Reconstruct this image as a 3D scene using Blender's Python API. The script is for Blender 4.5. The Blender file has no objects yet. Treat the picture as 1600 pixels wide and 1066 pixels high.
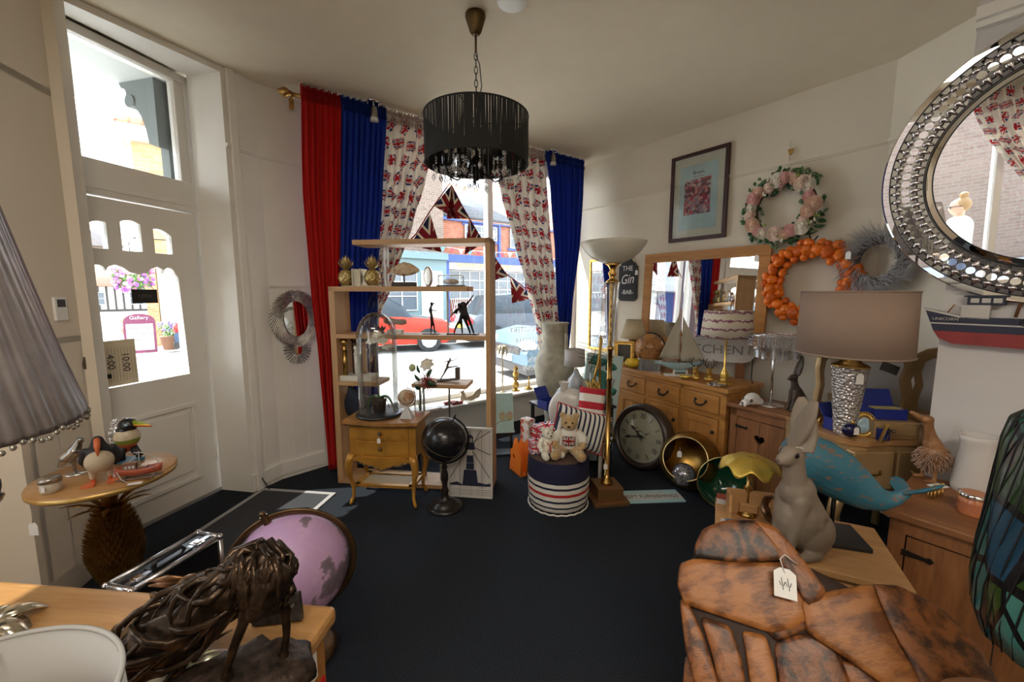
import bpy, math, random
from mathutils import Vector, Matrix, noise
PI=math.pi
SC=bpy.context.scene; COL=SC.collection
# ---------------- camera, sky, sun, exposure ----------------
F_PX=640.0; EYE=1.45; PITCH=math.atan(75/F_PX)
cd=bpy.data.cameras.new('camera'); cam=bpy.data.objects.new('camera',cd); COL.objects.link(cam)
cd.sensor_width=36; cd.lens=36*F_PX/1600; cd.clip_start=0.02; cd.clip_end=300
cam.location=(0,0,EYE); cam.rotation_euler=(PI/2-PITCH,0,0); SC.camera=cam
cd.dof.use_dof=False
vs=SC.view_settings; vs.view_transform='Standard'; vs.look='None'; vs.gamma=1; vs.use_curve_mapping=False
vs.exposure=1.72
wd=bpy.data.worlds.new('sky'); SC.world=wd; wd.use_nodes=True
wn=wd.node_tree.nodes; wn.clear()
wo=wn.new('ShaderNodeOutputWorld'); wb=wn.new('ShaderNodeBackground'); wb.inputs[1].default_value=2.4
wt=wn.new('ShaderNodeTexCoord'); wg=wn.new('ShaderNodeSeparateXYZ'); wr=wn.new('ShaderNodeValToRGB')
wr.color_ramp.elements[0].position=0.0; wr.color_ramp.elements[0].color=(.96,.94,.91,1)
wr.color_ramp.elements[1].position=.8; wr.color_ramp.elements[1].color=(.56,.70,.90,1)
wl=wd.node_tree.links
wl.new(wt.outputs['Generated'],wg.inputs[0]); wl.new(wg.outputs[2],wr.inputs[0]); wl.new(wr.outputs[0],wb.inputs[0]); wl.new(wb.outputs[0],wo.inputs[0])
sd=bpy.data.lights.new('sun','SUN'); sd.energy=8.0; sd.angle=.009; sd.color=(1,.95,.86)
sun=bpy.data.objects.new('sun',sd); COL.objects.link(sun)
SUN_AZ=Vector((-.985,-.16,0)).normalized(); SUN_EL=math.radians(51)
sun.rotation_euler=(SUN_AZ*math.cos(SUN_EL)+Vector((0,0,math.sin(SUN_EL)))).to_track_quat('Z','Y').to_euler()
def area(name,loc,look,sx,sy,power,col=(1,1,1)):
    l=bpy.data.lights.new(name,'AREA'); l.shape='RECTANGLE'; l.size=sx; l.size_y=sy; l.energy=power; l.color=col
    o=bpy.data.objects.new(name,l); COL.objects.link(o); o.location=loc
    o.rotation_euler=(Vector(loc)-Vector(look)).to_track_quat('Z','Y').to_euler(); return o
# added fill lights behind the camera, standing in for the unseen rear of the shop
area('rear_fill_light',(.4,-1.1,2.88),(.4,-1.1,0),1.6,.6,20,(1,.90,.76))
area('rear_fill_light',(-1.0,.15,2.88),(-1.0,.15,0),1.2,.5,5,(1,.92,.80))

# ---------------- pixel -> place helpers (each point is then a real place in the room) ----------------
_c,_s=math.cos(PITCH),math.sin(PITCH)
def ray(x,y): return Vector(((x-800)/F_PX, _c+(533-y)/F_PX*_s, -_s+(533-y)/F_PX*_c))
def atz(x,y,z=0.0):
    d=ray(x,y); return Vector((0,0,EYE))+d*((z-EYE)/d.z)
def aty(x,y,Y):
    d=ray(x,y); return Vector((0,0,EYE))+d*(Y/d.y)
def onwall(A,B,x,y,off=0.0):
    A=Vector(A[:2]);B=Vector(B[:2]); t=(B-A).normalized(); n=Vector((-t.y,t.x)); A=A+n*off
    d=ray(x,y); k=n.dot(A)/(n.x*d.x+n.y*d.y); return Vector((0,0,EYE))+d*k
def px(v): # metres per pixel near point v
    return (v.y*_c-(v.z-EYE)*_s)/F_PX

# ---------------- mesh kit ----------------
def T(x=0,y=0,z=0): return Matrix.Translation((x,y,z))
def RX(a): return Matrix.Rotation(a,4,'X')
def RY(a): return Matrix.Rotation(a,4,'Y')
def RZ(a): return Matrix.Rotation(a,4,'Z')
def S(x,y=None,z=None):
    if y is None: y=z=x
    return Matrix.Diagonal((x,y,z,1))
I4=Matrix.Identity(4)
class MB:
    def __init__(s): s.v=[];s.f=[];s.m=[];s.uv={};s.mi=0;s.sm=[];s.smooth=True
    def add(s,vs,fs,M=None,uvs=None,smooth=None):
        o=len(s.v)
        if M is None: s.v+= [tuple(v) for v in vs]
        else: s.v+=[tuple(M@Vector(v)) for v in vs]
        for k,f in enumerate(fs):
            if uvs is not None: s.uv[len(s.f)]=[uvs[i] for i in f] if not isinstance(uvs,dict) else uvs[k]
            s.f.append(tuple(i+o for i in f)); s.m.append(s.mi); s.sm.append(s.smooth if smooth is None else smooth)
        return s
    def box(s,x0,x1,y0,y1,z0,z1,M=None):
        v=[(x,y,z) for x in (x0,x1) for y in (y0,y1) for z in (z0,z1)]
        f=[(0,1,3,2),(4,6,7,5),(0,4,5,1),(2,3,7,6),(0,2,6,4),(1,5,7,3)]
        return s.add(v,f,M,smooth=False)
    def cbox(s,c,d,M=None):
        return s.box(c[0]-d[0]/2,c[0]+d[0]/2,c[1]-d[1]/2,c[1]+d[1]/2,c[2]-d[2]/2,c[2]+d[2]/2,M)
    def lathe(s,prof,n=32,M=None,closed=False,fn=None,uv=False):
        # prof: list of (r,z); fn(theta,r,z)->(r,z)
        vs=[];fs=[];k=len(prof); uvl=[]
        for i in range(n+(1 if uv else 0)):
            a=2*PI*i/n
            for j,(r,z) in enumerate(prof):
                if fn: r,z=fn(a,r,z)
                vs.append((r*math.cos(a),r*math.sin(a),z)); uvl.append((i/n,j/max(1,k-1)))
        kk=k if closed else k-1
        for i in range(n):
            i2=i+1 if uv else (i+1)%n
            for j in range(kk):
                j2=(j+1)%k
                fs.append((i*k+j,i2*k+j,i2*k+j2,i*k+j2))
        if closed is False and not uv:
            if prof[0][0]>1e-5 and prof[0][0]<0: pass
        s.add(vs,fs,M,uvl if uv else None)
        return s
    def solid(s,prof,n=32,M=None,fn=None):
        return s.lathe([(0,prof[0][1])]+list(prof)+[(0,prof[-1][1])],n,M,fn=fn)
    def cyl(s,r,z0,z1,n=24,M=None,r2=None):
        r2=r if r2 is None else r2
        vs=[(r*math.cos(2*PI*i/n),r*math.sin(2*PI*i/n),z0) for i in range(n)]+[(r2*math.cos(2*PI*i/n),r2*math.sin(2*PI*i/n),z1) for i in range(n)]
        s.add(vs,[(i,(i+1)%n,n+(i+1)%n,n+i) for i in range(n)],M,smooth=n>8)
        s.add(vs,[tuple(range(n-1,-1,-1)),tuple(range(n,2*n))],M,smooth=False); return s
    def ball(s,r,M=None,n=20,c=(0,0,0)):
        rs=r if hasattr(r,'__len__') else (r,r,r)
        m=max(6,n//2+1); pr=[(math.sin(PI*j/m),-math.cos(PI*j/m)) for j in range(m+1)]
        MM=T(*c)@S(*rs); MM=M@MM if M is not None else MM
        return s.lathe(pr,n,MM)
    def tube(s,pts,r,n=8,M=None,cap=True,closed=False,sc=(1,1),up=None):
        pts=[Vector(p) for p in pts]; k=len(pts)
        rr=r if hasattr(r,'__len__') else [r]*k
        vs=[];fs=[]; prev=None
        for i,p in enumerate(pts):
            if closed: d=pts[(i+1)%k]-pts[i-1]
            else: d=pts[min(i+1,k-1)]-pts[max(i-1,0)]
            d.normalize()
            if prev is None:
                u=Vector(up) if up is not None else (Vector((0,0,1)) if abs(d.z)<.9 else Vector((0,1,0)))
            else: u=prev
            u=(u-d*u.dot(d)); u.normalize(); prev=u; w=d.cross(u)
            for j in range(n):
                a=2*PI*j/n; vs.append(p+(u*math.cos(a)*sc[0]+w*math.sin(a)*sc[1])*rr[i])
        for i in range(k if closed else k-1):
            for j in range(n):
                i2=(i+1)%k; fs.append((i*n+j,i*n+(j+1)%n,i2*n+(j+1)%n,i2*n+j))
        if cap and not closed: fs+= [tuple(range(n-1,-1,-1)),tuple((k-1)*n+j for j in range(n))]
        return s.add(vs,fs,M)
    def prism(s,poly,z0,z1,M=None,smooth=False):
        n=len(poly); vs=[(x,y,z0) for x,y in poly]+[(x,y,z1) for x,y in poly]
        fs=[(i,(i+1)%n,n+(i+1)%n,n+i) for i in range(n)]
        s.add(vs,fs,M,smooth=smooth); s.add(vs,[tuple(range(n-1,-1,-1)),tuple(range(n,2*n))],M,smooth=False); return s
    def grid(s,fn,nu,nv,M=None,uv=True,closeu=False):
        vs=[];uvl=[];fs=[]
        for i in range(nu+1):
            for j in range(nv+1):
                u,v=i/nu,j/nv; vs.append(fn(u,v)); uvl.append((u,v))
        for i in range(nu):
            for j in range(nv): a=i*(nv+1)+j; fs.append((a,a+nv+1,a+nv+2,a+1))
        return s.add(vs,fs,M,uvl if uv else None)
    def ringframe(s,w,h,fw,t,M=None,ow=None):
        # rectangular picture frame in XZ plane centred, thickness along y
        for (x0,x1,z0,z1) in ((-w/2,w/2,h/2-fw,h/2),(-w/2,w/2,-h/2,-h/2+fw),(-w/2,-w/2+fw,-h/2+fw,h/2-fw),(w/2-fw,w/2,-h/2+fw,h/2-fw)):
            s.box(x0,x1,-t/2,t/2,z0,z1,M)
        return s
    def build(s,name,mats,parent=None,loc=None,bevel=0,solid=0,sub=0,remesh=0,smoothit=0,autosm=None):
        me=bpy.data.meshes.new(name); me.from_pydata(s.v,[],s.f)
        if not hasattr(mats,'__len__'): mats=[mats]
        for m in mats: me.materials.append(m)
        me.polygons.foreach_set('material_index',[min(i,len(mats)-1) for i in s.m])
        me.polygons.foreach_set('use_smooth',s.sm)
        if s.uv:
            L=me.uv_layers.new(name='UVMap'); 
            for pi,us in s.uv.items():
                ls=me.polygons[pi].loop_start
                for q,u in enumerate(us): L.data[ls+q].uv=u
        me.update()
        o=bpy.data.objects.new(name,me); COL.objects.link(o)
        if parent is not None: o.parent=parent
        if loc is not None: o.location=loc
        if remesh:
            m=o.modifiers.new('r','REMESH'); m.mode='VOXEL'; m.voxel_size=remesh; m.use_smooth_shade=True
            if smoothit: m=o.modifiers.new('s','SMOOTH'); m.iterations=smoothit; m.factor=.5
        if sub: m=o.modifiers.new('u','SUBSURF'); m.levels=m.render_levels=sub
        if solid: m=o.modifiers.new('t','SOLIDIFY'); m.thickness=solid; m.offset=0
        if bevel: m=o.modifiers.new('b','BEVEL'); m.width=bevel; m.segments=2; m.limit_method='ANGLE'; m.angle_limit=.7
        return o
def blobs(name,mats,parent,items,vox=.004,sm=4,loc=None):
    """items: ('b',centre,radii[,matrix]) ellipsoids and ('t',points,radii) tapered limbs, fused into one skin"""
    m=MB()
    for it in items:
        if it[0]=='b': m.ball(it[2],T(*it[1])@(it[3] if len(it)>3 else I4),n=18)
        else:
            P=[Vector(p) for p in it[1]]; R=it[2] if hasattr(it[2],'__len__') else [it[2]]*len(P)
            m.tube(P,R,10)
            for p,r in zip(P,R): m.ball(r,T(*p),n=12)
    return m.build(name,mats,parent,loc,remesh=vox,smoothit=sm)
def thing(name,label,cat,loc=(0,0,0),rz=0,group=None,rot=None):
    o=bpy.data.objects.new(name,None); COL.objects.link(o); o.location=loc; o.rotation_euler=rot if rot else (0,0,rz); o.empty_display_size=.05
    o['label']=label;o['category']=cat
    if group:o['group']=group
    return o
def tag(o,label,cat,group=None,kind=None):
    if label:o['label']=label
    if cat:o['category']=cat
    if group:o['group']=group
    if kind:o['kind']=kind
    return o
def struct(o,label=None):
    o['kind']='structure'
    if label:o['label']=label
    return o
def dup(root,loc,rot,label=None,group=None):
    r=root.copy(); COL.objects.link(r); r.location=loc; r.rotation_euler=rot if hasattr(rot,'__len__') else (0,0,rot)
    if label:r['label']=label
    if group:r['group']=group
    for ch in list(root.children):
        c=ch.copy(); COL.objects.link(c); c.parent=r
        for g in ch.children:
            d=g.copy(); COL.objects.link(d); d.parent=c
    return r
def text(name,body,size,mat,parent=None,M=I4,ext=.0006,align='CENTER',res=3,sx=1):
    cu=bpy.data.curves.new(name,'FONT'); cu.body=body; cu.size=size; cu.extrude=ext; cu.align_x=align; cu.align_y='CENTER'; cu.resolution_u=res
    t=bpy.data.objects.new('tmp',cu); COL.objects.link(t); bpy.context.view_layer.update()
    me=bpy.data.meshes.new_from_object(t.evaluated_get(bpy.context.evaluated_depsgraph_get())); bpy.data.objects.remove(t); 
    me.transform(M@S(sx,1,1)); me.materials.clear(); me.materials.append(mat); me.name=name
    o=bpy.data.objects.new(name,me); COL.objects.link(o)
    if parent is not None:o.parent=parent
    return o
FRONT=RX(PI/2)   # text lying in XY -> standing, facing -Y

# ---------------- material kit ----------------
class X:
    """tiny node-expression helper"""
    def __init__(s,nt,sock): s.nt=nt;s.k=sock
    def _b(s,op,o,o3=None):
        n=s.nt.nodes.new('ShaderNodeMath'); n.operation=op
        s.nt.links.new(s.k,n.inputs[0])
        for i,q in ((1,o),(2,o3)):
            if q is None: continue
            if isinstance(q,X): s.nt.links.new(q.k,n.inputs[i])
            else: n.inputs[i].default_value=q
        return X(s.nt,n.outputs[0])
    def __add__(s,o): return s._b('ADD',o)
    def __radd__(s,o): return s._b('ADD',o)
    def __sub__(s,o): return s._b('SUBTRACT',o)
    def __rsub__(s,o): return (s*-1)+o
    def __mul__(s,o): return s._b('MULTIPLY',o)
    def __rmul__(s,o): return s._b('MULTIPLY',o)
    def __truediv__(s,o): return s._b('DIVIDE',o)
    def lt(s,o): return s._b('LESS_THAN',o)
    def gt(s,o): return s._b('GREATER_THAN',o)
    def abs(s): return s._b('ABSOLUTE',None)
    def floor(s): return s._b('FLOOR',None)
    def fract(s): return s._b('FRACT',None)
    def sin(s): return s._b('SINE',None)
    def cos(s): return s._b('COSINE',None)
    def max(s,o): return s._b('MAXIMUM',o)
    def min(s,o): return s._b('MINIMUM',o)
def C4(c): return (c[0],c[1],c[2],1)
_mc={}
def base(name):
    m=bpy.data.materials.new(name); m.use_nodes=True; nt=m.node_tree
    return m,nt,nt.nodes['Principled BSDF']
def coords(nt,kind='Object'):
    n=nt.nodes.new('ShaderNodeTexCoord'); return n.outputs[kind]
def xyz(nt,kind='Object'):
    n=nt.nodes.new('ShaderNodeSeparateXYZ'); nt.links.new(coords(nt,kind),n.inputs[0]); return [X(nt,n.outputs[i]) for i in range(3)]
def mixc(nt,fac,a,b):
    n=nt.nodes.new('ShaderNodeMix'); n.data_type='RGBA'
    if isinstance(fac,X): nt.links.new(fac.k,n.inputs[0])
    elif hasattr(fac,'links'): nt.links.new(fac,n.inputs[0])
    else: n.inputs[0].default_value=fac
    for i,q in ((6,a),(7,b)):
        if hasattr(q,'is_linked'): nt.links.new(q,n.inputs[i])
        else: n.inputs[i].default_value=C4(q)
    return n.outputs[2]
def nz(nt,scale,detail=3,vec=None,stretch=None,kind='Object',rough=.5):
    n=nt.nodes.new('ShaderNodeTexNoise'); n.inputs['Scale'].default_value=scale; n.inputs['Detail'].default_value=detail; n.inputs['Roughness'].default_value=rough
    mp=nt.nodes.new('ShaderNodeMapping'); nt.links.new(coords(nt,kind),mp.inputs[0])
    if stretch: mp.inputs['Scale'].default_value=stretch
    nt.links.new(mp.outputs[0],n.inputs[0]); return n.outputs[0]
def ramp(nt,fac,stops):
    r=nt.nodes.new('ShaderNodeValToRGB'); nt.links.new(fac,r.inputs[0]); e=r.color_ramp.elements
    while len(e)<len(stops): e.new(.5)
    for k,(p,c) in enumerate(stops): e[k].position=p; e[k].color=C4(c)
    return r.outputs[0]
def bumpit(nt,b,h,strength=.3,dist=.002):
    n=nt.nodes.new('ShaderNodeBump'); n.inputs['Strength'].default_value=strength; n.inputs['Distance'].default_value=dist
    nt.links.new(h.k if isinstance(h,X) else h,n.inputs['Height']); nt.links.new(n.outputs[0],b.inputs['Normal'])
def mat(name,col,rough=.5,metal=0,var=.0,vscale=8,bump=0,bscale=60,spec=None,coat=0,stretch=None,trans=0,sheen=0,emit=None,es=0):
    if name in _mc: return _mc[name]
    m,nt,b=base(name); b.inputs['Roughness'].default_value=rough; b.inputs['Metallic'].default_value=metal
    if spec is not None: b.inputs['Specular IOR Level'].default_value=spec
    if coat: b.inputs['Coat Weight'].default_value=coat; b.inputs['Coat Roughness'].default_value=.1
    if trans: b.inputs['Transmission Weight'].default_value=trans
    if sheen: b.inputs['Sheen Weight'].default_value=sheen
    if emit: b.inputs['Emission Color'].default_value=C4(emit); b.inputs['Emission Strength'].default_value=es
    if var:
        a=nz(nt,vscale,4,stretch=stretch); lo=tuple(max(0,c*(1-var)) for c in col); hi=tuple(min(1,c*(1+var)) for c in col)
        nt.links.new(ramp(nt,a,[(.3,lo),(.7,hi)]),b.inputs['Base Color'])
    else:
        b.inputs['Base Color'].default_value=C4(col)
    if bump: bumpit(nt,b,nz(nt,bscale,3,stretch=stretch),bump)
    _mc[name]=m; return m
def wood(name,c1,c2,scale=6,axis=0,rough=.45,ring=1.0,bump=.15,knots=True):
    if name in _mc: return _mc[name]
    m,nt,b=base(name); st=[10,10,10]; st[axis]=.9
    a=nz(nt,scale*.35,6,stretch=tuple(st),rough=.6); f=nz(nt,scale*2.2,8,stretch=tuple(st),rough=.7)
    mx=mixc(nt,.45,a,f)
    mid=tuple((x+y)/2 for x,y in zip(c1,c2))
    nt.links.new(ramp(nt,mx,[(.36,c1),(.5,mid),(.62,c2)]),b.inputs['Base Color'])
    b.inputs['Roughness'].default_value=rough; bumpit(nt,b,f,bump,.001)
    _mc[name]=m; return m
def glassthin(name,tint=(1,1,1),refl=.08,rough=.0):
    if name in _mc: return _mc[name]
    m=bpy.data.materials.new(name); m.use_nodes=True; nt=m.node_tree; nt.nodes.clear()
    o=nt.nodes.new('ShaderNodeOutputMaterial'); t=nt.nodes.new('ShaderNodeBsdfTransparent'); g=nt.nodes.new('ShaderNodeBsdfGlossy'); mx=nt.nodes.new('ShaderNodeMixShader')
    lw=nt.nodes.new('ShaderNodeLayerWeight'); lw.inputs[0].default_value=.25
    x=X(nt,lw.outputs['Fresnel'])*.7+refl*.4
    t.inputs[0].default_value=C4(tint); g.inputs['Roughness'].default_value=rough
    nt.links.new(x.k,mx.inputs[0]); nt.links.new(t.outputs[0],mx.inputs[1]); nt.links.new(g.outputs[0],mx.inputs[2]); nt.links.new(mx.outputs[0],o.inputs[0])
    _mc[name]=m; return m
def flagmask(nt,x,y,w=.42,h=.26):
    """union flag colours around local origin; returns (inside mask, colour socket)"""
    inside=x.abs().lt(w)*y.abs().lt(h)
    k=h/w
    d1=(y-x*k).abs().min((y+x*k).abs())
    wh=(d1.lt(h*.27)).max(x.abs().lt(h*.33)).max(y.abs().lt(h*.33))
    rd=(d1.lt(h*.10)).max(x.abs().lt(h*.20)).max(y.abs().lt(h*.20))
    return inside,wh,rd
def flagcloth(name,N=(3,9),blue=(.03,.05,.22),red=(.55,.03,.05),cloth=(.86,.82,.76),translucent=.35,rnd=2.2,brick=True):
    m,nt,b=base(name)
    u,v,_=xyz(nt,'UV')
    vv=v*N[1]; row=vv.floor(); uu=u*N[0]+(row*.37 if brick else 0.0)
    cu=uu.floor(); 
    wn_=nt.nodes.new('ShaderNodeTexWhiteNoise'); wn_.noise_dimensions='2D'; cx=nt.nodes.new('ShaderNodeCombineXYZ'); nt.links.new(cu.k,cx.inputs[0]); nt.links.new(row.k,cx.inputs[1]); nt.links.new(cx.outputs[0],wn_.inputs[0])
    a=(X(nt,wn_.outputs[0])-.5)*rnd
    lx=uu.fract()-.5; ly=(vv.fract()-.5)*.8
    ca,sa=a.cos(),a.sin(); x=lx*ca-ly*sa; y=lx*sa+ly*ca
    ins,wh,rd=flagmask(nt,x,y,.37,.24)
    c=mixc(nt,wh,blue,(.85,.82,.76)); c=mixc(nt,rd,c,red); c=mixc(nt,ins,cloth,c)
    nt.links.new(c,b.inputs['Base Color']); b.inputs['Roughness'].default_value=.9
    cloth_out(nt,b,c,translucent); return m
def cloth_out(nt,b,c,amount):
    if amount<=0: return
    out=[n for n in nt.nodes if n.type=='OUTPUT_MATERIAL'][0]
    t=nt.nodes.new('ShaderNodeBsdfTranslucent'); mx=nt.nodes.new('ShaderNodeMixShader'); mx.inputs[0].default_value=amount
    if hasattr(c,'is_linked'): nt.links.new(c,t.inputs[0])
    else: t.inputs[0].default_value=C4(c)
    nt.links.new(b.outputs[0],mx.inputs[1]); nt.links.new(t.outputs[0],mx.inputs[2]); nt.links.new(mx.outputs[0],out.inputs[0])
def cloth(name,col,tr=.2,rough=.9,bump=.2,bscale=300,var=.06):
    if name in _mc: return _mc[name]
    m,nt,b=base(name); lo=tuple(c*(1-var) for c in col)
    c=ramp(nt,nz(nt,5,3),[(.3,lo),(.7,col)]); nt.links.new(c,b.inputs['Base Color']); b.inputs['Roughness'].default_value=rough
    bumpit(nt,b,nz(nt,bscale,2),bump,.001); cloth_out(nt,b,c,tr); _mc[name]=m; return m
def pattern(name,fn,rough=.6,metal=0,kind='Object',bump=None,tr=0):
    """fn(nt) -> colour socket"""
    if name in _mc: return _mc[name]
    m,nt,b=base(name); c=fn(nt); nt.links.new(c,b.inputs['Base Color']); b.inputs['Roughness'].default_value=rough; b.inputs['Metallic'].default_value=metal
    if bump: bumpit(nt,b,nz(nt,bump[0],3),bump[1])
    if tr: cloth_out(nt,b,c,tr)
    _mc[name]=m; return m
def brick(name,c1,c2,mortar,scale=1.0,axis='xz',bw=.225,bh=.075,rough=.9):
    m,nt,b=base(name); sp=nt.nodes.new('ShaderNodeSeparateXYZ'); nt.links.new(coords(nt),sp.inputs[0]); cb=nt.nodes.new('ShaderNodeCombineXYZ')
    nt.links.new(sp.outputs[0],cb.inputs[0]); nt.links.new(sp.outputs[2],cb.inputs[1])
    bt=nt.nodes.new('ShaderNodeTexBrick'); nt.links.new(cb.outputs[0],bt.inputs[0]); bt.inputs['Scale'].default_value=scale
    bt.inputs['Color1'].default_value=C4(c1); bt.inputs['Color2'].default_value=C4(c2); bt.inputs['Mortar'].default_value=C4(mortar)
    bt.inputs['Brick Width'].default_value=bw; bt.inputs['Row Height'].default_value=bh; bt.inputs['Mortar Size'].default_value=.008
    nt.links.new(bt.outputs[0],b.inputs['Base Color']); b.inputs['Roughness'].default_value=rough; return m
# ================= shared materials =================
WALL=mat('cream wall paint',(.74,.67,.56),.75,var=.03,vscale=2,bump=.05,bscale=40)
WHITE=mat('white gloss paint',(.80,.77,.72),.4,var=.03,vscale=3)
CEIL=mat('cream ceiling paint',(.70,.62,.48),.85,var=.02)
CARPET=mat('charcoal carpet',(.020,.023,.029),.98,var=.5,vscale=180,bump=1.0,bscale=420,spec=.12)
GLASS=glassthin('window glass',(.97,.99,.985),.05)
CGLASS=glassthin('clear thin glass',(.93,.95,.95),.22,.02)
MIRROR=mat('mirror silvering',(.92,.93,.93),.01,1)
CHROME=mat('polished chrome',(.80,.80,.82),.12,1)
BRASS=mat('antique brass',(.52,.33,.11),.28,1,var=.25,vscale=20)
GOLD=mat('gold paint',(.62,.40,.11),.33,.9,var=.25,vscale=25,bump=.15,bscale=70)
BLACKM=mat('black metal',(.012,.011,.010),.4,.5)
BLACKP=mat('black plastic',(.015,.015,.017),.35)
PINE=wood('light pine',(.34,.17,.065),(.55,.31,.13),5,0)
OAK=wood('honey oak',(.34,.14,.033),(.54,.255,.066),5,0,.38)
OAKZ=wood('honey oak upright',(.34,.14,.033),(.54,.255,.066),5,2,.38)
RUSTIC=wood('rustic brown pine',(.16,.062,.022),(.30,.125,.045),5,0,.5)
RUSTICZ=wood('rustic brown pine upright',(.16,.062,.022),(.30,.125,.045),5,2,.5)
PAPER=mat('white card',(.80,.78,.75),.7)
STRING=mat('white string',(.75,.72,.66),.8)
INK=mat('black ink',(.02,.02,.02),.6)

def swing_tag(parent,loc,rz=0,h=.045,drop=.03,col=None,rx=0):
    m=MB(); w=h*.68
    M=T(*loc)@RZ(rz)@RX(rx)
    m.prism([(-w/2,-drop-h),(w/2,-drop-h),(w/2,-drop-h*.25),(w*.25,-drop),(-w*.25,-drop),(-w/2,-drop-h*.25)],-.0006,.0006,M@FRONT)
    m.mi=1; m.tube([(0,-.002,-drop-.004),(w*.1,-.002,-drop*.5),(0,0,0)],.0008,4,M)
    o=m.build('price_tag',[col or PAPER,STRING],parent); o['label']='white paper price tag on string'; return o

CW=Vector((.774,5.066)); P3=Vector((-1.50,3.40)); NRM=Vector((-.591,.807)); TAN=Vector((.807,.591))
PA=Vector((2.445,2.785)); K1=Vector((2.01,1.915)); K0=Vector((3.18,.317)); KB=Vector((2.50,1.96))
P2=Vector((-1.81,3.07)); P1=Vector((-1.90,2.85)); DR=Vector((-2.154,2.894)); DL=Vector((-2.358,2.13))
J1=Vector((-2.21,2.2)); J0=Vector((-2.09,1.68)); B0=Vector((-2.5,1.58)); CH=2.92
def wallseg(m,A,B,z0,z1,th=.2):
    d=(B-A).normalized(); o=Vector((d.y,-d.x))*th
    m.prism([(A.x,A.y),(A.x+o.x,A.y+o.y),(B.x+o.x,B.y+o.y),(B.x,B.y)],z0,z1); return m
def wallframe(A,B): # local frame: X from A to B, Y outward (away from room), Z up
    d=(B-A).normalized(); return Matrix.Translation((A.x,A.y,0))@Matrix(((d.x,d.y,0,0),(d.y,-d.x,0,0),(0,0,1,0),(0,0,0,1)))
# ---- floor & ceiling
m=MB(); fp=[K0,K1,KB,PA,CW,P3,P2,P1,DR,DL,J1,J0,B0,Vector((-2.5,-2.2)),Vector((3.18,-2.2))]
m.prism([(p.x,p.y) for p in fp],-.1,0); struct(m.build('floor',CARPET))
m=MB(); m.prism([(-2.9,-2.4),(3.9,-2.4),(3.9,.6),(2.75,2.5),(2.7,2.95),(.9,5.35),(-2.0,3.2),(-2.75,3.0)],CH,CH+.15); struct(m.build('ceiling',CEIL))
# ---- walls
m=MB(); wallseg(m,Vector((3.18,-2.2)),K0,0,CH); struct(m.build('wall_rear_right',WALL))
m=MB(); m.prism([(K0.x,K0.y),(3.9,.8),(3.6,2.0),(KB.x+.2,KB.y),(KB.x,KB.y),(K1.x,K1.y)],0,CH)
struct(m.build('wall_pier',mat('white pier paint',(.60,.57,.56),.7,var=.02)))
m=MB(); wallseg(m,KB,PA,0,CH,.35); wallseg(m,PA,CW,0,CH,.25); struct(m.build('wall_right',WALL))
m=MB(); wallseg(m,CW,P3,0,.38,.25); struct(m.build('wall_window_lower',WHITE))
m=MB(); wallseg(m,CW,P3,2.82,CH,.25); struct(m.build('wall_window_header',WALL))
m=MB(); wallseg(m,P3,P2,0,CH,.2); wallseg(m,P2,P1,0,CH,.2); wallseg(m,P1,DR,0,CH,.2); struct(m.build('wall_front_left',WHITE))
m=MB(); wallseg(m,J1,J0,0,CH,.16); wallseg(m,DL+(DL-DR).normalized()*.02,J1,0,CH,.14); wallseg(m,J0,B0,0,CH,.16); struct(m.build('wall_left',WALL))
# rear-left wall with the second shop window
m=MB(); BL=Vector((-2.5,-2.2)); WA,WB=Vector((-2.5,.95)),Vector((-2.5,-1.95))
wallseg(m,B0,WA,0,CH); wallseg(m,WB,BL,0,CH); wallseg(m,WA,WB,0,.45); wallseg(m,WA,WB,2.7,CH); struct(m.build('wall_rear_left',WALL))
m=MB(); wallseg(m,BL,Vector((3.18,-2.2)),0,CH); struct(m.build('wall_rear',WALL))
# lintel soffit over the door recess
m=MB(); m.prism([(p.x,p.y) for p in (P1,DR,DL,J1)],2.88,CH-.002); struct(m.build('trim_1',WHITE))
# ---- picture rails, dado and skirting
def strip(name,segs,z,h,t,mt=WHITE):
    m=MB()
    for A,B in segs:
        d=(B-A).normalized(); o=Vector((-d.y,d.x))*t; 
        m.prism([(A.x,A.y),(B.x,B.y),(B.x+o.x,B.y+o.y),(A.x+o.x,A.y+o.y)],z,z+h)
        m.prism([(A.x,A.y),(B.x,B.y),(B.x+o.x*.55,B.y+o.y*.55),(A.x+o.x*.55,A.y+o.y*.55)],z-h*.5,z)
    return struct(m.build(name,mt,bevel=.004))
strip('trim_2',[(PA,CW)],2.42,.022,.02,WALL)
strip('trim_3',[(KB,PA)],2.42,.022,.02,WALL)
strip('trim_4',[(K0,K1)],onwall(K0,K1,1533,38).z,.05,.06,WHITE)
strip('trim_5',[(J0,J1)],2.38,.022,.02,WALL)
strip('trim_6',[(P3,P2),(P2,P1)],2.42,.02,.018,WHITE)
strip('trim_7',[(P3,P2)],1.50,.02,.02,WHITE); strip('trim_14',[(J0,J1)],1.22,.02,.02,WHITE)
strip('baseboard_right',[(KB,PA),(PA,CW)],0.03,.11,.018)
strip('baseboard_left',[(J0,J1),(P3,P2),(P2,P1)],.03,.10,.02)
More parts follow.
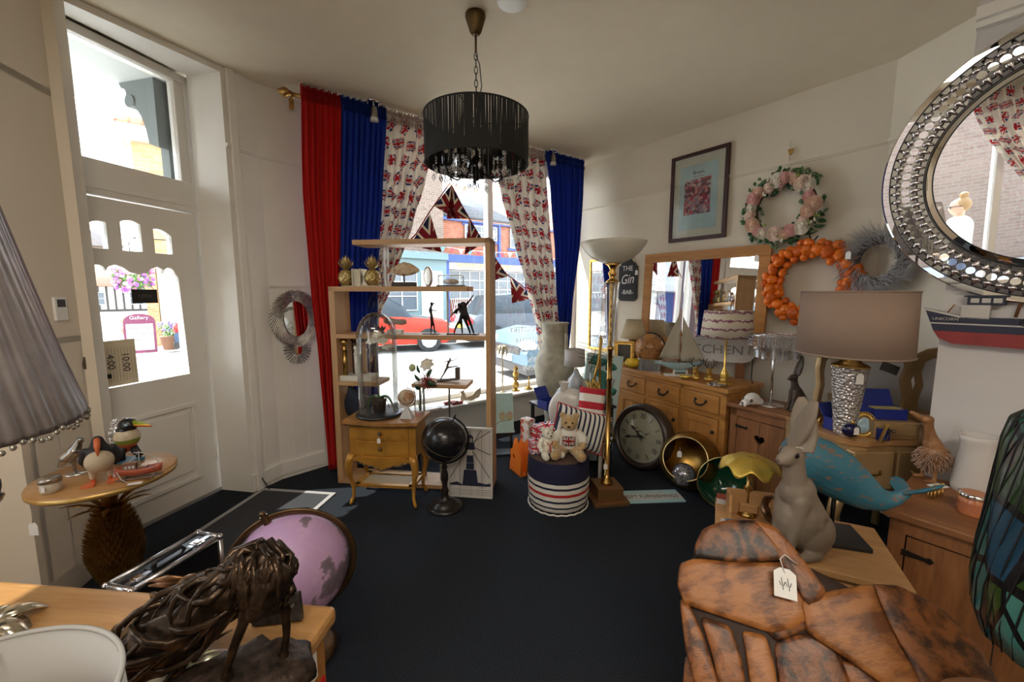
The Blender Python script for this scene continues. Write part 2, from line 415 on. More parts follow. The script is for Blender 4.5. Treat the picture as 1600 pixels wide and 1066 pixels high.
# vertical boarding joints and architraves
m=MB()
for A,B,ts in ((P3,P2,(.25,.5,.75)),(P2,P1,(.5,)),(J0,J1,(.35,.7))):
    F=wallframe(A,B); L_=(B-A).length
    for q in ts: m.box(L_*q-.004,L_*q+.004,-.004,.0,.13,1.5 if A is P3 else 1.2,F)
struct(m.build('trim_8',WHITE))
m=MB()
F=wallframe(J0,J1); L_=(J1-J0).length; m.box(L_-.10,L_,-.03,0,0,CH,F)
F=wallframe(P2,P1); m.box(.16,.21,-.025,0,0,CH,F); struct(m.build('trim_9',WHITE,bevel=.006))
m=MB(); F=wallframe(J0,J1); m.box(.03,.07,-.02,0,.13,1.2,F); struct(m.build('trim_10',WHITE,bevel=.006))
# ---- door wall: local frame with X = distance from hinge side, Y outward, Z up
FD=Matrix.Translation((DR.x,DR.y,0)); _d=(DL-DR).normalized(); FD=FD@Matrix(((_d.x,_d.y,0,0),(_d.y,-_d.x,0,0),(0,0,1,0),(0,0,0,1)))
FDi=FD
def plate(name,outer,holes,t,mt,M,parent=None,bev=0,res=1):
    cu=bpy.data.curves.new(name,'CURVE'); cu.dimensions='2D'; cu.fill_mode='BOTH'; cu.extrude=t/2; cu.bevel_depth=bev
    for poly in [outer]+holes:
        sp=cu.splines.new('POLY'); sp.points.add(len(poly)-1); sp.use_cyclic_u=True
        for i,(x,y) in enumerate(poly): sp.points[i].co=(x,y,0,1)
    t_=bpy.data.objects.new('tmp',cu); COL.objects.link(t_); bpy.context.view_layer.update()
    me=bpy.data.meshes.new_from_object(t_.evaluated_get(bpy.context.evaluated_depsgraph_get())); bpy.data.objects.remove(t_)
    me.transform(M); me.materials.clear(); me.materials.append(mt); me.name=name
    o=bpy.data.objects.new(name,me); COL.objects.link(o)
    if parent is not None:o.parent=parent
    return o
XZ=RX(PI/2) # plate XY -> XZ
def arc(cx,cy,r,a0,a1,n=10,ry=None): return [(cx+r*math.cos(math.radians(a0+(a1-a0)*i/n)),cy+(ry or r)*math.sin(math.radians(a0+(a1-a0)*i/n))) for i in range(n+1)]
glassp=[(.135,.90),(.61,.90),(.625,1.55)]+arc(.585,1.58,.035,-20,200,8)+arc(.49,1.555,.055,20,120,5)[::1]+[(.43,1.575),(.39,1.562),(.35,1.575),(.31,1.605)]+arc(.27,1.57,.05,60,150,4)[::1]+arc(.205,1.58,.035,-20,200,8)+[(.165,1.55)]
glassp=[(.135,.90),(.622,.90),(.622,1.555)]+arc(.583,1.575,.035,-30,180,8)[:]+[(.535,1.60),(.50,1.615),(.46,1.60),(.43,1.575),(.385,1.562),(.34,1.575),(.31,1.60),(.275,1.615),(.24,1.60)]+arc(.205,1.578,.035,0,180,8)+[(.150,1.55)]
def smallw(x0,x1,z0,zl,zr): return [(x0,z0),(x1,z0),(x1,zr)]+[(x1+(x0-x1)*q, zr+(zl-zr)*q+.018*math.sin(PI*q)) for q in (.2,.4,.6,.8)]+[(x0,zl)]
holes=[glassp,smallw(.172,.277,1.70,1.815,1.85),smallw(.347,.452,1.70,1.865,1.865),smallw(.522,.625,1.70,1.85,1.815)]
door=plate('door_1',[(0,.012),(.785,.012),(.785,1.985),(0,1.985)],holes,.045,WHITE,FD@T(0,.05,0)@XZ)
door=struct(door)
m=MB(); m.box(.10,.66,.048,.052,.88,1.9,FD); g=m.build('door_glass',GLASS,door)
def mould(m,x0,x1,z0,z1,F,w=.03,t=.012,y=.027):
    m.box(x0,x1,y-t,y,z0,z0+w,F);m.box(x0,x1,y-t,y,z1-w,z1,F);m.box(x0,x0+w,y-t,y,z0+w,z1-w,F);m.box(x1-w,x1,y-t,y,z0+w,z1-w,F)
m=MB(); mould(m,.115,.67,.15,.70,FD); m.box(.17,.615,.02,.027,.22,.64,FD); m.build('door_panel',WHITE,door,bevel=.004)
m=MB()
for z in (.25,1.0,1.7): m.box(-.012,.012,.018,.03,z,z+.09,FD); m.cyl(.006,z,z+.09,8,FD@T(0,.018,0))
m.build('door_hinge',WHITE,door)
m=MB(); m.box(.59,.64,.005,.03,.96,.985,FD); m.build('latch',BLACKP,door)
# door frame, transom
m=MB(); m.box(-.04,0,.03,.12,0,2.88,FD); m.box(.79,.83,.03,.12,0,2.88,FD); m.box(-.04,.83,.02,.12,1.995,2.19,FD); m.box(-.04,.83,.012,.03,2.03,2.06,FD); m.box(-.04,.83,.03,.12,2.83,2.88,FD); m.box(-.04,.06,.04,.1,2.19,2.83,FD)
struct(m.build('trim_11',WHITE,bevel=.003))
m=MB(); m.box(.05,.80,.068,.074,2.19,2.84,FD); struct(m.build('window_1',GLASS))
m=MB(); m.box(-.04,.85,.02,.2,-.03,.012,FD); struct(m.build('trim_12',mat('door sill grey',(.3,.29,.27),.6)))
# OPEN board hanging inside the glass
t=thing('open_sign','small black board reading OPEN hung by cord inside the door glass','sign',FD@Vector((.378,.0,1.43)))
R3=FD.to_3x3().to_4x4()
m=MB(); m.box(-.07,.07,.0,.006,-.042,.042,R3); m.build('board',mat('black board',(.01,.01,.01),.5),t)
text('lettering','OPEN',.03,mat('faded grey letters',(.10,.09,.09),.6),t,R3@T(0,-.0006,0)@FRONT@RY(PI))
m=MB(); m.tube([R3@Vector((-.055,.003,.04)),R3@Vector((0,.01,.135)),R3@Vector((.055,.003,.04))],.0016,5); m.build('cord',mat('jute cord',(.45,.30,.14),.9),t)
# opening hours sheet, turned sideways
t=thing('opening_hours_sheet','cream opening hours sheet taped sideways to the door glass','notice',FD@Vector((.515,.035,1.04)))
m=MB(); m.box(-.077,.083,.0,.0012,-.135,.135,R3); m.build('paper',mat('aged cream paper',(.72,.62,.45),.8,var=.05),t)
MR=R3@T(0,-.0008,0)@FRONT@RY(PI)@RZ(-PI/2)
text('hours','10:00',.052,INK,t,MR@T(0,.02,0)); text('hours','4:00',.052,INK,t,MR@T(-.01,-.055,0))
m=MB()
for k in range(9): m.box(-.066+k*.016,-.0655+k*.016,-.001,0,-.11,.09,R3)
m.build('ruled_line',INK,t)
# ---- shop window: frame, panes, sill
FW=wallframe(CW,P3); LW=(P3-CW).length
def ws(x,y): # pixel -> local x along window line
    p=onwall(CW,P3,x,y); return (Vector((p.x,p.y))-CW).length
sA,sB=ws(767,400),ws(580,400)
m=MB()
for s_ in (sA,sB): m.box(s_-.03,s_+.03,.0,.09,.38,2.82,FW)
m.box(0,.06,0,.09,.38,2.82,FW); m.box(LW-.06,LW,0,.09,.38,2.82,FW); m.box(0,LW,0,.09,.38,.43,FW); m.box(0,LW,0,.09,2.75,2.82,FW)
win=struct(m.build('window_2',WHITE,bevel=.003))
m=MB(); m.box(.06,LW-.06,.05,.055,.43,2.75,FW); m.build('pane',GLASS,win)
m=MB(); m.box(0,LW,-.22,.0,.36,.385,FW); struct(m.build('trim_13',WHITE,bevel=.004))
# lettering on the glass, seen from the inside
WL=mat('white window lettering',(.85,.85,.85),.6)
GT=[('CURTAINS',823,464),('UPHOLSTERY',800,517),('WALLPAPER',808,535),('TRACKS & POLES',786,551),('BLINDS',829,564),('INTERIORS',821,578)]
for s,x,y in GT:
    # text reads correctly from the street, so it is reversed in here; its last letter sits at pixel x
    p=onwall(CW,P3,x,y); loc=(Vector((p.x,p.y))-CW).length
    text('window_lettering',s,.085,WL,win,FW@T(loc,.044,p.z)@FRONT,align='RIGHT')
# second shop window behind the camera
FR=wallframe(WA,WB); LR=(WB-WA).length
m=MB(); 
for s_ in (0,1.93,LR-.07): m.box(s_,s_+.07,.05,.14,.45,2.7,FR)
m.box(0,LR,.05,.14,.45,.52,FR); m.box(0,LR,.05,.14,2.63,2.7,FR); w3=struct(m.build('window_3',WHITE))
m=MB(); m.box(.05,LR-.05,.09,.095,.5,2.65,FR); m.build('pane',GLASS,w3)
# ---- door mat frame
c=[atz(430,766),atz(527,776),atz(430,850),atz(300,850)]
mw=mat('grey mat frame',(.35,.34,.34),.6); MATM=pattern('ribbed mat',lambda nt:(lambda xy:mixc(nt,((xy[0]*.25+xy[1]*1.0)*70).fract().gt(.5),(.014,.015,.018),(.05,.052,.06)))(xyz(nt)),.9)
E_=(Vector((-1.30,2.83,0))-Vector((-1.84,2.90,0))).normalized(); G_=Vector((-E_.y,E_.x,0))*-1
t=thing('entrance_mat','ribbed entrance mat with pale metal edge in front of the door','mat',(-1.28,2.83,0))
def matq(a,b,c_,d_,z): return [( -E_*a+G_*c_)+Vector((0,0,0)),( -E_*b+G_*c_),( -E_*b+G_*d_),( -E_*a+G_*d_)]
m=MB(); m.prism([(p.x,p.y) for p in matq(.03,.55,.03,.85,0)],0,.006); m.build('ribbed_pad',MATM,t)
m=MB()
for q in ((0,.58,0,.03),(0,.03,.03,.85),(.55,.58,.03,.85),(0,.58,.85,.88)): m.prism([(p.x,p.y) for p in matq(*q,0)],0,.008)
m.build('metal_edge',mw,t)
# door stop
t=thing('door_stop','black hooked door stop screwed to the white panelling by the mat','door stop',aty(405,738,2.93))
m=MB(); m.cbox((0,0,0),(.02,.012,.025)); m.tube([(0,0,0),(.05,-.04,-.04),(.10,-.05,-.11)],.004,6); m.build('hook',BLACKP,t)
# invented slim white housings for the two added rear fill lights
for k,(x,y,sx,sy) in enumerate(((.4,-1.1,1.6,.6),(-1.0,.15,1.2,.5))):
    m=MB(); m.box(x-sx/2-.03,x+sx/2+.03,y-sy/2-.03,y+sy/2+.03,2.895,CH)
    for a in (-1,1): m.box(x-sx/2-.03,x+sx/2+.03,y+a*(sy/2+.015)-.015,y+a*(sy/2+.015)+.015,2.865,2.895); m.box(x+a*(sx/2+.015)-.015,x+a*(sx/2+.015)+.015,y-sy/2-.03,y+sy/2+.03,2.865,2.895)
    struct(m.build('trim_%d'%(16+k),WHITE))
# ================= outside: the street =================
m=MB(); m.grid(lambda u,v:(-60+105*u,-12+90*v,-.14-.083*max(0,-9-(-60+105*u))),42,4,uv=False)
struct(m.build('ground',mat('pale sunlit asphalt',(.32,.31,.29),.9,var=.12,vscale=3,bump=.3,bscale=30)))
m=MB(); F=wallframe(CW,P3); m.box(-6,8,.26,1.9,-.14,-.06,F); m.box(1.6,9,.26,2.2,-.14,-.055,F)
struct(m.build('pavement',mat('pavement slabs',(.50,.48,.44),.9,var=.1,vscale=4)))
# exterior soffit and scrolled bracket above the door
m=MB(); m.box(-.3,1.6,.12,.95,2.83,2.95,FD); struct(m.build('ceiling_porch',mat('grey soffit',(.42,.44,.44),.8)))
m=MB(); m.box(-.3,.06,.13,.20,0,2.83,FD)
pr=[(a_*.55,b_*.62) for a_,b_ in [(.0,0),(.55,0),(.52,-.05),(.46,-.07),(.44,-.12),(.48,-.17),(.44,-.24),(.36,-.24),(.32,-.20),(.30,-.28),(.24,-.36),(.18,-.5),(.15,-.65),(0,-.7)]]
struct(m.build('trim_15',mat('grey stone paint',(.16,.18,.18),.8)))
t=thing('scroll_bracket','carved grey scroll bracket under the shop soffit outside the transom','bracket',FD@Vector((.07,.13,2.83)))
m=MB(); m.prism(pr,-.05,.05,R3@Matrix(((0,0,1,0),(1,0,0,0),(0,1,0,0),(0,0,0,1)))); m.cyl(.04,-.06,.06,16,R3@T(0,.21,-.125)@RY(PI/2)); m.build('bracket',mat('grey stone paint',(.3,.31,.3),.8),t,bevel=.01)

D_=15.5; FO=Vector((NRM.x*D_,NRM.y*D_)); FF=Matrix.Translation((FO.x,FO.y,0))@Matrix(((TAN.x,NRM.x,0,0),(TAN.y,NRM.y,0,0),(0,0,1,0),(0,0,0,1)))
RED=brick('red brick',(.26,.075,.04),(.33,.11,.06),(.24,.16,.12)); BROWN=brick('brown brick',(.13,.085,.065),(.18,.13,.10),(.24,.21,.18))
BLUEP=mat('royal blue paint',(.03,.07,.26),.5); SLATE=pattern('slate roof',lambda nt:(lambda q:mixc(nt,(q[2]*5).fract().lt(.15),(.10,.10,.105),(.06,.06,.065)))(xyz(nt)),.8)
TILE=pattern('orange pantiles',lambda nt:(lambda q:mixc(nt,(q[0]*3).fract().lt(.25).max((q[2]*4).fract().lt(.2)),(.62,.33,.20),(.42,.20,.12)))(xyz(nt)),.8)
WGL=mat('dark window glass',(.10,.12,.14),.08); TEAL=mat('pale teal shopfront',(.13,.20,.21),.6); OFFW=mat('off white render',(.52,.50,.47),.8,var=.05)
def win_grid(parent,F,x0,x1,z0,z1,nx,nz,y=-.04,fr=.05,mt=None,name='window'):
    m=MB(); w=.035
    m.box(x0,x1,y-.03,y,z0,z1,F); m.mi=1
    for i in range(nx+1):
        x=x0+(x1-x0)*i/nx; m.box(x-w/2,x+w/2,y-.06,y-.03,z0,z1,F)
    for j in range(nz+1):
        z=z0+(z1-z0)*j/nz; m.box(x0,x1,y-.06,y-.03,z-w/2,z+w/2,F)
    return m.build(name,[WGL,mt or OFFW],parent)
b=thing('brick_building','red brick garage premises with blue fascia and grey slate roof opposite','building')
b.matrix_world=FF
m=MB(); m.box(7.8,22,0,4.4,-.14,4.5); m.build('wall',RED,b)
m=MB(); m.add([(8.2,-.15,4.5),(22,-.15,4.5),(22,3.2,6.75),(8.2,3.2,6.75)],[(0,1,2,3)]); m.build('pantile_roof',TILE,b,solid=.06)['label']='sunlit orange pantile slope'
m=MB(); m.box(7.8,22,-.14,0,4.42,4.56); m.box(10.55,10.65,-.12,0,2.9,4.45); m.build('gutter',BLUEP,b)
m=MB(); m.add([(7.8,-.2,4.58),(11.7,-.2,4.58),(8.9,2.5,6.5),(7.8,2.5,6.5)],[(0,1,2,3)]); m.build('roof',SLATE,b,solid=.08)
m=MB(); m.box(7.8,22,-.35,0,2.72,3.02); m.box(7.8,7.98,-.25,0,-.1,2.72); m.box(12.1,12.4,-.25,0,-.1,2.72); m.build('fascia',BLUEP,b)
m=MB(); m.box(8.0,12.1,-.22,-.05,2.42,2.72); m.box(12.4,15,-.22,-.05,2.48,2.72); m.build('sign_board',OFFW,b)
text('lettering','WOODLAND MOTORS',.27,mat('yellow letters',(.75,.52,.03),.5),b,T(9.75,-.235,2.57)@FRONT,sx=1.0)
win_grid(b,I4,8.05,12.0,1.2,2.38,8,3); win_grid(b,I4,8.85,10.45,3.75,4.3,4,2); win_grid(b,I4,11.2,12.3,3.5,4.35,2,2)
m=MB(); m.box(8.75,10.55,-.05,-.01,3.62,3.75); m.box(8.75,10.55,-.05,-.01,4.3,4.4); m.box(11.1,12.4,-.05,-.01,3.38,3.5); m.build('window_surround',BLUEP,b)
m=MB()
for k in range(40): x=8.0+k*.1; m.tube([(x,-.3,.0),(x+.25,-.3,1.25)],.015,4); m.tube([(x+.25,-.3,0),(x,-.3,1.25)],.015,4)
m.build('lattice_gate',OFFW,b)
m=MB(); m.box(12.5,14.6,-.12,-.02,.1,2.4); m.build('doorway',mat('dark blue grey door',(.07,.09,.13),.4),b)
m=MB(); m.box(10.05,10.35,-.12,-.0,3.85,4.2); m.build('alarm_box',OFFW,b)
b=thing('brick_building','brown brick house with pale teal shopfront left of the garage','building'); b.matrix_world=FF
m=MB(); m.box(1.0,7.72,-.3,1.6,-.14,8.2); m.build('wall',BROWN,b)
m=MB(); m.box(1.0,7.7,-.55,-.3,-.1,2.9); m.box(1.0,7.72,-.7,-.3,2.75,3.02); m.build('shopfront',TEAL,b)
win_grid(b,T(0,-.52,0),4.6,6.4,.8,2.4,3,3); win_grid(b,T(0,-.52,0),1.4,4.0,.8,2.4,4,3); win_grid(b,T(0,-.3,0),3.6,5.0,3.7,5.2,2,2)
m=MB(); m.box(6.6,7.5,-.6,-.55,0,2.3); m.build('shop_door',mat('cream door',(.7,.68,.6),.5),b)
# street bunting
t=thing('street_bunting','row of small red white and blue pennants along the blue fascia','bunting'); t.matrix_world=FF
m=MB(); pts=[(6.4+k*.4,-.9,3.35-.14*math.sin(PI*((k%12)/12))-k*.010) for k in range(37)]; m.tube(pts,.008,4); m.build('cord',STRING,t)
m=MB()
for k,p in enumerate(pts[:-1]):
    m.mi=k%3; x,y,z=p
    m.prism([(x+.06,z),(x+.30,z),(x+.18,z-.22)],y-.003,y+.003,Matrix(((1,0,0,0),(0,0,1,0),(0,1,0,0),(0,0,0,1))))
o=m.build('pennants',[mat('pennant red',(.6,.04,.05),.8),OFFW,mat('pennant blue',(.1,.25,.6),.8)],t); o['kind']='stuff'
# ---- cars
def car(label,paint,loc,rz,L=4.2,W=1.78,H=1.5,suv=0,plate_col=(.75,.6,.05),rear=False):
    t=thing('car',label,'car',loc,rz,'parked cars in the street')
    hb=.62+.1*suv; bz=.22
    st=[(-.5,.35,hb*.80,None),(-.49,.28,hb*1.12,None),(-.44,bz,hb*1.36,None),(-.40,bz,hb*1.42,0.0),(-.30,bz,hb*1.45,.92),(-.12,bz,hb*1.45,1.0),(.06,bz,hb*1.42,.98),(.16,bz,hb*1.40,.55),(.22,bz,hb*1.36,0.0),(.34,bz,hb*1.28,None),(.44,bz,hb*1.16,None),(.485,.25,hb*.98,None),(.5,.33,hb*.75,None)]
    m=MB(); rows=[]
    for (x,z0,zb,rf) in st:
        wf=(1-.10*(abs(x)/.5)**4)*W/2; zr=zb+(H-zb)*(rf or 0)
        wr=wf*(.74 if rf else .93)
        rows.append([(x*L,-wf*.93,z0),(x*L,-wf,(z0+zb)/2),(x*L,-wf*.96,zb),(x*L,-wr,zr if rf else zb+.02),(x*L,0,zr+.02 if rf else zb+.05),(x*L,wr,zr if rf else zb+.02),(x*L,wf*.96,zb),(x*L,wf,(z0+zb)/2),(x*L,wf*.93,z0)])
    vs=[p for r in rows for p in r]; k=9
    for i in range(len(rows)-1):
        a,b_=st[i][3],st[i+1][3]
        for j in range(8):
            gl=(j in(2,5) and a is not None and b_ is not None) or (j in(3,4) and ((a==0.0)!=(b_==0.0) or (a is not None and b_ is not None and abs(a-b_)>.3)))
            m.mi=1 if gl else 0
            m.f.append((i*k+j,(i+1)*k+j,(i+1)*k+j+1,i*k+j+1)); m.m.append(m.mi); m.sm.append(True)
    m.v=vs; m.f.append(tuple(range(8,-1,-1))); m.m.append(0); m.sm.append(False); n0=(len(rows)-1)*k; m.f.append(tuple(n0+j for j in range(9))); m.m.append(0); m.sm.append(False)
    m.build('body',[paint,mat('dark car glass',(.02,.025,.03),.25,spec=.25)],t)
    for sx in (-.31,.32):
        for sy in (-1,1):
            m=MB(); M=T(sx*L,sy*(W/2-.10),.32)@RX(PI/2); m.cyl(.32,-.11,.11,24,M); m.mi=1; m.cyl(.21,-.125,.125,10,M)
            w=m.build('wheel',[mat('tyre rubber',(.02,.02,.02),.9),mat('alloy grey',(.5,.5,.52),.3,.8)],t)
    for sy in (-1,1):
        m=MB(); m.ball((.16,.20,.09),T(.475*L,sy*W*.36,hb*.98)); m.build('headlamp',mat('headlamp lens',(.7,.75,.8),.1),t)
        m=MB(); m.ball((.08,.16,.13),T(-.487*L,sy*W*.40,hb*1.15)); m.build('tail_lamp',mat('red lamp lens',(.6,.02,.02),.2),t)
    m=MB(); m.box(.497*L,.505*L,-.28,.28,.38,.5); m.mi=1; m.box(-.505*L,-.497*L,-.28,.28,.55,.67); m.build('number_plate',[OFFW,mat('yellow plate',plate_col,.5)],t)
    m=MB(); m.box(.47*L,.503*L,-.55,.55,.52,.66); m.box(-.505*L,.503*L,-W*.44,W*.44,.2,.36); m.build('bumper_grille',BLACKP,t,bevel=.02)
    return t
CP=lambda n,c:mat(n,c,.45,0,spec=.25)
wa=math.atan2(TAN.y,TAN.x)
def cpos(s,D): p=TAN*s+NRM*D; return (p.x,p.y,-.14)
car('bright red hatchback parked facing right across the street',CP('red car paint',(.50,.03,.015)),cpos(3.7,11.5),wa-.30,H=1.52,suv=.6)
car('silver grey hatchback with red tail lamps parked beside the red car',CP('silver grey paint',(.075,.085,.10),),cpos(8.1,10.6),wa-.15,H=1.56,suv=.6)
car('dark blue car parked at the left edge of the shop window view',CP('dark blue paint',(.05,.08,.14)),cpos(1.3,14.0),wa,H=1.5)
car('pale blue car with big chrome grille parked closest outside the window',CP('pale blue paint',(.055,.09,.12)),(1.80,8.55,-.14),PI+.50,L=4.4,W=1.85,H=1.62,suv=.9)
# ---- beyond the door
F2=Matrix.Translation((-13.0,14.65,0))@RZ(math.radians(38))
b=thing('stone_shop','tall stone and brick corner shop with pale green panelled door seen through the shop door','building'); b.matrix_world=F2
m=MB(); m.box(0,2.6,0,2.4,-.9,7.2); m.build('wall',brick('orange sandstone',(.50,.28,.13),(.60,.38,.20),(.45,.37,.27),bw=.4,bh=.16),b)
m=MB(); m.box(.0,.32,-.14,0,-.6,2.7); m.build('brick_pier',brick('orange brick',(.50,.22,.09),(.58,.30,.14),(.4,.33,.25)),b)
m=MB(); m.box(.34,1.05,-.10,-.02,-.5,2.35); mould(m,.42,.97,-.3,.85,T(0,-.12,0),.04); mould(m,.42,.97,1.0,2.2,T(0,-.12,0),.04); m.build('panelled_door',mat('pale sage green paint',(.42,.44,.32),.6),b)
m=MB(); m.box(1.2,2.5,-.12,-.02,.2,2.1); m.build('shop_window',WGL,b)
m=MB(); m.add([(-.35,-.45,7.1),(3,-.45,7.1),(3,2.8,7.1),(-.35,2.8,7.1),(1.3,1.2,8.5)],[(0,1,4),(1,2,4),(2,3,4),(3,0,4),(3,2,1,0)]); m.build('roof',TILE,b)
m=MB(); m.box(-.3,2.7,-.3,0,6.6,7.1); m.build('cornice',OFFW,b)
win_grid(b,I4,.9,1.9,4.1,5.6,2,2)
F3=Matrix.Translation((-38.5,36.5,0))@RZ(math.radians(45))
b=thing('timbered_inn','white rendered inn with black timbers and red tiled roof down the street','building'); b.matrix_world=F3
m=MB(); m.box(-6,6,0,6,-2.9,2.2); m.build('wall',OFFW,b)
m=MB()
for k in range(22): x=-5.9+k*.55; m.box(x,x+.14,-.06,0,-.1,2.2)
m.box(-6,6,-.08,0,-.25,-.05); m.box(-6,6,-.08,0,2.05,2.2); m.build('timber_frame',mat('black timber',(.04,.035,.03),.8),b)
m=MB(); m.add([(-6.5,-.5,2.1),(6.5,-.5,2.1),(6.5,3,4.4),(-6.5,3,4.4)],[(0,1,2,3)]); m.build('roof',mat('dusky red tiles',(.36,.17,.12),.85,var=.2,vscale=6),b,solid=.12)
for x in (-4.6,-2.0,.6,3.2): win_grid(b,I4,x,x+.7,-1.8,-.7,2,3); win_grid(b,I4,x+.2,x+1.1,.4,1.5,2,2)
b=thing('gabled_house','dark brick gabled house filling the left small door light','building',(-47.5,46,0),math.radians(46))
m=MB(); m.box(-9,3.0,0,5,-3.5,6.8); m.build('wall',BROWN,b)
m=MB(); m.add([(-9,-.4,6.7),(3.6,-.4,6.7),(-2.5,3,10.8),(-9,3,10.8)],[(0,1,2,3)]); m.build('roof',mat('grey brown slates',(.20,.17,.16),.85,var=.2,vscale=8),b,solid=.15)
# white shop opposite the mirror (only the mirrors show it)
b=thing('white_shop','white painted shopfront with blue door seen reflected in the oak mirror','shop'); b.matrix_world=Matrix.Translation((-11.2,2.4,0))@RZ(PI/2)
m=MB(); m.box(-3.2,4.9,0,4,-.14,6.2); m.build('wall',mat('bright white paint',(.86,.86,.84),.7),b)
m=MB(); m.box(-3.2,4.9,-.3,0,2.35,2.6); m.box(-3.2,4.9,-.15,0,2.6,3.1)
for x in (-2.8,-.1,1.3,3.9): m.box(x,x+.25,-.2,0,-.1,2.35)
m.build('shopfront_moulding',mat('bright white paint',(.86,.86,.84),.7),b)
m=MB(); m.box(.2,1.25,-.1,-.02,-.05,2.3); m.build('shop_door',mat('navy door',(.04,.07,.20),.4),b)
win_grid(b,T(0,-.05,0),-2.5,-.2,.7,2.25,2,2); win_grid(b,T(0,-.05,0),1.6,3.8,.7,2.25,2,2); win_grid(b,I4,-1.8,-.6,3.7,5.2,2,2); win_grid(b,I4,1.6,2.8,3.7,5.2,2,2)
# brick wall with woman outside the second shop window (seen only in the round mirror)
m=MB(); m.box(-8.2,-7.9,-9,-1.2,-.14,3.6)
def ybrick(name):
    m_,nt,b_=base(name); sp=nt.nodes.new('ShaderNodeSeparateXYZ'); nt.links.new(coords(nt),sp.inputs[0]); cb=nt.nodes.new('ShaderNodeCombineXYZ'); nt.links.new(sp.outputs[1],cb.inputs[0]); nt.links.new(sp.outputs[2],cb.inputs[1])
    bt=nt.nodes.new('ShaderNodeTexBrick'); nt.links.new(cb.outputs[0],bt.inputs[0]); bt.inputs['Scale'].default_value=1; bt.inputs['Brick Width'].default_value=.225; bt.inputs['Row Height'].default_value=.075; bt.inputs['Mortar Size'].default_value=.008
    bt.inputs['Color1'].default_value=(.10,.055,.04,1); bt.inputs['Color2'].default_value=(.14,.085,.065,1); bt.inputs['Mortar'].default_value=(.13,.115,.10,1); nt.links.new(bt.outputs[0],b_.inputs['Base Color']); return m_
tag(m.build('brick_wall',ybrick('weathered brick')),'weathered brick wall across the lane seen in the round mirror','wall')
# planters, A-board, hanging basket
def planter(loc,label,s=1.0,fc=(.35,.25,.7)):
    t=thing('flower_pot',label,'planter',loc)
    m=MB(); m.solid([(.14*s,0),(.2*s,.3*s),(.21*s,.32*s)],20); m.build('pot',mat('terracotta brown',(.25,.13,.08),.8),t)
    rnd=random.Random(int(s*100)); m=MB()
    for k in range(120):
        a=rnd.uniform(0,2*PI); r=rnd.uniform(0,.24*s); z=.32*s+rnd.uniform(0,.35*s)*(1-r); m.ball(.035*s,T(r*math.cos(a),r*math.sin(a),z)@RZ(a)@RY(.8)@S(1,.5,.15),n=6)
    m.build('foliage',mat('planter leaf green',(.10,.22,.05),.7,var=.4,vscale=10),t)
    m=MB()
    for k in range(26):
        a=rnd.uniform(0,2*PI); r=rnd.uniform(.02,.24*s); m.ball(.03*s,T(r*math.cos(a),r*math.sin(a),.45*s+rnd.uniform(0,.22*s)),n=6)
    m.build('flowers',mat('planter flowers'+str(fc),fc,.7),t)
planter(atz(268,546,-.14),'barrel planter of violet flowers beside the pale green door',1.2)
planter(atz(204,528,-.14),'low planter of yellow green foliage behind the sandwich board',1.1,(.7,.7,.2))
t=thing('sandwich_board','maroon framed sandwich board with arched top standing in the street','sign',atz(222,552,-.14),math.radians(36))
m=MB(); po=[(-.32,0),(.32,0),(.32,.85)]+arc(0,.85,.32,0,180,10,.2)[1:]; m.prism(po,-.02,.02,FRONT@T(0,0,0)@RX(-.12)); m.build('frame',mat('maroon paint',(.16,.02,.06),.5),t)
m=MB(); m.box(-.27,.27,-.03,-.022,.08,.78,RX(-.12)); m.build('panel',OFFW,t)
W1=text('lettering','Gallery',.13,OFFW,t,RX(-.12)@T(0,-.026,.94)@FRONT); text('lettering','OPEN TODAY\n\nGIFTS CARDS\n\nCRAFTS',.075,mat('maroon paint',(.16,.02,.06),.5),t,RX(-.12)@T(0,-.034,.5)@FRONT)
t=thing('hanging_basket','hanging basket of pink flowers across the street above the door sign','hanging basket',aty(207,432,11.0))
rnd=random.Random(5)
m=MB()
for k in range(260):
    v=Vector((rnd.gauss(0,1),rnd.gauss(0,1),rnd.gauss(0,1))).normalized()*rnd.uniform(.2,.42); m.ball(.06,T(*v)@RZ(rnd.uniform(0,6))@RY(rnd.uniform(0,3))@S(1,.6,.2),n=6)
m.build('foliage',mat('basket leaf green',(.14,.28,.07),.7),t)
m=MB()
for k in range(170):
    v=Vector((rnd.gauss(0,1),rnd.gauss(0,1),rnd.gauss(0,1))).normalized()*rnd.uniform(.34,.47); m.mi=k%3; m.ball(.05,T(*v),n=6)
m.build('flowers',[mat('pink petals',(.75,.20,.42),.7),mat('pale pink petals',(.85,.55,.65),.7),mat('violet petals',(.35,.12,.5),.7)],t)
m=MB(); m.tube([(0,0,.3),(0,0,1.0),(.0,.5,1.1)],.012,5); m.tube([(0,0,1.0),(0.3,1.5,1.1)],.015,5); m.tube([(.3,1.5,1.1),(.3,1.5,-1.2),(.3,1.5,-2.0)],.04,6); m.build('bracket',BLACKM,t)
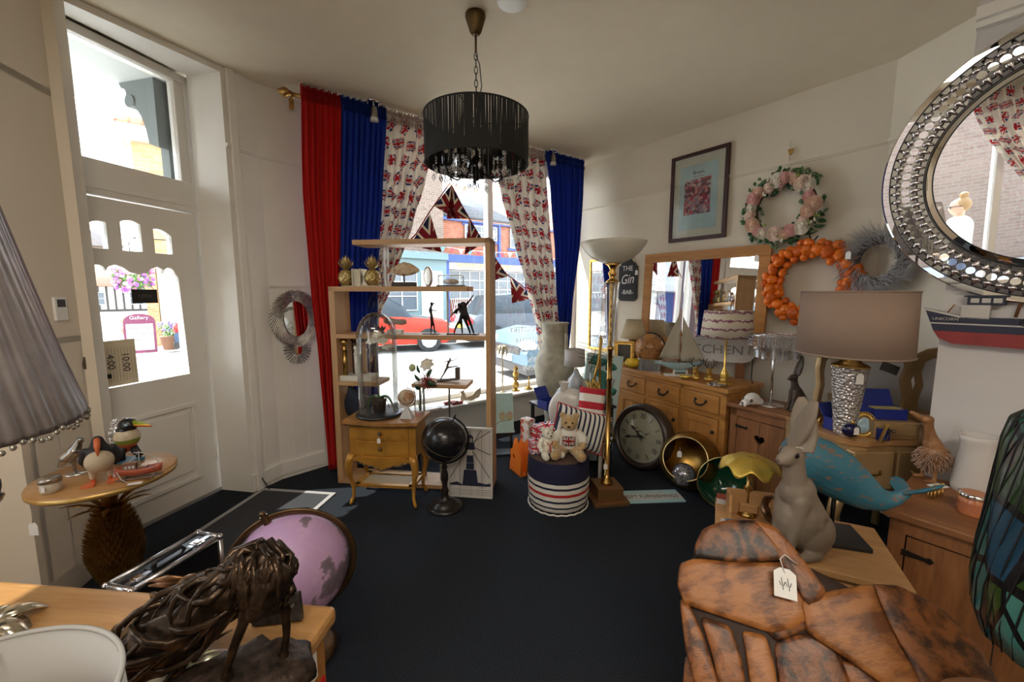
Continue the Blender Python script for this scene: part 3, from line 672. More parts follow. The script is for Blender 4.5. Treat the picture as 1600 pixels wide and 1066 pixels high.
# ================= curtains =================
def cs(x,y,off): # pixel -> (s,z) on curtain plane
    n=Vector((-NRM.x,-NRM.y)); A=CW+n*off; B=P3+n*off
    d=ray(x,y); t=(B-A).normalized(); nn=Vector((-t.y,t.x)); k=nn.dot(A)/(nn.x*d.x+nn.y*d.y); p=Vector((0,0,EYE))+d*k
    return (Vector((p.x,p.y))-A).dot(t),p.z
def lerp_edge(pts,z):
    pts=sorted(pts,key=lambda q:-q[1])
    if z>=pts[0][1]: return pts[0][0]
    for a,b in zip(pts,pts[1:]):
        if a[1]>=z>=b[1]:
            f=(a[1]-z)/max(1e-6,a[1]-b[1]); f=f*f*(3-2*f)*.4+f*.6; return a[0]+(b[0]-a[0])*f
    return pts[-1][0]
def curtain(name,label,left,right,mt,off=.27,amp=.025,folds=9,seed=1,group=None,zb=None):
    L_=[cs(x,y,off) for x,y in left]; R_=[cs(x,y,off) for x,y in right]
    zt=2.868; z0=min(min(q[1] for q in L_),min(q[1] for q in R_)) if zb is None else zb
    rnd=random.Random(seed); ph=[rnd.uniform(0,6.3) for _ in range(4)]
    def f(u,v):
        z=zt+(z0-zt)*v; s_=lerp_edge(L_,z)*(1-u)+lerp_edge(R_,z)*u
        w=math.sin(u*folds*2*PI+ph[0]+.6*math.sin(v*3+ph[1]))*.7+.3*math.sin(u*folds*4.7*PI+ph[2])
        a=amp*(.45+.55*min(1,v*6))*(1+.25*math.sin(v*9+ph[3]))
        if v<.035: a=amp*.35
        return FW@Vector((s_+.006*math.sin(u*folds*4*PI+ph[1]+v*4),-off+w*a,z))
    m=MB(); m.grid(f,folds*14,44)
    o=m.build(name,mt,solid=.0015); tag(o,label,'curtain',group)
    def r(u,v): # gathered heading above the rod pocket
        z=zt-.06+(.10)*v; s_=lerp_edge(L_,zt)*(1-u)+lerp_edge(R_,zt)*u
        return FW@Vector((s_,-off+.020*math.sin(u*folds*7*PI+ph[0])+(.012 if .25<v<.75 else 0),z+.008*math.sin(u*folds*5*PI)*v))
    m=MB(); m.grid(r,folds*20,4); h=m.build('gathered_heading',mt,o,solid=.0015)
    return o
REDC=cloth('sheer red fabric',(.62,.015,.012),.42); BLUC=cloth('sheer blue fabric',(.012,.050,.36),.42)
UC=flagcloth('union flag voile',(4,15)); UC2=flagcloth('union flag voile right',(5,15))
curtain('red_curtain','plain red curtain hanging at the left end of the window rod',[(470,140),(474,300),(487,450),(500,560),(513,715)],[(532,155),(532,300),(531,450),(533,560),(531,712)],REDC,folds=6,seed=1,zb=.06)
curtain('blue_curtain','plain blue curtain between the red curtain and the left flag curtain',[(531,155),(530,300),(529,450),(530,560),(534,715)],[(603,172),(597,300),(592,400),(590,500),(592,712)],BLUC,folds=8,seed=2,zb=.3)
curtain('flag_curtain','white curtain with scattered union flags, left one of the pair, swept back',[(600,171),(596,300),(590,400),(573,480),(560,600)],[(690,192),(664,285),(646,345),(618,430),(592,500),(585,600)],UC,off=.25,folds=7,amp=.03,seed=3,zb=.8,group=None)
curtain('flag_curtain','white curtain with scattered union flags, right one of the pair, above the tall vase',[(775,215),(785,300),(806,380),(823,440),(840,510),(850,600)],[(853,240),(860,340),(868,450),(872,520),(874,600)],UC2,off=.25,folds=7,amp=.03,seed=4,zb=.7)
curtain('blue_curtain','plain blue curtain at the right end of the rod beside the wall',[(852,240),(858,300),(866,400),(870,480),(868,600)],[(912,252),(910,300),(905,380),(893,480),(882,600)],BLUC,folds=6,seed=5,zb=.7)
# rod
a_=cs(455,140,.28); b_=cs(912,252,.28); zr=2.845
t=thing('curtain_pole','antique brass curtain pole with ball finials across the shop window','curtain pole',FW@Vector((a_[0],-.232,zr)))
R4=FW.to_3x3().to_4x4(); ln=a_[0]-b_[0]
m=MB(); m.tube([R4@Vector((.02,0,0)),R4@Vector((-ln-.0,0,0))],.014,12); m.build('pole',BRASS,t)
for q in (.035,-ln-.02):
    m=MB(); m.ball(.034,R4@T(q,0,0)); m.tube([R4@Vector((q-.04,0,0)),R4@Vector((q+.04,0,0))],[.022,.016],12); m.build('finial',BRASS,t)
for q in (-.02,-ln+.02):
    m=MB(); m.tube([R4@Vector((q,0,0)),R4@Vector((q,.12,-.02))],.009,8); m.cbox((0,0,0),(.03,.03,.07),R4@T(q,.10,-.03)); m.build('bracket',BRASS,t)
# spotlights on the ceiling in front of the curtains
def spot(p,label):
    q=atz(*p,CH); t=thing('ceiling_spotlight',label,'spotlight',q,0,'ceiling spotlights by the curtains')
    m=MB(); m.solid([(.045,0),(.045,-.012),(.03,-.02)],20); m.build('ceiling_plate',CHROME,t)
    m=MB(); m.tube([(0,0,-.01),(0.005,0,-.05)],.007,8); m.solid([(.02,0),(.024,-.02),(.026,-.06),(.030,-.075)],16,T(.004,0,-.05)); m.build('lamp_holder',mat('brushed nickel',(.45,.42,.38),.3,1),t)
    m=MB(); m.solid([(.027,0),(.033,-.03),(.031,-.034)],18,T(.004,0,-.12)); m.build('bulb',mat('spot bulb glass',(.8,.8,.8),.1),t)
spot((583,157),'small nickel ceiling spotlight in front of the left blue curtain'); spot((864,234),'small nickel ceiling spotlight above the right blue curtain')
t=thing('smoke_detector','white round smoke detector cropped by the top edge above the chandelier','smoke detector',atz(800,-2,CH))
m=MB(); m.solid([(.075,0),(.075,-.018),(.06,-.03),(.03,-.034)],28); m.build('case',mat('white plastic',(.8,.8,.78),.4),t)
# ================= bunting in the window =================
def flagface(name,N=1): 
    m_,nt,b_=base(name); u,v,_=xyz(nt,'UV'); x=u-.5; y=(v-.5)*.62; ins,wh,rd=flagmask(nt,x,y,.5,.31)
    c=mixc(nt,wh,(.02,.025,.10),(.80,.72,.58)); c=mixc(nt,rd,c,(.32,.015,.03)); nt.links.new(c,b_.inputs['Base Color']); b_.inputs['Roughness'].default_value=.9; cloth_out(nt,b_,c,.25); return m_
FLAG=flagface('union flag print')
BR=cloth('burgundy tape',(.35,.015,.03),.1)
n_=Vector((-NRM.x,-NRM.y))
def bp(x,y): # point just inside the glass
    A=CW+n_*.12;B=P3+n_*.12; return onwall(A,B,x,y)
t=thing('window_bunting','burgundy edged union flag bunting strung in two swags inside the shop window','bunting')
path=[bp(*q) for q in ((630,386),(650,366),(672,330),(703,286),(724,325),(749,368),(770,400),(791,428),(815,446),(833,463))]
m=MB(); m.tube(path,.006,5); m.build('tape',BR,t)
for (x1,y1,x2,y2,tx,ty) in ((640,384,672,334,690,394),(678,322,706,288,712,342),(706,288,733,342,698,342),(733,340,756,380,726,398),(767,392,794,432,758,442),(797,432,834,466,800,474)):
    a=bp(x1,y1);b=bp(x2,y2);c=bp(tx,ty)
    m=MB(); m.add([a,b,c],[(0,1,2)],None,[(.15,.95),(.85,.95),(.5,.05)]); m.build('pennant',FLAG,t,solid=.002)
# ================= chandelier =================
cc=atz(743,33,CH); cx,cy=cc.x,2.36; cx=cx*2.36/cc.y
t=thing('drum_chandelier','black string drum chandelier with crystal drops hanging from the ceiling','chandelier',(cx,cy,0))
CR=glassthin('crystal',(.93,.93,.95),.55,.05)
m=MB(); m.solid([(.052,CH),(.055,CH-.015),(.05,CH-.03),(.032,CH-.085),(.022,CH-.10),(.012,CH-.105)],28); m.tube([(0,0,CH-.1),(0,0,CH-.19)],.006,8); m.build('ceiling_rose',mat('dark antique brass',(.12,.08,.035),.35,1),t)
m=MB(); z=CH-.19; k=0
while z>2.42:
    M=T(0,0,z-.02)@RZ(k*PI/2)@RX(PI/2); m.tube([(.009*math.cos(a*PI/5),.021*math.sin(a*PI/5),0) for a in range(10)],.0022,5,M,closed=True); z-=.034; k+=1
m.build('chain',BLACKM,t)
m=MB(); m.tube([(0,0,CH-.2),(.02,0,CH-.25),(.03,0,CH-.36),(.01,0,CH-.46),(0,0,2.40)],.003,6); m.build('cable',BLACKP,t)
R_=.282; zt,zb=2.40,2.155
SM=mat('black shade fabric',(.008,.008,.008),.8)
m=MB(); 
for z in (zt,zb): m.tube([(R_*math.cos(a*PI/32),R_*math.sin(a*PI/32),z) for a in range(64)],.005,6,closed=True)
for a in range(3): m.tube([(0,0,zt-.03),(R_*math.cos(a*2.094+.3),R_*math.sin(a*2.094+.3),zt)],.003,5)
m.build('shade_ring',SM,t)
# string shade: vertical threads in small clumps, as one woven skin
rnd=random.Random(3); m=MB(); N=640
for i in range(N):
    if rnd.random()<.06: continue
    a=2*PI*i/N+rnd.uniform(-.003,.003); w=.0019+rnd.random()*.0008; a2=a+rnd.uniform(-.012,.012)
    p=[(R_+.002)*math.cos(a),(R_+.002)*math.sin(a)]; q=[(R_+.002)*math.cos(a2),(R_+.002)*math.sin(a2)]
    tx,ty=-math.sin(a)*w,math.cos(a)*w
    m.add([(p[0]-tx,p[1]-ty,zb),(p[0]+tx,p[1]+ty,zb),(q[0]+tx,q[1]+ty,zt),(q[0]-tx,q[1]-ty,zt)],[(0,1,2,3)])
m.build('string_shade',SM,t)['kind']='stuff'
m=MB(); m.solid([(.02,0),(.05,.01),(.05,.02),(.02,.04)],20,T(0,0,2.31)); m.tube([(0,0,2.42),(0,0,2.07)],.010,8); m.solid([(.02,0),(.035,.02),(.02,.05)],16,T(0,0,2.15)); m.build('centre_column',BLACKM,t)
ca=[]
for k in range(5):
    a=k*2*PI/5+.5; c_,s_=math.cos(a),math.sin(a)
    m=MB(); pts=[]
    for (r,z) in ((.02,2.19),(.06,2.11),(.11,2.075),(.16,2.10),(.175,2.15)): pts.append((r*c_,r*s_,z))
    m.tube(pts,.005,8); m.solid([(.03,0),(.034,.008),(.012,.012)],16,T(.175*c_,.175*s_,2.15)); m.cyl(.010,2.15,2.22,10,T(.175*c_,.175*s_,0)); m.build('arm',BLACKM,t); ca.append((c_,s_))
    m=MB(); m.ball((.016,.016,.035),T(.175*c_,.175*s_,2.255)); m.build('candle_bulb',mat('frosted bulb',(.7,.68,.62),.15),t)
def drop(m,x,y,z,s=1.0):
    for q in range(3): m.ball(.006*s,T(x,y,z-.013*q*s),n=6)
    m.lathe([(0,0),(.008*s,-.012*s),(.011*s,-.028*s),(0,-.046*s)],6,T(x,y,z-.04*s))
k=0
for (c_,s_) in ca:
    for q in range(7):
        b_=q*2*PI/7; m=MB(); drop(m,.175*c_+.032*math.cos(b_),.175*s_+.032*math.sin(b_),2.145,.95); m.build('crystal_drop',CR,t).data.polygons.foreach_set('use_smooth',[False]*len(m.f))
for q in range(14):
    b_=q*2*PI/14; m=MB(); drop(m,.05*math.cos(b_),.05*math.sin(b_),2.31-(q%2)*.02,.9); m.build('crystal_drop',CR,t)
for q in range(22):
    b_=q*2*PI/22; r=.24 if q%2 else .12; m=MB(); drop(m,r*math.cos(b_),r*math.sin(b_),2.15 if q%2 else 2.11,1.0); m.build('crystal_drop',CR,t)
# ================= winged mirror on the left panelling =================
wp=onwall(P3,P2,462,512); 
_d2=(P2-P3).normalized(); FL=Matrix.Translation((wp.x,wp.y,wp.z))@Matrix(((_d2.x,_d2.y,0,0),(_d2.y,-_d2.x,0,0),(0,0,1,0),(0,0,0,1)))
RL=FL.to_3x3().to_4x4()
t=thing('winged_mirror','silver feathered wing mirror hung on the white panelling by the red curtain','mirror',wp)
SIL=mat('aged silver leaf',(.55,.52,.48),.3,1,var=.35,vscale=30,bump=.3,bscale=90)
m=MB(); el=[(.088*math.cos(a*PI/18),.07+.135*math.sin(a*PI/18)) for a in range(36)]; m.prism(el,0.021,.029,RL@FRONT); 
m.prism([(.03*math.cos(a*PI/12),-.165+.045*math.sin(a*PI/12)) for a in range(24)],.021,.029,RL@FRONT)
m.build('mirror_glass',MIRROR,t)
for sgn in (-1,1):
    m=MB()
    for L_ in range(5):
        for k in range(26):
            f=k/25; ang=PI*.5-sgn*(f*PI*.98+.02); r1=.105+.012*L_
            x=(.105+L_*.017)*math.cos(ang); z=.07+(.150+L_*.014)*math.sin(ang)
            if z<-.02-.0*L_: pass
            dx,dz=(-math.sin(ang)*sgn*-1,math.cos(ang)*-sgn)
            M=T(x,-.02-.002*L_,z)@RY(-(ang-PI/2)*1.0+sgn*(.95))@S(.006,.004,.030); m.ball(1,RL@M,n=6)
    # tail feathers sweeping round the lower oval
    for L_ in range(4):
        for k in range(14):
            f=k/13; ang=PI*.42-sgn*f*PI*.92+(0 if sgn>0 else PI*.16); x=(.045+L_*.016)*math.cos(ang); z=-.165+(.06+L_*.016)*math.sin(ang)
            m.ball(1,RL@T(x,-.018,z)@RY(-(ang-PI/2))@S(.007,.004,.014),n=6)
    m.build('wing',SIL,t)
m=MB(); m.tube([RL@Vector((-.03,-.02,.235)),RL@Vector((0,-.025,.25)),RL@Vector((.04,-.02,.235))],.006,6); m.prism([(0.10*math.cos(a*PI/18),.05+.16*math.sin(a*PI/18)) for a in range(36)],0.002,.010,RL@FRONT); m.build('backplate',SIL,t)
# ================= stepped shelf unit =================
SB=Vector((-1.327,2.998)); SR=Vector((-.15,2.845)); sw=(SR-SB).length; srz=math.atan2(SR.y-SB.y,SR.x-SB.x)
FS=Matrix.Translation((SB.x,SB.y,0))@RZ(srz)
SW=wood('pale oak shelving',(.40,.22,.10),(.56,.34,.17),5,0,.5); SWZ=wood('pale oak shelving upright',(.40,.22,.10),(.56,.34,.17),5,2,.5)
t=thing('shelf_unit','pale oak stepped display shelf unit with offset shelves in front of the window','shelf unit',(SB.x,SB.y,0),srz)
def shp(n,x0,x1,z0,z1,mt=SW,y0=0,y1=.215): m=MB(); m.box(x0,x1,y0,y1,z0,z1); return m.build(n,mt,t,bevel=.002)
shp('side_panel',-.01,.035,0,1.495,SWZ); shp('side_panel',sw-.035,sw,0,1.825,SWZ)
shp('shelf',.19,sw,1.790,1.825); shp('shelf',-.01,1.02,1.462,1.497); shp('shelf',.035,sw-.035,1.118,1.150); shp('shelf',.035,.34,.765,.795); shp('shelf',.60,1.01,.765,.795); shp('shelf',.035,sw-.035,0,.03)
SST=mat('brushed steel strut',(.35,.33,.31),.35,1)
for x,z0,z1 in ((.36,1.497,1.79),(.385,1.497,1.79),(.84,1.15,1.462)): m=MB(); m.box(x-.006,x+.006,.14,.155,z0,z1); m.build('metal_strut',SST,t)
for x in (.61,.64,.84): m=MB(); m.box(x-.006,x+.006,.14,.155,.03,.765); m.build('metal_strut',SST,t)
def onsh(x,y,z): return FS@Vector((x-.055,y,z))
def leafblade(m,L_,W_,M,curl=.3,n=6,th=.0012):
    vs=[]
    for i in range(n+1):
        f=i/n; w=W_*math.sin(PI*min(1,f*.92+.08))**.8*.5; x=L_*math.cos(curl*f*1.2)*f; z=-L_*math.sin(curl*f*1.2)*f*f
        vs+=[(x,-w,z),(x,0,z+w*.25+th),(x,w,z)]
    fs=[]
    for i in range(n): a=i*3; fs+=[(a,a+3,a+4,a+1),(a+1,a+4,a+5,a+2),(a,a+1,a+2,a+5,a+4,a+3)] if False else [(a,a+3,a+4,a+1),(a+1,a+4,a+5,a+2)]
    m.add(vs,fs,M)
def pine_fruit(parent,M,r,h,mt,leaves=True,lname='leaf_crown',lm=None):
    m=MB()
    def fn(a,rr,z):
        u=a*8/(2*PI); v=z/h*7; b=abs(math.sin(PI*(u+v*.5)))*abs(math.sin(PI*(u-v*.5))); return rr*(1+.12*b),z
    m.lathe([(0,0)]+[(r*math.sin(PI*(.12+.76*j/16))**.6,h*j/16) for j in range(17)]+[(0,h)],64,M,fn=fn); m.build('fruit',mt,parent)
    m=MB()
    for L_ in range(4):
        for k in range(8-L_):
            a=2*PI*k/(8-L_)+L_*.4; el=.55+L_*.25
            leafblade(m,h*(.75+.08*L_),r*.42,M@T(0,0,h*.98)@RZ(a)@RY(-el),-.25)
    m.build(lname,lm or mt,parent,solid=.001)
GP=mat('satin gold resin',(.52,.40,.17),.38,.8,var=.15,vscale=30)
for x,lb in ((.125,'gold pineapple bookend, left one on the top left shelf'),(.33,'gold pineapple bookend, right one beside the fish ornament')):
    t=thing('pineapple_bookend',lb,'bookend',onsh(x,.12,1.497),srz,'gold pineapple bookends')
    s_=1 if x>.2 else -1
    m=MB(); m.box(-.045+(-.03*s_),.045+(.0 if s_>0 else .03),-.05,.05,0,.008); m.box((-.078 if s_>0 else .068),(-.068 if s_>0 else .078),-.05,.05,0,.13); m.build('base',mat('pale gold metal',(.50,.43,.30),.4,.7),t)
    pine_fruit(t,T(0,0,.008),.055,.115,GP)
# fish ornament
t=thing('fish_ornament','painted wooden fish on a dark block base on the upper shelf','ornament',onsh(.585,.10,1.497),srz)
def fcol(nt):
    q=xyz(nt); c=ramp(nt,nz(nt,18,5),[(.35,(.20,.09,.05)),(.48,(.62,.50,.34)),(.62,(.45,.28,.16)),(.75,(.75,.68,.52))]); return c
m=MB(); m.box(-.085,.085,-.03,.03,0,.032); m.build('base',mat('dark slate block',(.05,.042,.04),.6),t,bevel=.003)
m=MB(); m.cyl(.006,.03,.08,8); m.build('rod',BLACKM,t)
pr=[(-.135,.02),(-.125,.0),(-.10,.012),(-.07,-.015),(0,-.045),(.07,-.03),(.115,0),(.10,.03),(.05,.055),(-.02,.06),(-.07,.045),(-.10,.03),(-.13,.05)]
m=MB(); 
def fish(u,v):
    x=-.10+.215*u; w=math.sin(PI*(u*.93+.04))**.75; return (x,.022*w*math.sin(2*PI*v),.115+.048*w*math.cos(2*PI*v)+.01*math.sin(3*u))
m.grid(fish,22,16,uv=False); m.build('body',pattern('painted fish',fcol,.5),t)
m=MB(); m.prism([(-.095,.115),(-.135,.15),(-.125,.117),(-.138,.085)],-.004,.004,FRONT); m.prism([(-.05,.16),(0,.178),(.05,.168),(.05,.155),(-.04,.15)],-.003,.003,FRONT); m.build('fins',mat('red brown fin',(.28,.08,.05),.6),t)
# oval metal tealight ornament
t=thing('oval_ornament','polished silver hollow oval ornament standing on the upper shelf','ornament',onsh(.762,.12,1.497),srz)
m=MB(); n=28; m.lathe([(.026,-.03),(.030,-.015),(.031,.015),(.027,.03)],n,T(0,0,.072)@RX(PI/2)@S(1,2.35,1)); m.build('shell',CHROME,t,solid=.003)
m=MB(); m.prism([(.027*math.cos(a*PI/14),.072+.064*math.sin(a*PI/14)) for a in range(28)],-.012,-.008,FRONT@T(0,0,.03)); m.build('inner_dish',MIRROR,t)
# wire basket candle tray
t=thing('glass_trinket_box','clear glass trinket tray on a dark base at the end of the upper shelf','box',onsh(.925,.14,1.497),srz)
m=MB(); m.prism([(x*.105,y*.05) for x,y in [(math.copysign(abs(math.cos(a))**.5,math.cos(a)),math.copysign(abs(math.sin(a))**.5,math.sin(a))) for a in [k*PI/10 for k in range(20)]]],0,.010); m.build('base',BLACKP,t)
m=MB()
pr=[(x*.095,y*.045) for x,y in [(math.copysign(abs(math.cos(a))**.5,math.cos(a)),math.copysign(abs(math.sin(a))**.5,math.sin(a))) for a in [k*PI/12 for k in range(24)]]]
for i in range(24):
    a,b=pr[i],pr[(i+1)%24]; m.add([(a[0],a[1],.01),(b[0],b[1],.01),(b[0],b[1],.08),(a[0],a[1],.08)],[(0,1,2,3)])
m.build('glass_wall',CGLASS,t)
m=MB(); m.tube([(a[0],a[1],.08) for a in pr],.0025,6,closed=True); m.build('rim',CHROME,t)
m=MB(); m.ball((.06,.03,.022),T(0,0,.035)); m.build('pebbles',mat('pale pebbles',(.55,.45,.38),.6,var=.3,vscale=60),t)
# statues on the middle shelf
BRZ=mat('black bronze',(.010,.009,.009),.38,.4,var=.3,vscale=30)
def statue(name,label,loc,base_,limbs,rz=0,vox=.003,mt=BRZ,bmt=None):
    t=thing(name,label,'figurine',loc,srz+rz)
    m=MB(); m.box(*base_); m.build('base',bmt or BRZ,t,bevel=.002); blobs('figure',mt,t,limbs,vox,3); return t
z=1.150
statue('single_dancer_statue','slender black bronze dancer with bent arms on the middle shelf',onsh(.79,.10,z),(-.07,.05,-.03,.03,0,.006),[
 ('t',[(.018,.0,.008),(.012,0,.06),(-.002,0,.11)],[.004,.007,.010]),('t',[(-.012,0,.008),(-.008,0,.06),(-.003,0,.11)],[.004,.007,.010]),
 ('t',[(-.003,0,.11),(-.006,0,.145),(-.012,0,.175),(-.008,0,.20)],[.013,.009,.013,.008]),('b',(-.002,0,.222),(.011,.011,.014)),
 ('t',[(-.012,0,.195),(.002,-.01,.176),(.045,-.02,.172)],[.006,.005,.003]),('t',[(-.008,.01,.20),(.012,.012,.228),(.032,.01,.208)],[.006,.004,.003])])
statue('two_dancer_statue','pair of black bronze dancers leaning apart on the middle shelf',onsh(1.015,.10,z),(-.11,.12,-.035,.035,0,.008),[
 ('t',[(.085,.0,.01),(.062,0,.08),(.035,0,.145)],[.006,.010,.015]),('t',[(.055,.01,.01),(.035,.01,.07),(.01,.0,.14)],[.006,.010,.015]),
 ('t',[(.025,0,.14),(.02,0,.18),(.01,0,.215)],[.020,.019,.024]),('b',(-.018,0,.213),(.016,.015,.016)),('t',[(.03,0,.215),(.06,0,.25),(.085,0,.285)],[.010,.006,.004]),
 ('t',[(0,0,.205),(-.045,-.01,.175),(-.09,-.01,.12)],[.009,.007,.003]),('t',[(-.062,0,.012),(-.045,0,.06),(-.015,0,.10),(0,0,.15)],[.006,.008,.012,.014]),('t',[(.0,0,.01),(-.005,.0,.06),(-.01,0,.10)],[.005,.008,.012]),
 ('b',(-.045,.0,.165),(.014,.012,.015)),('t',[(-.045,0,.17),(-.02,0,.185),(.0,0,.16)],[.010,.013,.015])])
t=thing('wooden_whale','small grey wooden whale on a white block behind the glass dome','ornament',onsh(.50,.10,z),srz)
m=MB(); m.box(-.05,.06,-.025,.025,0,.03); m.build('base',mat('white block',(.75,.73,.70),.5),t)
m=MB(); m.tube([(.09,0,.09),(.06,0,.085),(0,0,.09),(-.05,0,.095),(-.085,0,.09)],[.016,.022,.02,.030,.01],12,sc=(1,.6)); m.box(-.004,.004,-.004,.004,.03,.07); m.build('whale_body',mat('weathered grey wood',(.30,.25,.22),.7,var=.2,vscale=20),t)
t=thing('dark_leaf_bowl','small dark brown leaf shaped bowl behind the glass dome','bowl',onsh(.395,.10,z),srz)
m=MB()
for k in range(7): leafblade(m,.055,.03,T(0,0,.012)@RZ(k*.9)@RY(-.6),-.3)
m.cyl(.02,0,.014); m.build('leaves',mat('dark mahogany',(.06,.02,.015),.35),t,solid=.002)
# curtain pole finial samples lower left
def finial(x,y,h,mt,label,z0=.835,ball=.03):
    t=thing('finial_sample',label,'curtain pole sample',onsh(x,y,z0),srz)
    m=MB(); m.solid([(.018,0),(.018,h*.70)],16); m.build('pole_stub',mt,t); m=MB(); m.solid([(.022,0),(.024,.008),(.014,.018),(.018,.026),(.012,.032)],16,T(0,0,h*.70)); m.ball(ball,T(0,0,h*.70+.03+ball)); m.build('ball_finial',mt,t)
t=thing('sample_stand','cream stand holding curtain pole samples on the lower left shelf','stand',onsh(.17,.12,.795),srz)
m=MB(); m.box(-.10,.16,-.10,.05,0,.04); m.build('block',mat('cream painted wood',(.68,.66,.58),.5),t,bevel=.003)
FWH=mat('white gloss wood',(.72,.69,.63),.35)
finial(.115,.06,.27,BRASS,'antique brass pole sample with ball finial, leftmost on the stand'); finial(.165,.12,.30,mat('dark walnut finish',(.10,.045,.02),.4),'dark walnut pole sample with ball finial behind the brass one')
finial(.205,.07,.22,FWH,'white pole sample with small turned finial right of the walnut one',ball=.02); finial(.235,.13,.25,mat('pale peach wood',(.55,.33,.2),.4),'peach wood pole sample behind the white finial',ball=.02)
# diver on driftwood plank
t=thing('diver_sculpture','thin metal diver leaping from a driftwood post on the lower shelf','figurine',onsh(.90,.10,.795),srz)
DW=mat('dark driftwood',(.10,.075,.06),.7,var=.4,vscale=30,bump=.4,bscale=60)
m=MB(); m.box(-.08,.09,-.025,.025,0,.014,RY(-.12)@T(0,0,.008)); m.box(.06,.09,-.02,.02,.02,.11); m.build('driftwood_base',DW,t,bevel=.003)
blobs('diver',mat('pewter',(.16,.14,.13),.4,.7),t,[('t',[(-.06,0,.012),(-.03,0,.06),(-.005,0,.105)],[.004,.007,.010]),('t',[(-.005,0,.105),(.03,0,.112),(.085,0,.122)],[.008,.006,.004]),('t',[(-.005,0,.105),(.0,0,.13),(.015,0,.155)],[.010,.009,.009]),('b',(.02,0,.172),(.008,.008,.010)),('t',[(.012,0,.158),(.045,0,.16),(.075,0,.185)],[.005,.004,.003]),('t',[(.01,0,.158),(-.02,0,.15),(-.035,0,.125)],[.005,.004,.003])],.0028,2)
# vase of artificial flowers
# dark cushion and floral fabric inside lower compartment
def cushion(name,label,loc,rot,w,h,d,mt,back=None,piping=None,group=None):
    t=thing(name,label,'cushion',loc,0,group,rot=rot)
    def f(sg):
        def g(u,v):
            x,z=(u-.5),(v-.5); e=max(0,(1-(2*x)**4))*max(0,(1-(2*z)**4)); pinch=1-.06*(1-abs(abs(2*x)-abs(2*z)))*0-.07*((1-abs(2*x)**2)*(abs(2*z)**6)+(1-abs(2*z)**2)*(abs(2*x)**6))
            return (x*w*pinch,sg*(d/2)*e**.55,z*h*pinch)
        return g
    m=MB(); m.grid(f(-1),18,18); m.mi=1; m.grid(f(1),18,18); m.build('cover',[mt,back or mt],t)
    if piping:
        m=MB(); g=f(1); pts=[g(k/16,0) for k in range(16)]+[g(1,k/16) for k in range(16)]+[g(1-k/16,1) for k in range(16)]+[g(0,1-k/16) for k in range(16)]; m.tube(pts,.005,6,closed=True); m.build('piping',piping,t)
    return t
cushion('dark_cushion','dark navy cushion stuffed in the lower left shelf compartment',onsh(.20,.10,.58),(.35,.5,srz),.28,.26,.11,cloth('navy wool',(.02,.025,.045),0))
t=thing('floral_fabric_roll','pink and grey floral fabric draped behind the globe stand','fabric',(-.47,2.98,0),srz)
def floral(nt):
    v=nt.nodes.new('ShaderNodeTexVoronoi'); v.inputs['Scale'].default_value=14; nt.links.new(coords(nt),v.inputs[0]); return ramp(nt,v.outputs[0],[(.25,(.55,.05,.22)),(.4,(.75,.70,.66)),(.6,(.55,.54,.52)),(.8,(.30,.35,.30))])
m=MB(); m.grid(lambda u,v:((u-.5)*.16,.015*math.sin(u*14),v*.34),20,4); m.build('drape',pattern('floral print',floral,.8),t,solid=.004)
# ================= gilt serpentine night stand =================
NS=Vector((-1.110,2.690,0)); nrz=math.radians(-6); YW=mat('rubbed gold lacquer',(.46,.22,.035),.32,.25,var=.3,vscale=7,bump=.1,bscale=50); YT=mat('worn brown gilt top',(.36,.17,.05),.35,.1,var=.35,vscale=6); GE=mat('dark gilt carving',(.16,.10,.045),.4,.5,var=.5,vscale=50)
t=NST=thing('night_stand','gilt serpentine night stand with two drawers and cane shelf before the shelf unit','night stand',NS,nrz)
W_=.465; D2=.22; H_=.60
def serp(x,amp=.018): u=(x/W_-.5)*2; return -amp*math.cos(u*PI)*.5-amp*.5+ .012*abs(u)**3
def topoutline(ex,yb): 
    pts=[(x*(W_+2*ex)/W_-ex,serp(x)-ex-.01) for x in [W_*k/24 for k in range(25)]]
    return pts+[(W_+ex,yb),(-ex,yb)]
m=MB(); m.prism(topoutline(.03,D2+.03),H_-.022,H_); m.build('top',YT,t,bevel=.006)
m=MB(); m.prism(topoutline(.022,D2+.02),H_-.034,H_-.022); m.build('top_moulding',GE,t,bevel=.004)
m=MB()
def body_out(e): return [(x,serp(x,.014)-e) for x in [W_*k/20 for k in range(21)]]+[(W_,D2),(0,D2)]
m.prism(body_out(0),.345,H_-.034); m.build('carcass',YW,t)
for z0,z1 in ((.470,.560),(.365,.455)):
    m=MB(); xs=[.045+(W_-.09)*k/16 for k in range(17)]; m.prism([(x,serp(x,.014)-.010) for x in xs]+[(x,serp(x,.014)+.005) for x in reversed(xs)],z0,z1); dr=m.build('drawer',YW,t,bevel=.003)
    m=MB(); m.solid([(.012,0),(.015,.004),(.011,.011),(.004,.014)],14,T(W_/2,-.030,(z0+z1)/2+.004)@RX(PI/2)); m.build('knob',GE,dr)
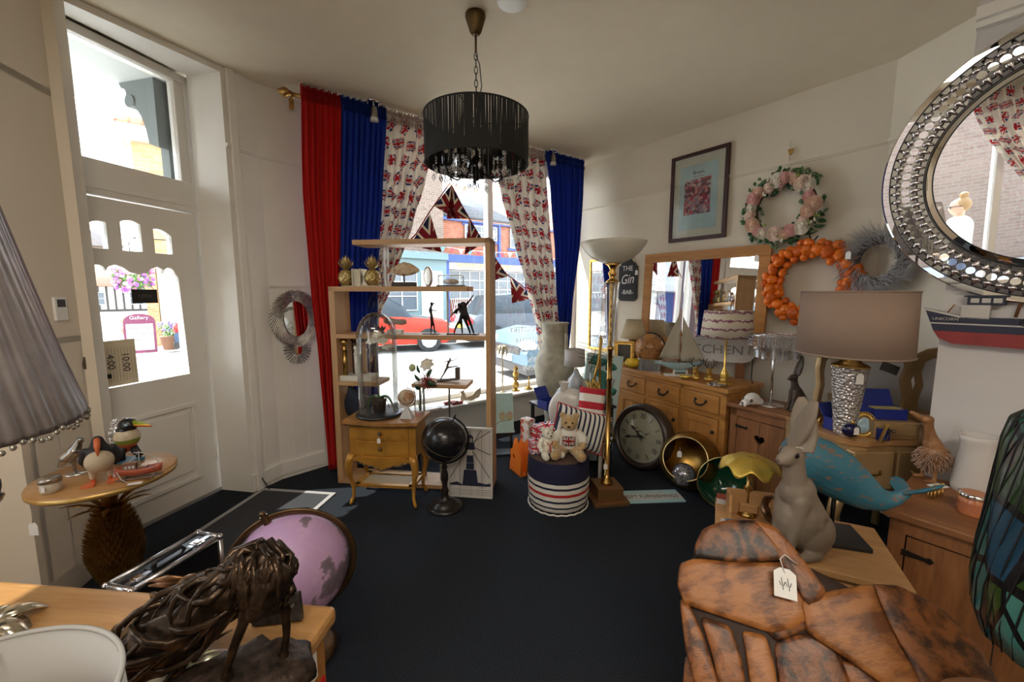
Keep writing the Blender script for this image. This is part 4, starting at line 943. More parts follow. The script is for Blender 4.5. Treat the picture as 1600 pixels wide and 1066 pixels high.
# scalloped apron
ap=[(0,.345),(W_,.345),(W_,.325),(W_-.04,.318),(W_-.08,.31),(W_-.11,.295),(W_-.15,.292),(W_*.5+.03,.272),(W_*.5,.258),(W_*.5-.03,.272),(.15,.292),(.11,.295),(.08,.31),(.04,.318),(0,.325)]
m=MB(); m.prism(ap,-.006,.012,T(0,-.012,0)@FRONT); m.build('apron',YW,t,bevel=.003)
m=MB(); e=ap[2:]; m.tube([(x,-.022,z) for x,z in e],.006,6)
for k in range(40):
    f=k/39*(len(e)-1); i=min(int(f),len(e)-2); g=f-i; x=e[i][0]*(1-g)+e[i+1][0]*g; z=e[i][1]*(1-g)+e[i+1][1]*g; m.ball((.008,.006,.006),T(x,-.024,z+.004*math.sin(k*2.1)),n=6)
m.build('carved_edge',GE,t)
def cableg(x,y,sx,sy,name='leg'):
    m=MB(); d=.022
    P=[(0,0,.36),(sx*.012,sy*.012,.32),(sx*.022,sy*.02,.27),(sx*.014,sy*.014,.20),(sx*.0,0,.12),(sx*.0,sy*.004,.06),(sx*.012,sy*.014,.022),(sx*.02,sy*.022,.008)]
    m.tube([(x+p[0],y+p[1],p[2]) for p in P],[.03,.028,.024,.017,.013,.011,.013,.010],10); 
    o=m.build(name,YW,t); m=MB(); 
    for k in range(8): m.ball((.006,.006,.012),T(x+sx*.024+.012*math.sin(k*1.7),y+sy*.026,.22+k*.013)@RY(k),n=6)
    m.build('carved_scroll',GE,o); return o
for x,sx in ((.02,-1),(W_-.02,1)):
    for y,sy in ((.0,-1),(D2-.02,1)): cableg(x,y,sx,sy)
m=MB(); m.box(.03,W_-.03,.0,.03,.125,.145); m.box(.03,W_-.03,D2-.04,D2-.01,.125,.145); m.box(.02,.06,.0,D2-.01,.125,.145); m.box(W_-.06,W_-.02,.0,D2-.01,.125,.145); m.build('shelf_frame',YW,t)
def cane(nt):
    q=xyz(nt); return mixc(nt,((q[0]*90).fract()-.5).abs().lt(.22)*(((q[1]*90).fract()-.5).abs().lt(.22)),(.40,.26,.10),(.05,.03,.015))
m=MB(); m.box(.05,W_-.05,.025,D2-.03,.132,.138); m.build('cane_panel',pattern('woven cane',cane,.6),t)
swing_tag(t,(W_/2,-.046,.515),0,.035,.022)
def ont(x,y,z=H_): return Matrix.Translation(NS)@RZ(nrz)@Vector((x,y,z))
# glass dome with orchid pot
t=thing('glass_cloche','tall clear glass dome on a black round base on the night stand','cloche',ont(.165,.13),nrz)
m=MB(); m.solid([(.150,0),(.158,.004),(.158,.016),(.148,.022)],40); m.build('base',mat('black lacquer base',(.015,.015,.017),.35),t)
m=MB(); r=.133; m.lathe([(r,.022),(r,.30),(r,.55)]+[(r*math.cos(a*PI/24),.55+.17*math.sin(a*PI/24)) for a in range(1,12)]+[(.002,.72)],48); m.build('glass_dome',glassthin('dome glass',(.92,.93,.92),.30,.0),t)
t=thing('orchid_pot','white orchid with arching green leaves in a glass pot inside the dome','plant',ont(.165,.13,H_+.0225),nrz)
m=MB(); m.lathe([(.0,.003),(.045,.003),(.055,.11)],24); m.build('glass_pot',CGLASS,t)
m=MB(); m.solid([(.041,.006),(.050,.085),(.03,.095)],16); m.build('bark',mat('bark chips',(.10,.06,.035),.9,var=.6,vscale=60),t)
LG=mat('glossy leaf green',(.035,.12,.03),.3,var=.3,vscale=10)
for k,(rz_,L_) in enumerate(((.1,.16),(2.9,.15),(1.6,.09),(3.5,.12),(.6,.10))):
    m=MB(); leafblade(m,L_,.05,T(0,0,.09)@RZ(rz_)@RY(-.75),1.3,8); m.build('leaf',LG,t,solid=.002)
m=MB(); m.tube([(0,0,.09),(-.01,0,.25),(-.015,0,.40),(.0,0,.50),(.03,-.01,.55)],.0028,6); m.build('stem',mat('pale green stem',(.20,.22,.09),.6),t)
WP=mat('white petals',(.78,.76,.68),.6,var=.08)
for k in range(6):
    c=(-.03+.022*k,-.02+.01*(k%2),.54-.022*abs(k-2)-.015*(k%2)); m=MB()
    for q in range(5): leafblade(m,.040,.035,T(*c)@RX(.5)@RZ(q*1.256)@RY(-.3),.2,4)
    m.build('flower',WP,t,solid=.001)
t=thing('small_globe','small antique globe on a white pyramid foot on the night stand','globe',ont(.385,.075),nrz)
m=MB(); m.add([(-.045,-.03,0),(.045,-.03,0),(.045,.03,0),(-.045,.03,0),(-.008,-.006,.085),(.008,-.006,.085),(.008,.006,.085),(-.008,.006,.085)],[(3,2,1,0),(0,1,5,4),(1,2,6,5),(2,3,7,6),(3,0,4,7),(4,5,6,7)],smooth=False); m.build('pyramid_foot',mat('silvered grey paint',(.42,.40,.38),.35,.4),t,bevel=.002)
def globecol(sea,land,land2,sc=3.0):
    def f(nt): return ramp(nt,nz(nt,sc,6,rough=.6),[(.0,sea),(.50,sea),(.53,land),(.75,land2)])
    return f
m=MB(); m.ball(.057,n=28); o=m.build('ball',pattern('antique globe map',globecol((.52,.42,.30),(.35,.16,.08),(.45,.30,.15),16),.35),t,loc=(0,0,.145))
m=MB(); m.tube([(.066*math.cos(a),0,.145+.066*math.sin(a)) for a in [-PI/2+k*PI/14 for k in range(15)]],.0035,6); m.build('meridian',BRASS,t)
# vase with flowers
t=thing('flower_vase','clear glass vase of white peonies, red protea and dark leaves on the night stand','vase',ont(.44,.18),nrz)
m=MB(); m.lathe([(0,.004),(.035,.004),(.038,.08),(.032,.15),(.04,.175)],24); m.build('glass_vase',CGLASS,t)
m=MB()
for q in ((-.05,0,.31),(.06,-.01,.36),(.07,-.02,.22),(.0,0,.25)): m.tube([(0,0,.02),(q[0]*.4,q[1],.16),q],.0022,5)
m.build('stems',LG,t)
def bloom(t,c,R,mt,n1=7,tilt=-.4,nm='flower',mid=None):
    m=MB()
    for L_ in range(3):
        for q in range(n1): leafblade(m,R*(1-.18*L_),R*.75,T(*c)@RX(.9)@RZ(q*2*PI/n1+L_*.4)@RY(tilt-.35*L_),.3,5)
    o=m.build(nm,mt,t,solid=.001)
    if mid:
        m=MB(); m.ball(.011,T(c[0],c[1]-.012,c[2]+.005),n=8); m.build('centre',mid,o)
bloom(t,(.065,-.01,.355),.055,WP,mid=mat('yellow stamens',(.6,.40,.05),.7)); 
m=MB(); m.ball((.024,.024,.028),T(-.045,0,.33)); m.build('bud',mat('pale green bud',(.45,.50,.28),.6),t)
m=MB()
for q in range(50):
    a=q*2.4; r=.055*math.sqrt(q/50); m.tube([(.075,-.01,.20),(.075+r*math.cos(a)*.9,-.03-r*.2,.24+r*math.sin(a)),(.075+1.35*r*math.cos(a),-.035,.24+1.35*r*math.sin(a))],.003,5)
m.build('protea_head',mat('crimson protea',(.22,.015,.02),.6),t)
DG=mat('dark leaf green',(.015,.06,.022),.45,var=.3,vscale=14)
for q,(a,L_,z) in enumerate(((2.8,.08,.25),(2.3,.07,.30),(.3,.07,.22),(-.5,.08,.25),(3.4,.07,.20),(1.2,.07,.27))):
    m=MB(); leafblade(m,L_,.042,T(.02 if a>1.5 else .07,-.03,z)@RZ(-.3)@RY(-a)@RX(1.2),.3); m.build('leaf',DG,t,solid=.001)
# ================= black globe on stand =================
gp=atz(694,782); gp=Vector((gp.x,gp.y,0)); gp=Vector((-.455,2.64,0))
t=thing('black_globe','matt black globe with thin brass lines on a turned dark floor stand','globe',gp)
DK=mat('ebonised wood',(.018,.013,.011),.3,.1,var=.4,vscale=20)
m=MB(); m.solid([(.118,0),(.120,.012),(.10,.022),(.085,.03),(.082,.04),(.05,.055),(.03,.07),(.022,.10),(.03,.12),(.018,.14),(.016,.17),(.026,.20),(.024,.24),(.014,.27),(.022,.285),(.012,.31),(.012,.33)],32); m.build('turned_stand',DK,t)
gz=.478; M=T(0,0,gz)@RY(.45)
m=MB(); m.ball(.148,M,n=40); m.build('sphere',mat('black globe skin',(.008,.008,.010),.22,var=.3,vscale=12),t)
m=MB(); 
for Q in (M@RX(PI/2)@RY(.0),M@RZ(.7)@RX(PI/2),M@RX(.35)): m.tube([Q@Vector((.1485*math.cos(a*PI/32),.1485*math.sin(a*PI/32),0)) for a in range(64)],.0012,4,closed=True)
m.build('brass_line',mat('dull brass line',(.28,.22,.12),.4,.8),t)
m=MB(); Q=M@RX(PI/2); m.tube([Q@Vector((.165*math.cos(a),.165*math.sin(a),0)) for a in [-PI/2+k*PI/28 for k in range(29)]],.007,8,sc=(1,.6)); m.tube([M@Vector((0,0,.150)),M@Vector((0,0,.19))],.005,8); m.cyl(.008,.16,.178,10,M); m.build('meridian_ring',BLACKM,t)
# ================= lighthouse picture =================
lp=Vector((-.455,2.80,0)); t=thing('lighthouse_picture','white slatted wood picture of a navy lighthouse leaning against the shelf unit','picture',lp,0,rot=(-.02,0,srz))
WS=pattern('whitewashed slats',lambda nt:(lambda q:mixc(nt,(q[0]*12.5).fract().lt(.05),ramp(nt,nz(nt,30,4,stretch=(1,1,.15)),[(.3,(.44,.40,.37)),(.7,(.58,.54,.50))]),(.2,.18,.17)))(xyz(nt)),.7)
NV=mat('navy paint',(.018,.022,.05),.6)
m=MB(); m.box(.0,.315,.004,.014,.0,.505); m.build('slats',WS,t)
m=MB(); m.ringframe(.325,.515,.012,.03,T(.1575,.006,.2525)); m.build('frame',mat('pale grey frame',(.55,.52,.48),.6),t)
m=MB(); c=.158; Y0,Y1=-.001,.004
def poly(P): m.prism(P,-Y1,-Y0,FRONT)
poly([(c-.058,.085),(c+.058,.085),(c+.044,.20),(c-.044,.20)]); poly([(c-.026,.255),(c+.026,.255),(c+.022,.31),(c-.022,.31)]) ; poly([(c-.035,.35),(c+.035,.35),(c+.03,.40),(c-.03,.40)]); poly([(c-.026,.435),(c+.026,.435),(c+.012,.455),(c-.012,.455)]); poly([(c-.022,.40),(c-.016,.40),(c-.016,.435),(c-.022,.435)]); poly([(c+.016,.40),(c+.022,.40),(c+.022,.435),(c+.016,.435)]); poly([(c-.001,.455),(c+.001,.455),(c+.001,.485),(c-.001,.485)])
poly([(.01,.095),(.06,.11),(.10,.09),(.16,.09),(.22,.11),(.27,.10),(.305,.108),(.305,.085),(.01,.085)]); poly([(c-.028,.205),(c+.028,.205),(c+.027,.25),(c-.027,.25)])
m.build('lighthouse',NV,t)
m=MB()
for a,b in (((c+.03,.41),(.30,.49)),((c+.03,.40),(.24,.50)),((c+.03,.37),(.305,.32)),((c+.02,.34),(.30,.15)),((c-.03,.37),(.012,.33)),((c-.02,.34),(.012,.14)),((c-.03,.41),(.012,.47))): m.tube([(a[0],-.004,a[1]),(b[0],-.004,b[1])],.0018,4)
m.build('light_ray',NV,t); m=MB(); m.box(c-.018,c+.018,-.006,-.003,.31,.35); 
for z in (.03,.045,.06): m.box(.01,.305,-.005,-.003,z,z+.006)
m.build('white_band',mat('pale band',(.60,.57,.53),.7),t)
# ================= window sill display =================
def sillp(x,y,off=.10,z=.386):
    return atz(x,y,z)
def sill(x,off): # x pixel column, off metres inside the glass -> point on the sill board
    A=CW+n_*off;B=P3+n_*off; p=onwall(A,B,x,620); return Vector((p.x,p.y,.386))
wrz=math.atan2(TAN.y,TAN.x)
t=thing('gold_palm_tree','tall gold palm tree ornament on the window sill against the glass','ornament',sill(785,.07),wrz)
PG=mat('pale gold metal',(.60,.46,.25),.35,.7)
m=MB(); m.solid([(.035,0),(.03,.008),(.01,.015)],20); m.tube([(0,0,0),(.003,0,.20),(0,0,.40),(.004,0,.50)],[.010,.009,.008,.008],10); m.build('trunk',PG,t)
m=MB()
for q in range(9): leafblade(m,.13,.03,T(0,0,.50)@RZ(q*.7)@RY(-.35),1.2,6)
m.build('fronds',PG,t,solid=.001)
def goldpine(p,s,lb,rz=0):
    t=thing('gold_pineapple',lb,'ornament',p,rz)
    m=MB(); m.solid([(.03*s,0),(.025*s,.008),(.008*s,.02*s)],16); m.build('foot',GOLD,t); pine_fruit(t,T(0,0,.02*s),.022*s,.05*s,GOLD); pine_fruit(t,T(0,0,.10*s),.02*s,.045*s,GOLD); return t
goldpine(sill(806,.10),1.5,'stacked gold pineapple candlestick on the sill right of the palm tree')
t=thing('gold_bell_ornament','small gold conical candle holder on the sill behind the blue box','ornament',sill(826,.12),0)
m=MB(); m.solid([(.05,0),(.045,.01),(.01,.03),(.009,.10),(.004,.14)],20); m.build('cone',GOLD,t)
t=thing('wooden_bird','flat cut pale wooden bird standing on the sill between the shelf posts','ornament',sill(735,.16),wrz)
m=MB(); m.prism([(-.11,.01),(.02,.0),(.10,.015),(.12,.06),(.12,.115),(.06,.085),(.02,.05),(-.05,.04),(-.075,.10),(-.06,.13),(-.085,.11),(-.12,.105),(-.10,.08),(-.115,.05)],-.006,.006,FRONT); m.build('bird_body',mat('pale birch ply',(.42,.33,.23),.6),t)
for k,(x,o) in enumerate(((702,.19),(714,.24))):
    t=thing('toy_boat',('small dark red toy boat on the white tray, farther one','small dark red toy boat on the white tray, nearer one')[k],'ornament',sill(x,o)+Vector((0,0,.008)),wrz)
    m=MB(); m.prism([(-.06,.025),(.065,.025),(.05,.0),(-.05,.0)],-.014,.014,FRONT); m.build('hull',mat('dark red paint',(.22,.03,.03),.5),t)
    m=MB(); m.box(-.02,.01,-.008,.008,.025,.036); m.build('cabin',OFFW,t)
t=thing('white_tray','white rectangular tray holding two small red boats on the sill','tray',sill(708,.22),wrz)
m=MB(); m.box(-.13,.13,-.06,.06,0,.006); m.build('tray_base',mat('white melamine',(.8,.8,.78),.4),t)
# leaf ornaments in front of the sill trough
t=thing('leaf_trough','pale wooden trough of mossy green leaf shapes below the window sill','planter',atz(732,688,.0)+Vector((0,.42,0)),wrz)
m=MB(); m.box(-.26,.22,-.05,.05,.0,.13); m.build('trough',mat('limed wood',(.45,.38,.28),.7),t)
rnd=random.Random(8); 
for k in range(7):
    m=MB(); m.ball((.05,.02,.06),T(-.22+k*.065,-.01,.16+rnd.uniform(-.01,.01))@RY(rnd.uniform(-.4,.4)),n=12); m.build('leaf_pad',mat('moss gold leaf',(.30,.25,.05),.6,var=.3,vscale=20),t)
# owl canvas
oc=atz(783,668,.10); oc=aty(785,650,3.55)
t=thing('owl_canvas','pale teal canvas with two cartoon owls leaning by the window sill','picture',oc,0,rot=(-.25,0,math.radians(8)))
m=MB(); m.box(-.115,.10,0,.02,-.15,.20); m.build('canvas',mat('pale teal canvas',(.42,.60,.57),.8,var=.1,vscale=6),t)
for k,x in enumerate((.0,.065)):
    m=MB(); m.ball((.030,.004,.040),T(x,-.002,0)); m.mi=1; 
    for s_ in (-1,1): m.ball((.014,.005,.014),T(x+s_*.014,-.003,.018),n=12)
    m.mi=2
    for s_ in (-1,1): m.ball((.006,.006,.006),T(x+s_*.012,-.006,.018),n=8)
    m.build('painted_owl',[mat('owl tan',(.45,.40,.22),.8),OFFW,mat('owl red',(.5,.08,.06),.8)],t)
m=MB(); m.tube([(-.09,-.002,-.10),(-.03,-.002,-.05),(.08,-.002,-.035)],.003,5); m.build('painted_branch',mat('branch brown',(.3,.2,.12),.8),t)
t=thing('black_easel_shelf','low black stand under the owl canvas','stand',Vector((oc.x,oc.y+.02,0)),math.radians(8))
m=MB(); m.box(-.12,.11,-.06,.08,.0,.02);  m.box(-.10,-.08,.0,.02,.0,oc.z-.15); m.box(.07,.09,.0,.02,.0,oc.z-.15); m.box(-.12,.11,-.03,.05,oc.z-.175,oc.z-.152); m.build('stand_frame',BLACKP,t)
# orange letter rack
ob=Vector((.075,3.20,0)); t=thing('orange_letter_rack','bright orange shaped wooden rack with round cut outs on the sunlit floor','rack',ob,math.radians(-62))
ORG=mat('bright orange paint',(.85,.20,.015),.45)
po=[(-.10,0),(.09,0),(.09,.16),(.055,.19),(.045,.235),(.03,.27),(.0,.30),(-.03,.25),(-.045,.20),(-.09,.17),(-.075,.11),(-.09,.07)]
for k,y in enumerate((-.05,.0,.05)):
    plate('side',[(x,z*(1-.06*k)) for x,z in po],[arc(-.03,.13,.022,0,340,14)],.012,ORG,T(0,y,0)@FRONT,t)
m=MB(); m.box(-.10,.09,-.056,.056,0,.012); m.build('rack_base',ORG,t)
t=thing('floral_gift_box','red and white floral gift box behind the orange rack','box',Vector((.135,3.40,.0)),math.radians(-50))
m=MB(); m.box(-.05,.05,-.04,.04,0,.385); m.build('printed_box',pattern('red floral card',lambda nt:(lambda v:(v.inputs.__getitem__('Scale').__setattr__('default_value',22),nt.links.new(coords(nt),v.inputs[0]),ramp(nt,v.outputs[0],[(.3,(.62,.06,.04)),(.5,(.7,.5,.35)),(.62,(.80,.76,.70))]))[2])(nt.nodes.new('ShaderNodeTexVoronoi')),.6),t,bevel=.003)
# ================= black display table with vases =================
tb=Vector((.50,3.42,0)); trz=math.radians(28)
t=thing('display_table','low black two tier display table crowded with ornaments right of the window','table',tb,trz)
BT=mat('black table',(.02,.02,.022),.35)
m=MB(); m.box(-.27,.30,-.24,.24,.49,.51); m.build('table_top',BT,t,bevel=.003)
m=MB(); m.box(-.25,.28,-.22,.22,.20,.215); m.build('lower_shelf',BT,t)
for x in (-.25,.27):
    for y in (-.21,.21): m=MB(); m.box(x-.012,x+.012,y-.012,y+.012,0,.49); m.build('leg',BT,t)
def tt(x,y,z=.51): return Matrix.Translation(tb)@RZ(trz)@Vector((x,y,z))
def at_top(px_,py_,z=.51): p=atz(px_,py_,z); return p
STN=mat('mottled grey stoneware',(.40,.37,.29),.7,var=.35,vscale=9,bump=.4,bscale=25)
# tall amphora (stands on the floor behind the table)
vp=Vector((.405,3.87,0)); s_=1.0
t=thing('stoneware_vase','tall mottled grey stoneware amphora with square handle in front of the flag curtain','vase',vp)
m=MB(); hb=.40
m.solid([(r_,z_*.92) for r_,z_ in [(.07,.0),(.09,.05),(.10,.15),(.085,.25),(.10,.38),(.145,.52),(.175,.68),(.19,.80),(.178,.90),(.15,.97),(.125,1.01),(.12,1.05),(.122,1.25),(.138,1.27),(.13,1.275)]],40); m.build('body',STN,t)
m=MB(); m.tube([(.09,-.14,.86),(.09,-.17,.91),(.09,-.17,1.04),(.09,-.15,1.07),(.08,-.08,1.07)],.016,8); m.build('handle',STN,t)
# grey lamp
q=Vector((.545,3.42,.51)); t=thing('grey_table_lamp','small lamp with grey drum shade and glazed body in front of the amphora','lamp',q)
m=MB(); m.solid([(.05,0),(.06,.01),(.03,.03),(.05,.08),(.075,.15),(.07,.21),(.03,.26),(.015,.30)],28); m.build('glazed_body',mat('pale blue grey glaze',(.38,.40,.43),.2),t)
m=MB(); m.lathe([(.088,.36),(.082,.50)],36,T(-.015,0,-.03)); m.build('shade',cloth('grey lampshade',(.50,.46,.44),.2),t,solid=.002); m=MB(); m.tube([(0,0,.28),(-.01,0,.40)],.005,6); m.build('stem',BRASS,t)
t=thing('painted_egg','pale painted egg ornament with blue and yellow bands on the black table','ornament',Vector((.415,3.26,.51)))
def eggc(nt):
    q=xyz(nt); return mixc(nt,X(nt,nz(nt,25,4)).gt(.55)*q[2].gt(.12),mixc(nt,q[2].gt(.10),(.50,.42,.10),(.55,.55,.48)),(.08,.16,.32))
m=MB(); m.lathe([(.02,0)]+[(.078*math.sin(PI*(.1+.9*k/16))**.9*(1-.18*k/16),.005+.20*k/16) for k in range(17)],32); m.build('egg',pattern('painted egg glaze',eggc,.3),t)
# royal blue box and stuff
def bluebox(p,rz,w,d,h,lb,lid=True,name='blue_box'):
    t=thing(name,lb,'box',p,rz); BB=mat('royal blue card',(.012,.025,.22),.5); m=MB()
    m.box(-w/2,w/2,-d/2,d/2,0,.004); m.box(-w/2,w/2,-d/2,-d/2+.004,0,h); m.box(-w/2,w/2,d/2-.004,d/2,0,h); m.box(-w/2,-w/2+.004,-d/2,d/2,0,h); m.box(w/2-.004,w/2,-d/2,d/2,0,h); m.build('tray',BB,t)
    if lid: m=MB(); m.box(-w/2,w/2,0,.004,0,d*.9,T(0,d/2,h)@RX(-.5)); m.build('lid',BB,t)
    return t
bluebox(Vector((.30,3.30,.51)),math.radians(40),.14,.11,.07,'open royal blue box at the window corner of the black table')
t=thing('jewellery_tray','flat black tray of small red and silver trinkets on the black table front','tray',Vector((.40,3.12,.51)),math.radians(25))
m=MB(); m.box(-.11,.11,-.05,.05,0,.006); m.box(-.11,.11,-.05,-.046,0,.018); m.box(-.11,.11,.046,.05,0,.018); m.build('tray_base',BLACKP,t)
m=MB(); rnd=random.Random(4)
for k in range(14): m.mi=k%3; m.ball((.013,.010,.008),T(rnd.uniform(-.09,.09),rnd.uniform(-.035,.035),.012)@RZ(rnd.random()*3),n=8)
m.build('trinkets',[mat('trinket red',(.5,.03,.04),.3),CHROME,mat('trinket pearl',(.7,.68,.62),.3)],t)
# round moon flask
t=thing('moon_vase','round off white moon flask wrapped in clear plastic at the front of the black table','vase',Vector((.44,3.02,.375)),math.radians(-8))
MV=mat('off white glaze',(.56,.53,.49),.22,var=.1,vscale=10)
m=MB(); m.ball((.165,.07,.180),T(0,0,.185),n=36); m.lathe([(.03,.34),(.028,.375),(.042,.41)],24,T(-.05,0,0)); m.ball((.09,.05,.09),T(.05,-.03,.0),n=24); m.build('flask_body',MV,t)
t=thing('mirrored_stool','small mirrored plinth carrying the moon flask','plinth',Vector((.44,3.02,0)),math.radians(-8))
m=MB(); m.box(-.12,.12,-.07,.07,0,.285); m.build('mirrored_block',mat('smoky mirror',(.35,.36,.37),.15,1),t,bevel=.004)
# glass goblets, gold music sculpture, silver vase
def goblet(p,lb,h=.2):
    t=thing('glass_goblet',lb,'glass',p,0,'clear glass goblets'); m=MB(); m.lathe([(.0,.002),(.035,.003),(.006,.012),(.005,h*.45),(.02,h*.5),(.036,h*.72),(.034,h)],24); m.build('goblet_bowl',CGLASS,t)
goblet(Vector((.60,3.24,.51)),'clear glass goblet nearest the gold music sculpture',.30); goblet(Vector((.655,3.30,.51)),'clear glass goblet behind the first one',.27)
t=thing('music_sculpture','gold music stave and notes wire sculpture on the black table','sculpture',Vector((.70,3.30,.51)),math.radians(12))
m=MB()
for k in range(5): z=.50-.03*k; m.tube([(-.17,0,z+.05),(-.06,0,z+.02),(.06,0,z-.02),(.14,0,z-.06)],.0018,5)
m.build('stave',BLACKM,t)
m=MB()
for x,z in ((-.07,.38),(.08,.32),(.10,.12)): m.ball((.015,.008,.011),T(x,-.005,z),n=10); m.tube([(x+.012,-.005,z),(x+.05,-.005,z+.11)],.003,5)
m.build('note',mat('dark bronze note',(.10,.06,.03),.4,.8),t)
m=MB(); m.tube([(.02,0,.0),(.0,0,.18),(-.03,0,.24),(.0,0,.36),(.03,0,.56),(.02,0,.60),(.015,0,.50),(.03,0,.0)],[.012,.012,.010,.012,.010,.006,.010,.012],8); m.build('clef',GOLD,t)
m=MB(); rnd=random.Random(6)
for k in range(16):
    a=rnd.uniform(0,6.28); m.tube([(rnd.uniform(-.09,.03),rnd.uniform(-.05,.03),0.0),(rnd.uniform(-.10,.05),rnd.uniform(-.05,.03),.12),(rnd.uniform(-.12,.06),-.02,.17+rnd.uniform(0,.08))],.007,6)
m.build('branch_cluster',GOLD,t)
t=thing('silver_vase','hammered silver foil vase beside the red striped cushion','vase',Vector((.70,2.98,.0)))
m=MB(); m.solid([(.05,0),(.055,.3),(.06,.33),(.075,.36),(.06,.44),(.05,.50),(.06,.515)],28,fn=lambda a,r,z:(r*(1+.07*math.sin(a*9+z*90)),z)); m.build('vase_body',CHROME,t)
# pale blue leaf canvas
t=thing('leaf_canvas','tall pale blue canvas of teal leaves leaning against the dresser behind the floor lamp','picture',Vector((.71,3.42,0)),0,rot=(-.08,.13,math.radians(8)))
m=MB(); m.box(-.17,.15,0,.03,0,.93); m.build('canvas',mat('pale blue canvas',(.50,.64,.66),.8,var=.05,vscale=4),t); m=MB(); m.box(.15,.158,-.002,.034,0,.93); m.build('canvas_edge',OFFW,t)
TL=mat('teal leaf paint',(.05,.22,.20),.8,var=.4,vscale=20)
m=MB()
for k,(x,z,a,L_) in enumerate(((-.13,.84,.9,.1),(-.10,.84,.3,.14),(-.10,.78,-.3,.17),(-.03,.74,-1.0,.17),(.0,.68,-1.3,.16),(.05,.58,-1.1,.10),(.03,.54,-.4,.09),(-.12,.70,-1.4,.2),(.0,.84,-.2,.12),(.06,.60,.4,.08))):
    leafblade(m,L_,.07,T(x,-.004,z)@RY(-a)@RX(PI/2),.05,6)
m.tube([(-.15,-.003,.60),(-.12,-.003,.82),(0,-.003,.76),(.05,-.003,.58),(.04,-.003,.5)],.004,5); m.build('painted_leaves',TL,t,solid=.002)
# small grey bird statue on the black table
t=thing('stone_bird','small grey stone bird statue behind the painted egg','statue',Vector((.50,3.22,.51)),math.radians(200))
blobs('bird_body',mat('grey stone',(.12,.11,.10),.7),t,[('b',(0,0,.07),(.025,.035,.045)),('b',(0,.012,.125),(.018,.02,.02)),('t',[(0,.03,.125),(0,.05,.12)],[.007,.003]),('t',[(0,-.02,.05),(0,-.05,.02)],[.015,.006]),('b',(0,0,.01),(.03,.03,.012))],.003,3)
# ================= striped pouf with toys =================
pc=Vector((.322,2.725,0)); PR=.212
t=thing('striped_pouf','knitted round pouf, navy above and white with navy and red stripes below','pouf',pc)
def pouf(nt):
    q=xyz(nt); z=q[2]; st=(z.lt(.018)).max(z.gt(.045)*z.lt(.058)).max(z.gt(.085)*z.lt(.10)).max(z.gt(.175)*z.lt(.19)); c=mixc(nt,st,(.72,.67,.58),(.015,.015,.045)); c=mixc(nt,z.gt(.128)*z.lt(.148),c,(.45,.02,.02)); return mixc(nt,z.gt(.215),c,(.012,.012,.038))
pm=pattern('striped knit',pouf,.95,bump=(260,.5))
m=MB(); m.lathe([(.0,.004),(.17,.0),(.195,.012),(.206,.05),(.212,.15),(.212,.25),(.208,.33),(.200,.352)],56,fn=lambda a,r,z:(r*(1+.006*math.sin(a*17)),z)); m.build('knitted_cover',pm,t)
m=MB(); m.lathe([(.202,.35),(.185,.362),(.12,.368),(0,.37)],48); m.build('suede_top',mat('dark brown suede',(.085,.050,.035),.95,var=.2,vscale=20),t)
m=MB(); m.tube([(.207*math.cos(a*PI/36),.207*math.sin(a*PI/36),.006+.003*math.sin(a*2)) for a in range(72)],.006,6,closed=True); m.build('knit_hem',mat('cream wool',(.70,.66,.58),.95),t)
def fur(nm,c): return mat(nm,c,.95,var=.25,vscale=60,bump=.8,bscale=220,sheen=.4)
def bear(name,label,p,rz,s,fm,jumper=None,lab=''):
    t=thing(name,label,'soft toy',p,rz)
    S_=lambda *a: tuple(q*s for q in a)
    L=[('b',S_(0,0,.075),S_(.052,.045,.065)),('b',S_(0,-.008,.172),S_(.046,.042,.042)),('b',S_(0,-.048,.160),S_(.021,.018,.017)),
       ('b',S_(-.036,.0,.208),S_(.018,.010,.018)),('b',S_(.036,.0,.208),S_(.018,.010,.018)),
       ('t',[S_(-.045,0,.115),S_(-.075,-.02,.085),S_(-.070,-.05,.06)],[.022*s,.020*s,.018*s]),('t',[S_(.045,0,.115),S_(.075,-.02,.085),S_(.070,-.05,.06)],[.022*s,.020*s,.018*s]),
       ('t',[S_(-.030,-.02,.03),S_(-.055,-.075,.026),S_(-.065,-.115,.030)],[.030*s,.027*s,.026*s]),('t',[S_(.030,-.02,.03),S_(.055,-.075,.026),S_(.065,-.115,.030)],[.030*s,.027*s,.026*s])]
    blobs('body',fm,t,L,.005*s**.5,3)
    m=MB(); 
    for q in (-1,1): m.ball(.005*s,T(*S_(q*.017,-.047,.182)),n=8)
    m.ball((.008*s,.006*s,.006*s),T(*S_(0,-.066,.166)),n=8); m.build('eyes_and_nose',mat('black button',(.01,.01,.01),.2),t)
    if jumper:
        m=MB(); m.lathe([S_(.052,.040),S_(.060,.055),S_(.058,.09),S_(.048,.12),S_(.034,.138)],28,S(1,.92,1)); 
        for q in (-1,1): m.tube([S_(q*.040,0,.115),S_(q*.074,-.02,.088),S_(q*.074,-.038,.072)],[.027*s,.026*s,.024*s],10)
        j=m.build('jumper',jumper,t)
        m=MB(); a=.0546*s; 
        m.grid(lambda u,v:(math.sin((u-.5)*1.15)*.063*s,-math.cos((u-.5)*1.15)*.060*s-.001,(.062+.052*v)*s-.0),8,4); m.build('flag_patch',FLAG,j,solid=.001)
    return t
bear('teddy_bear','sitting golden brown teddy bear wearing a cream union flag jumper on the pouf',Vector((.385,2.665,.372)),math.radians(-10),1.27,fur('golden fur',(.42,.27,.12)),mat('cream knit',(.68,.64,.55),.95,bump=.5,bscale=200))
wb=bear('white_bear','small cream teddy bear with striped ribbon slumped left of the brown bear',Vector((.235,2.645,.372)),math.radians(22),.88,fur('cream fur',(.70,.66,.55)))
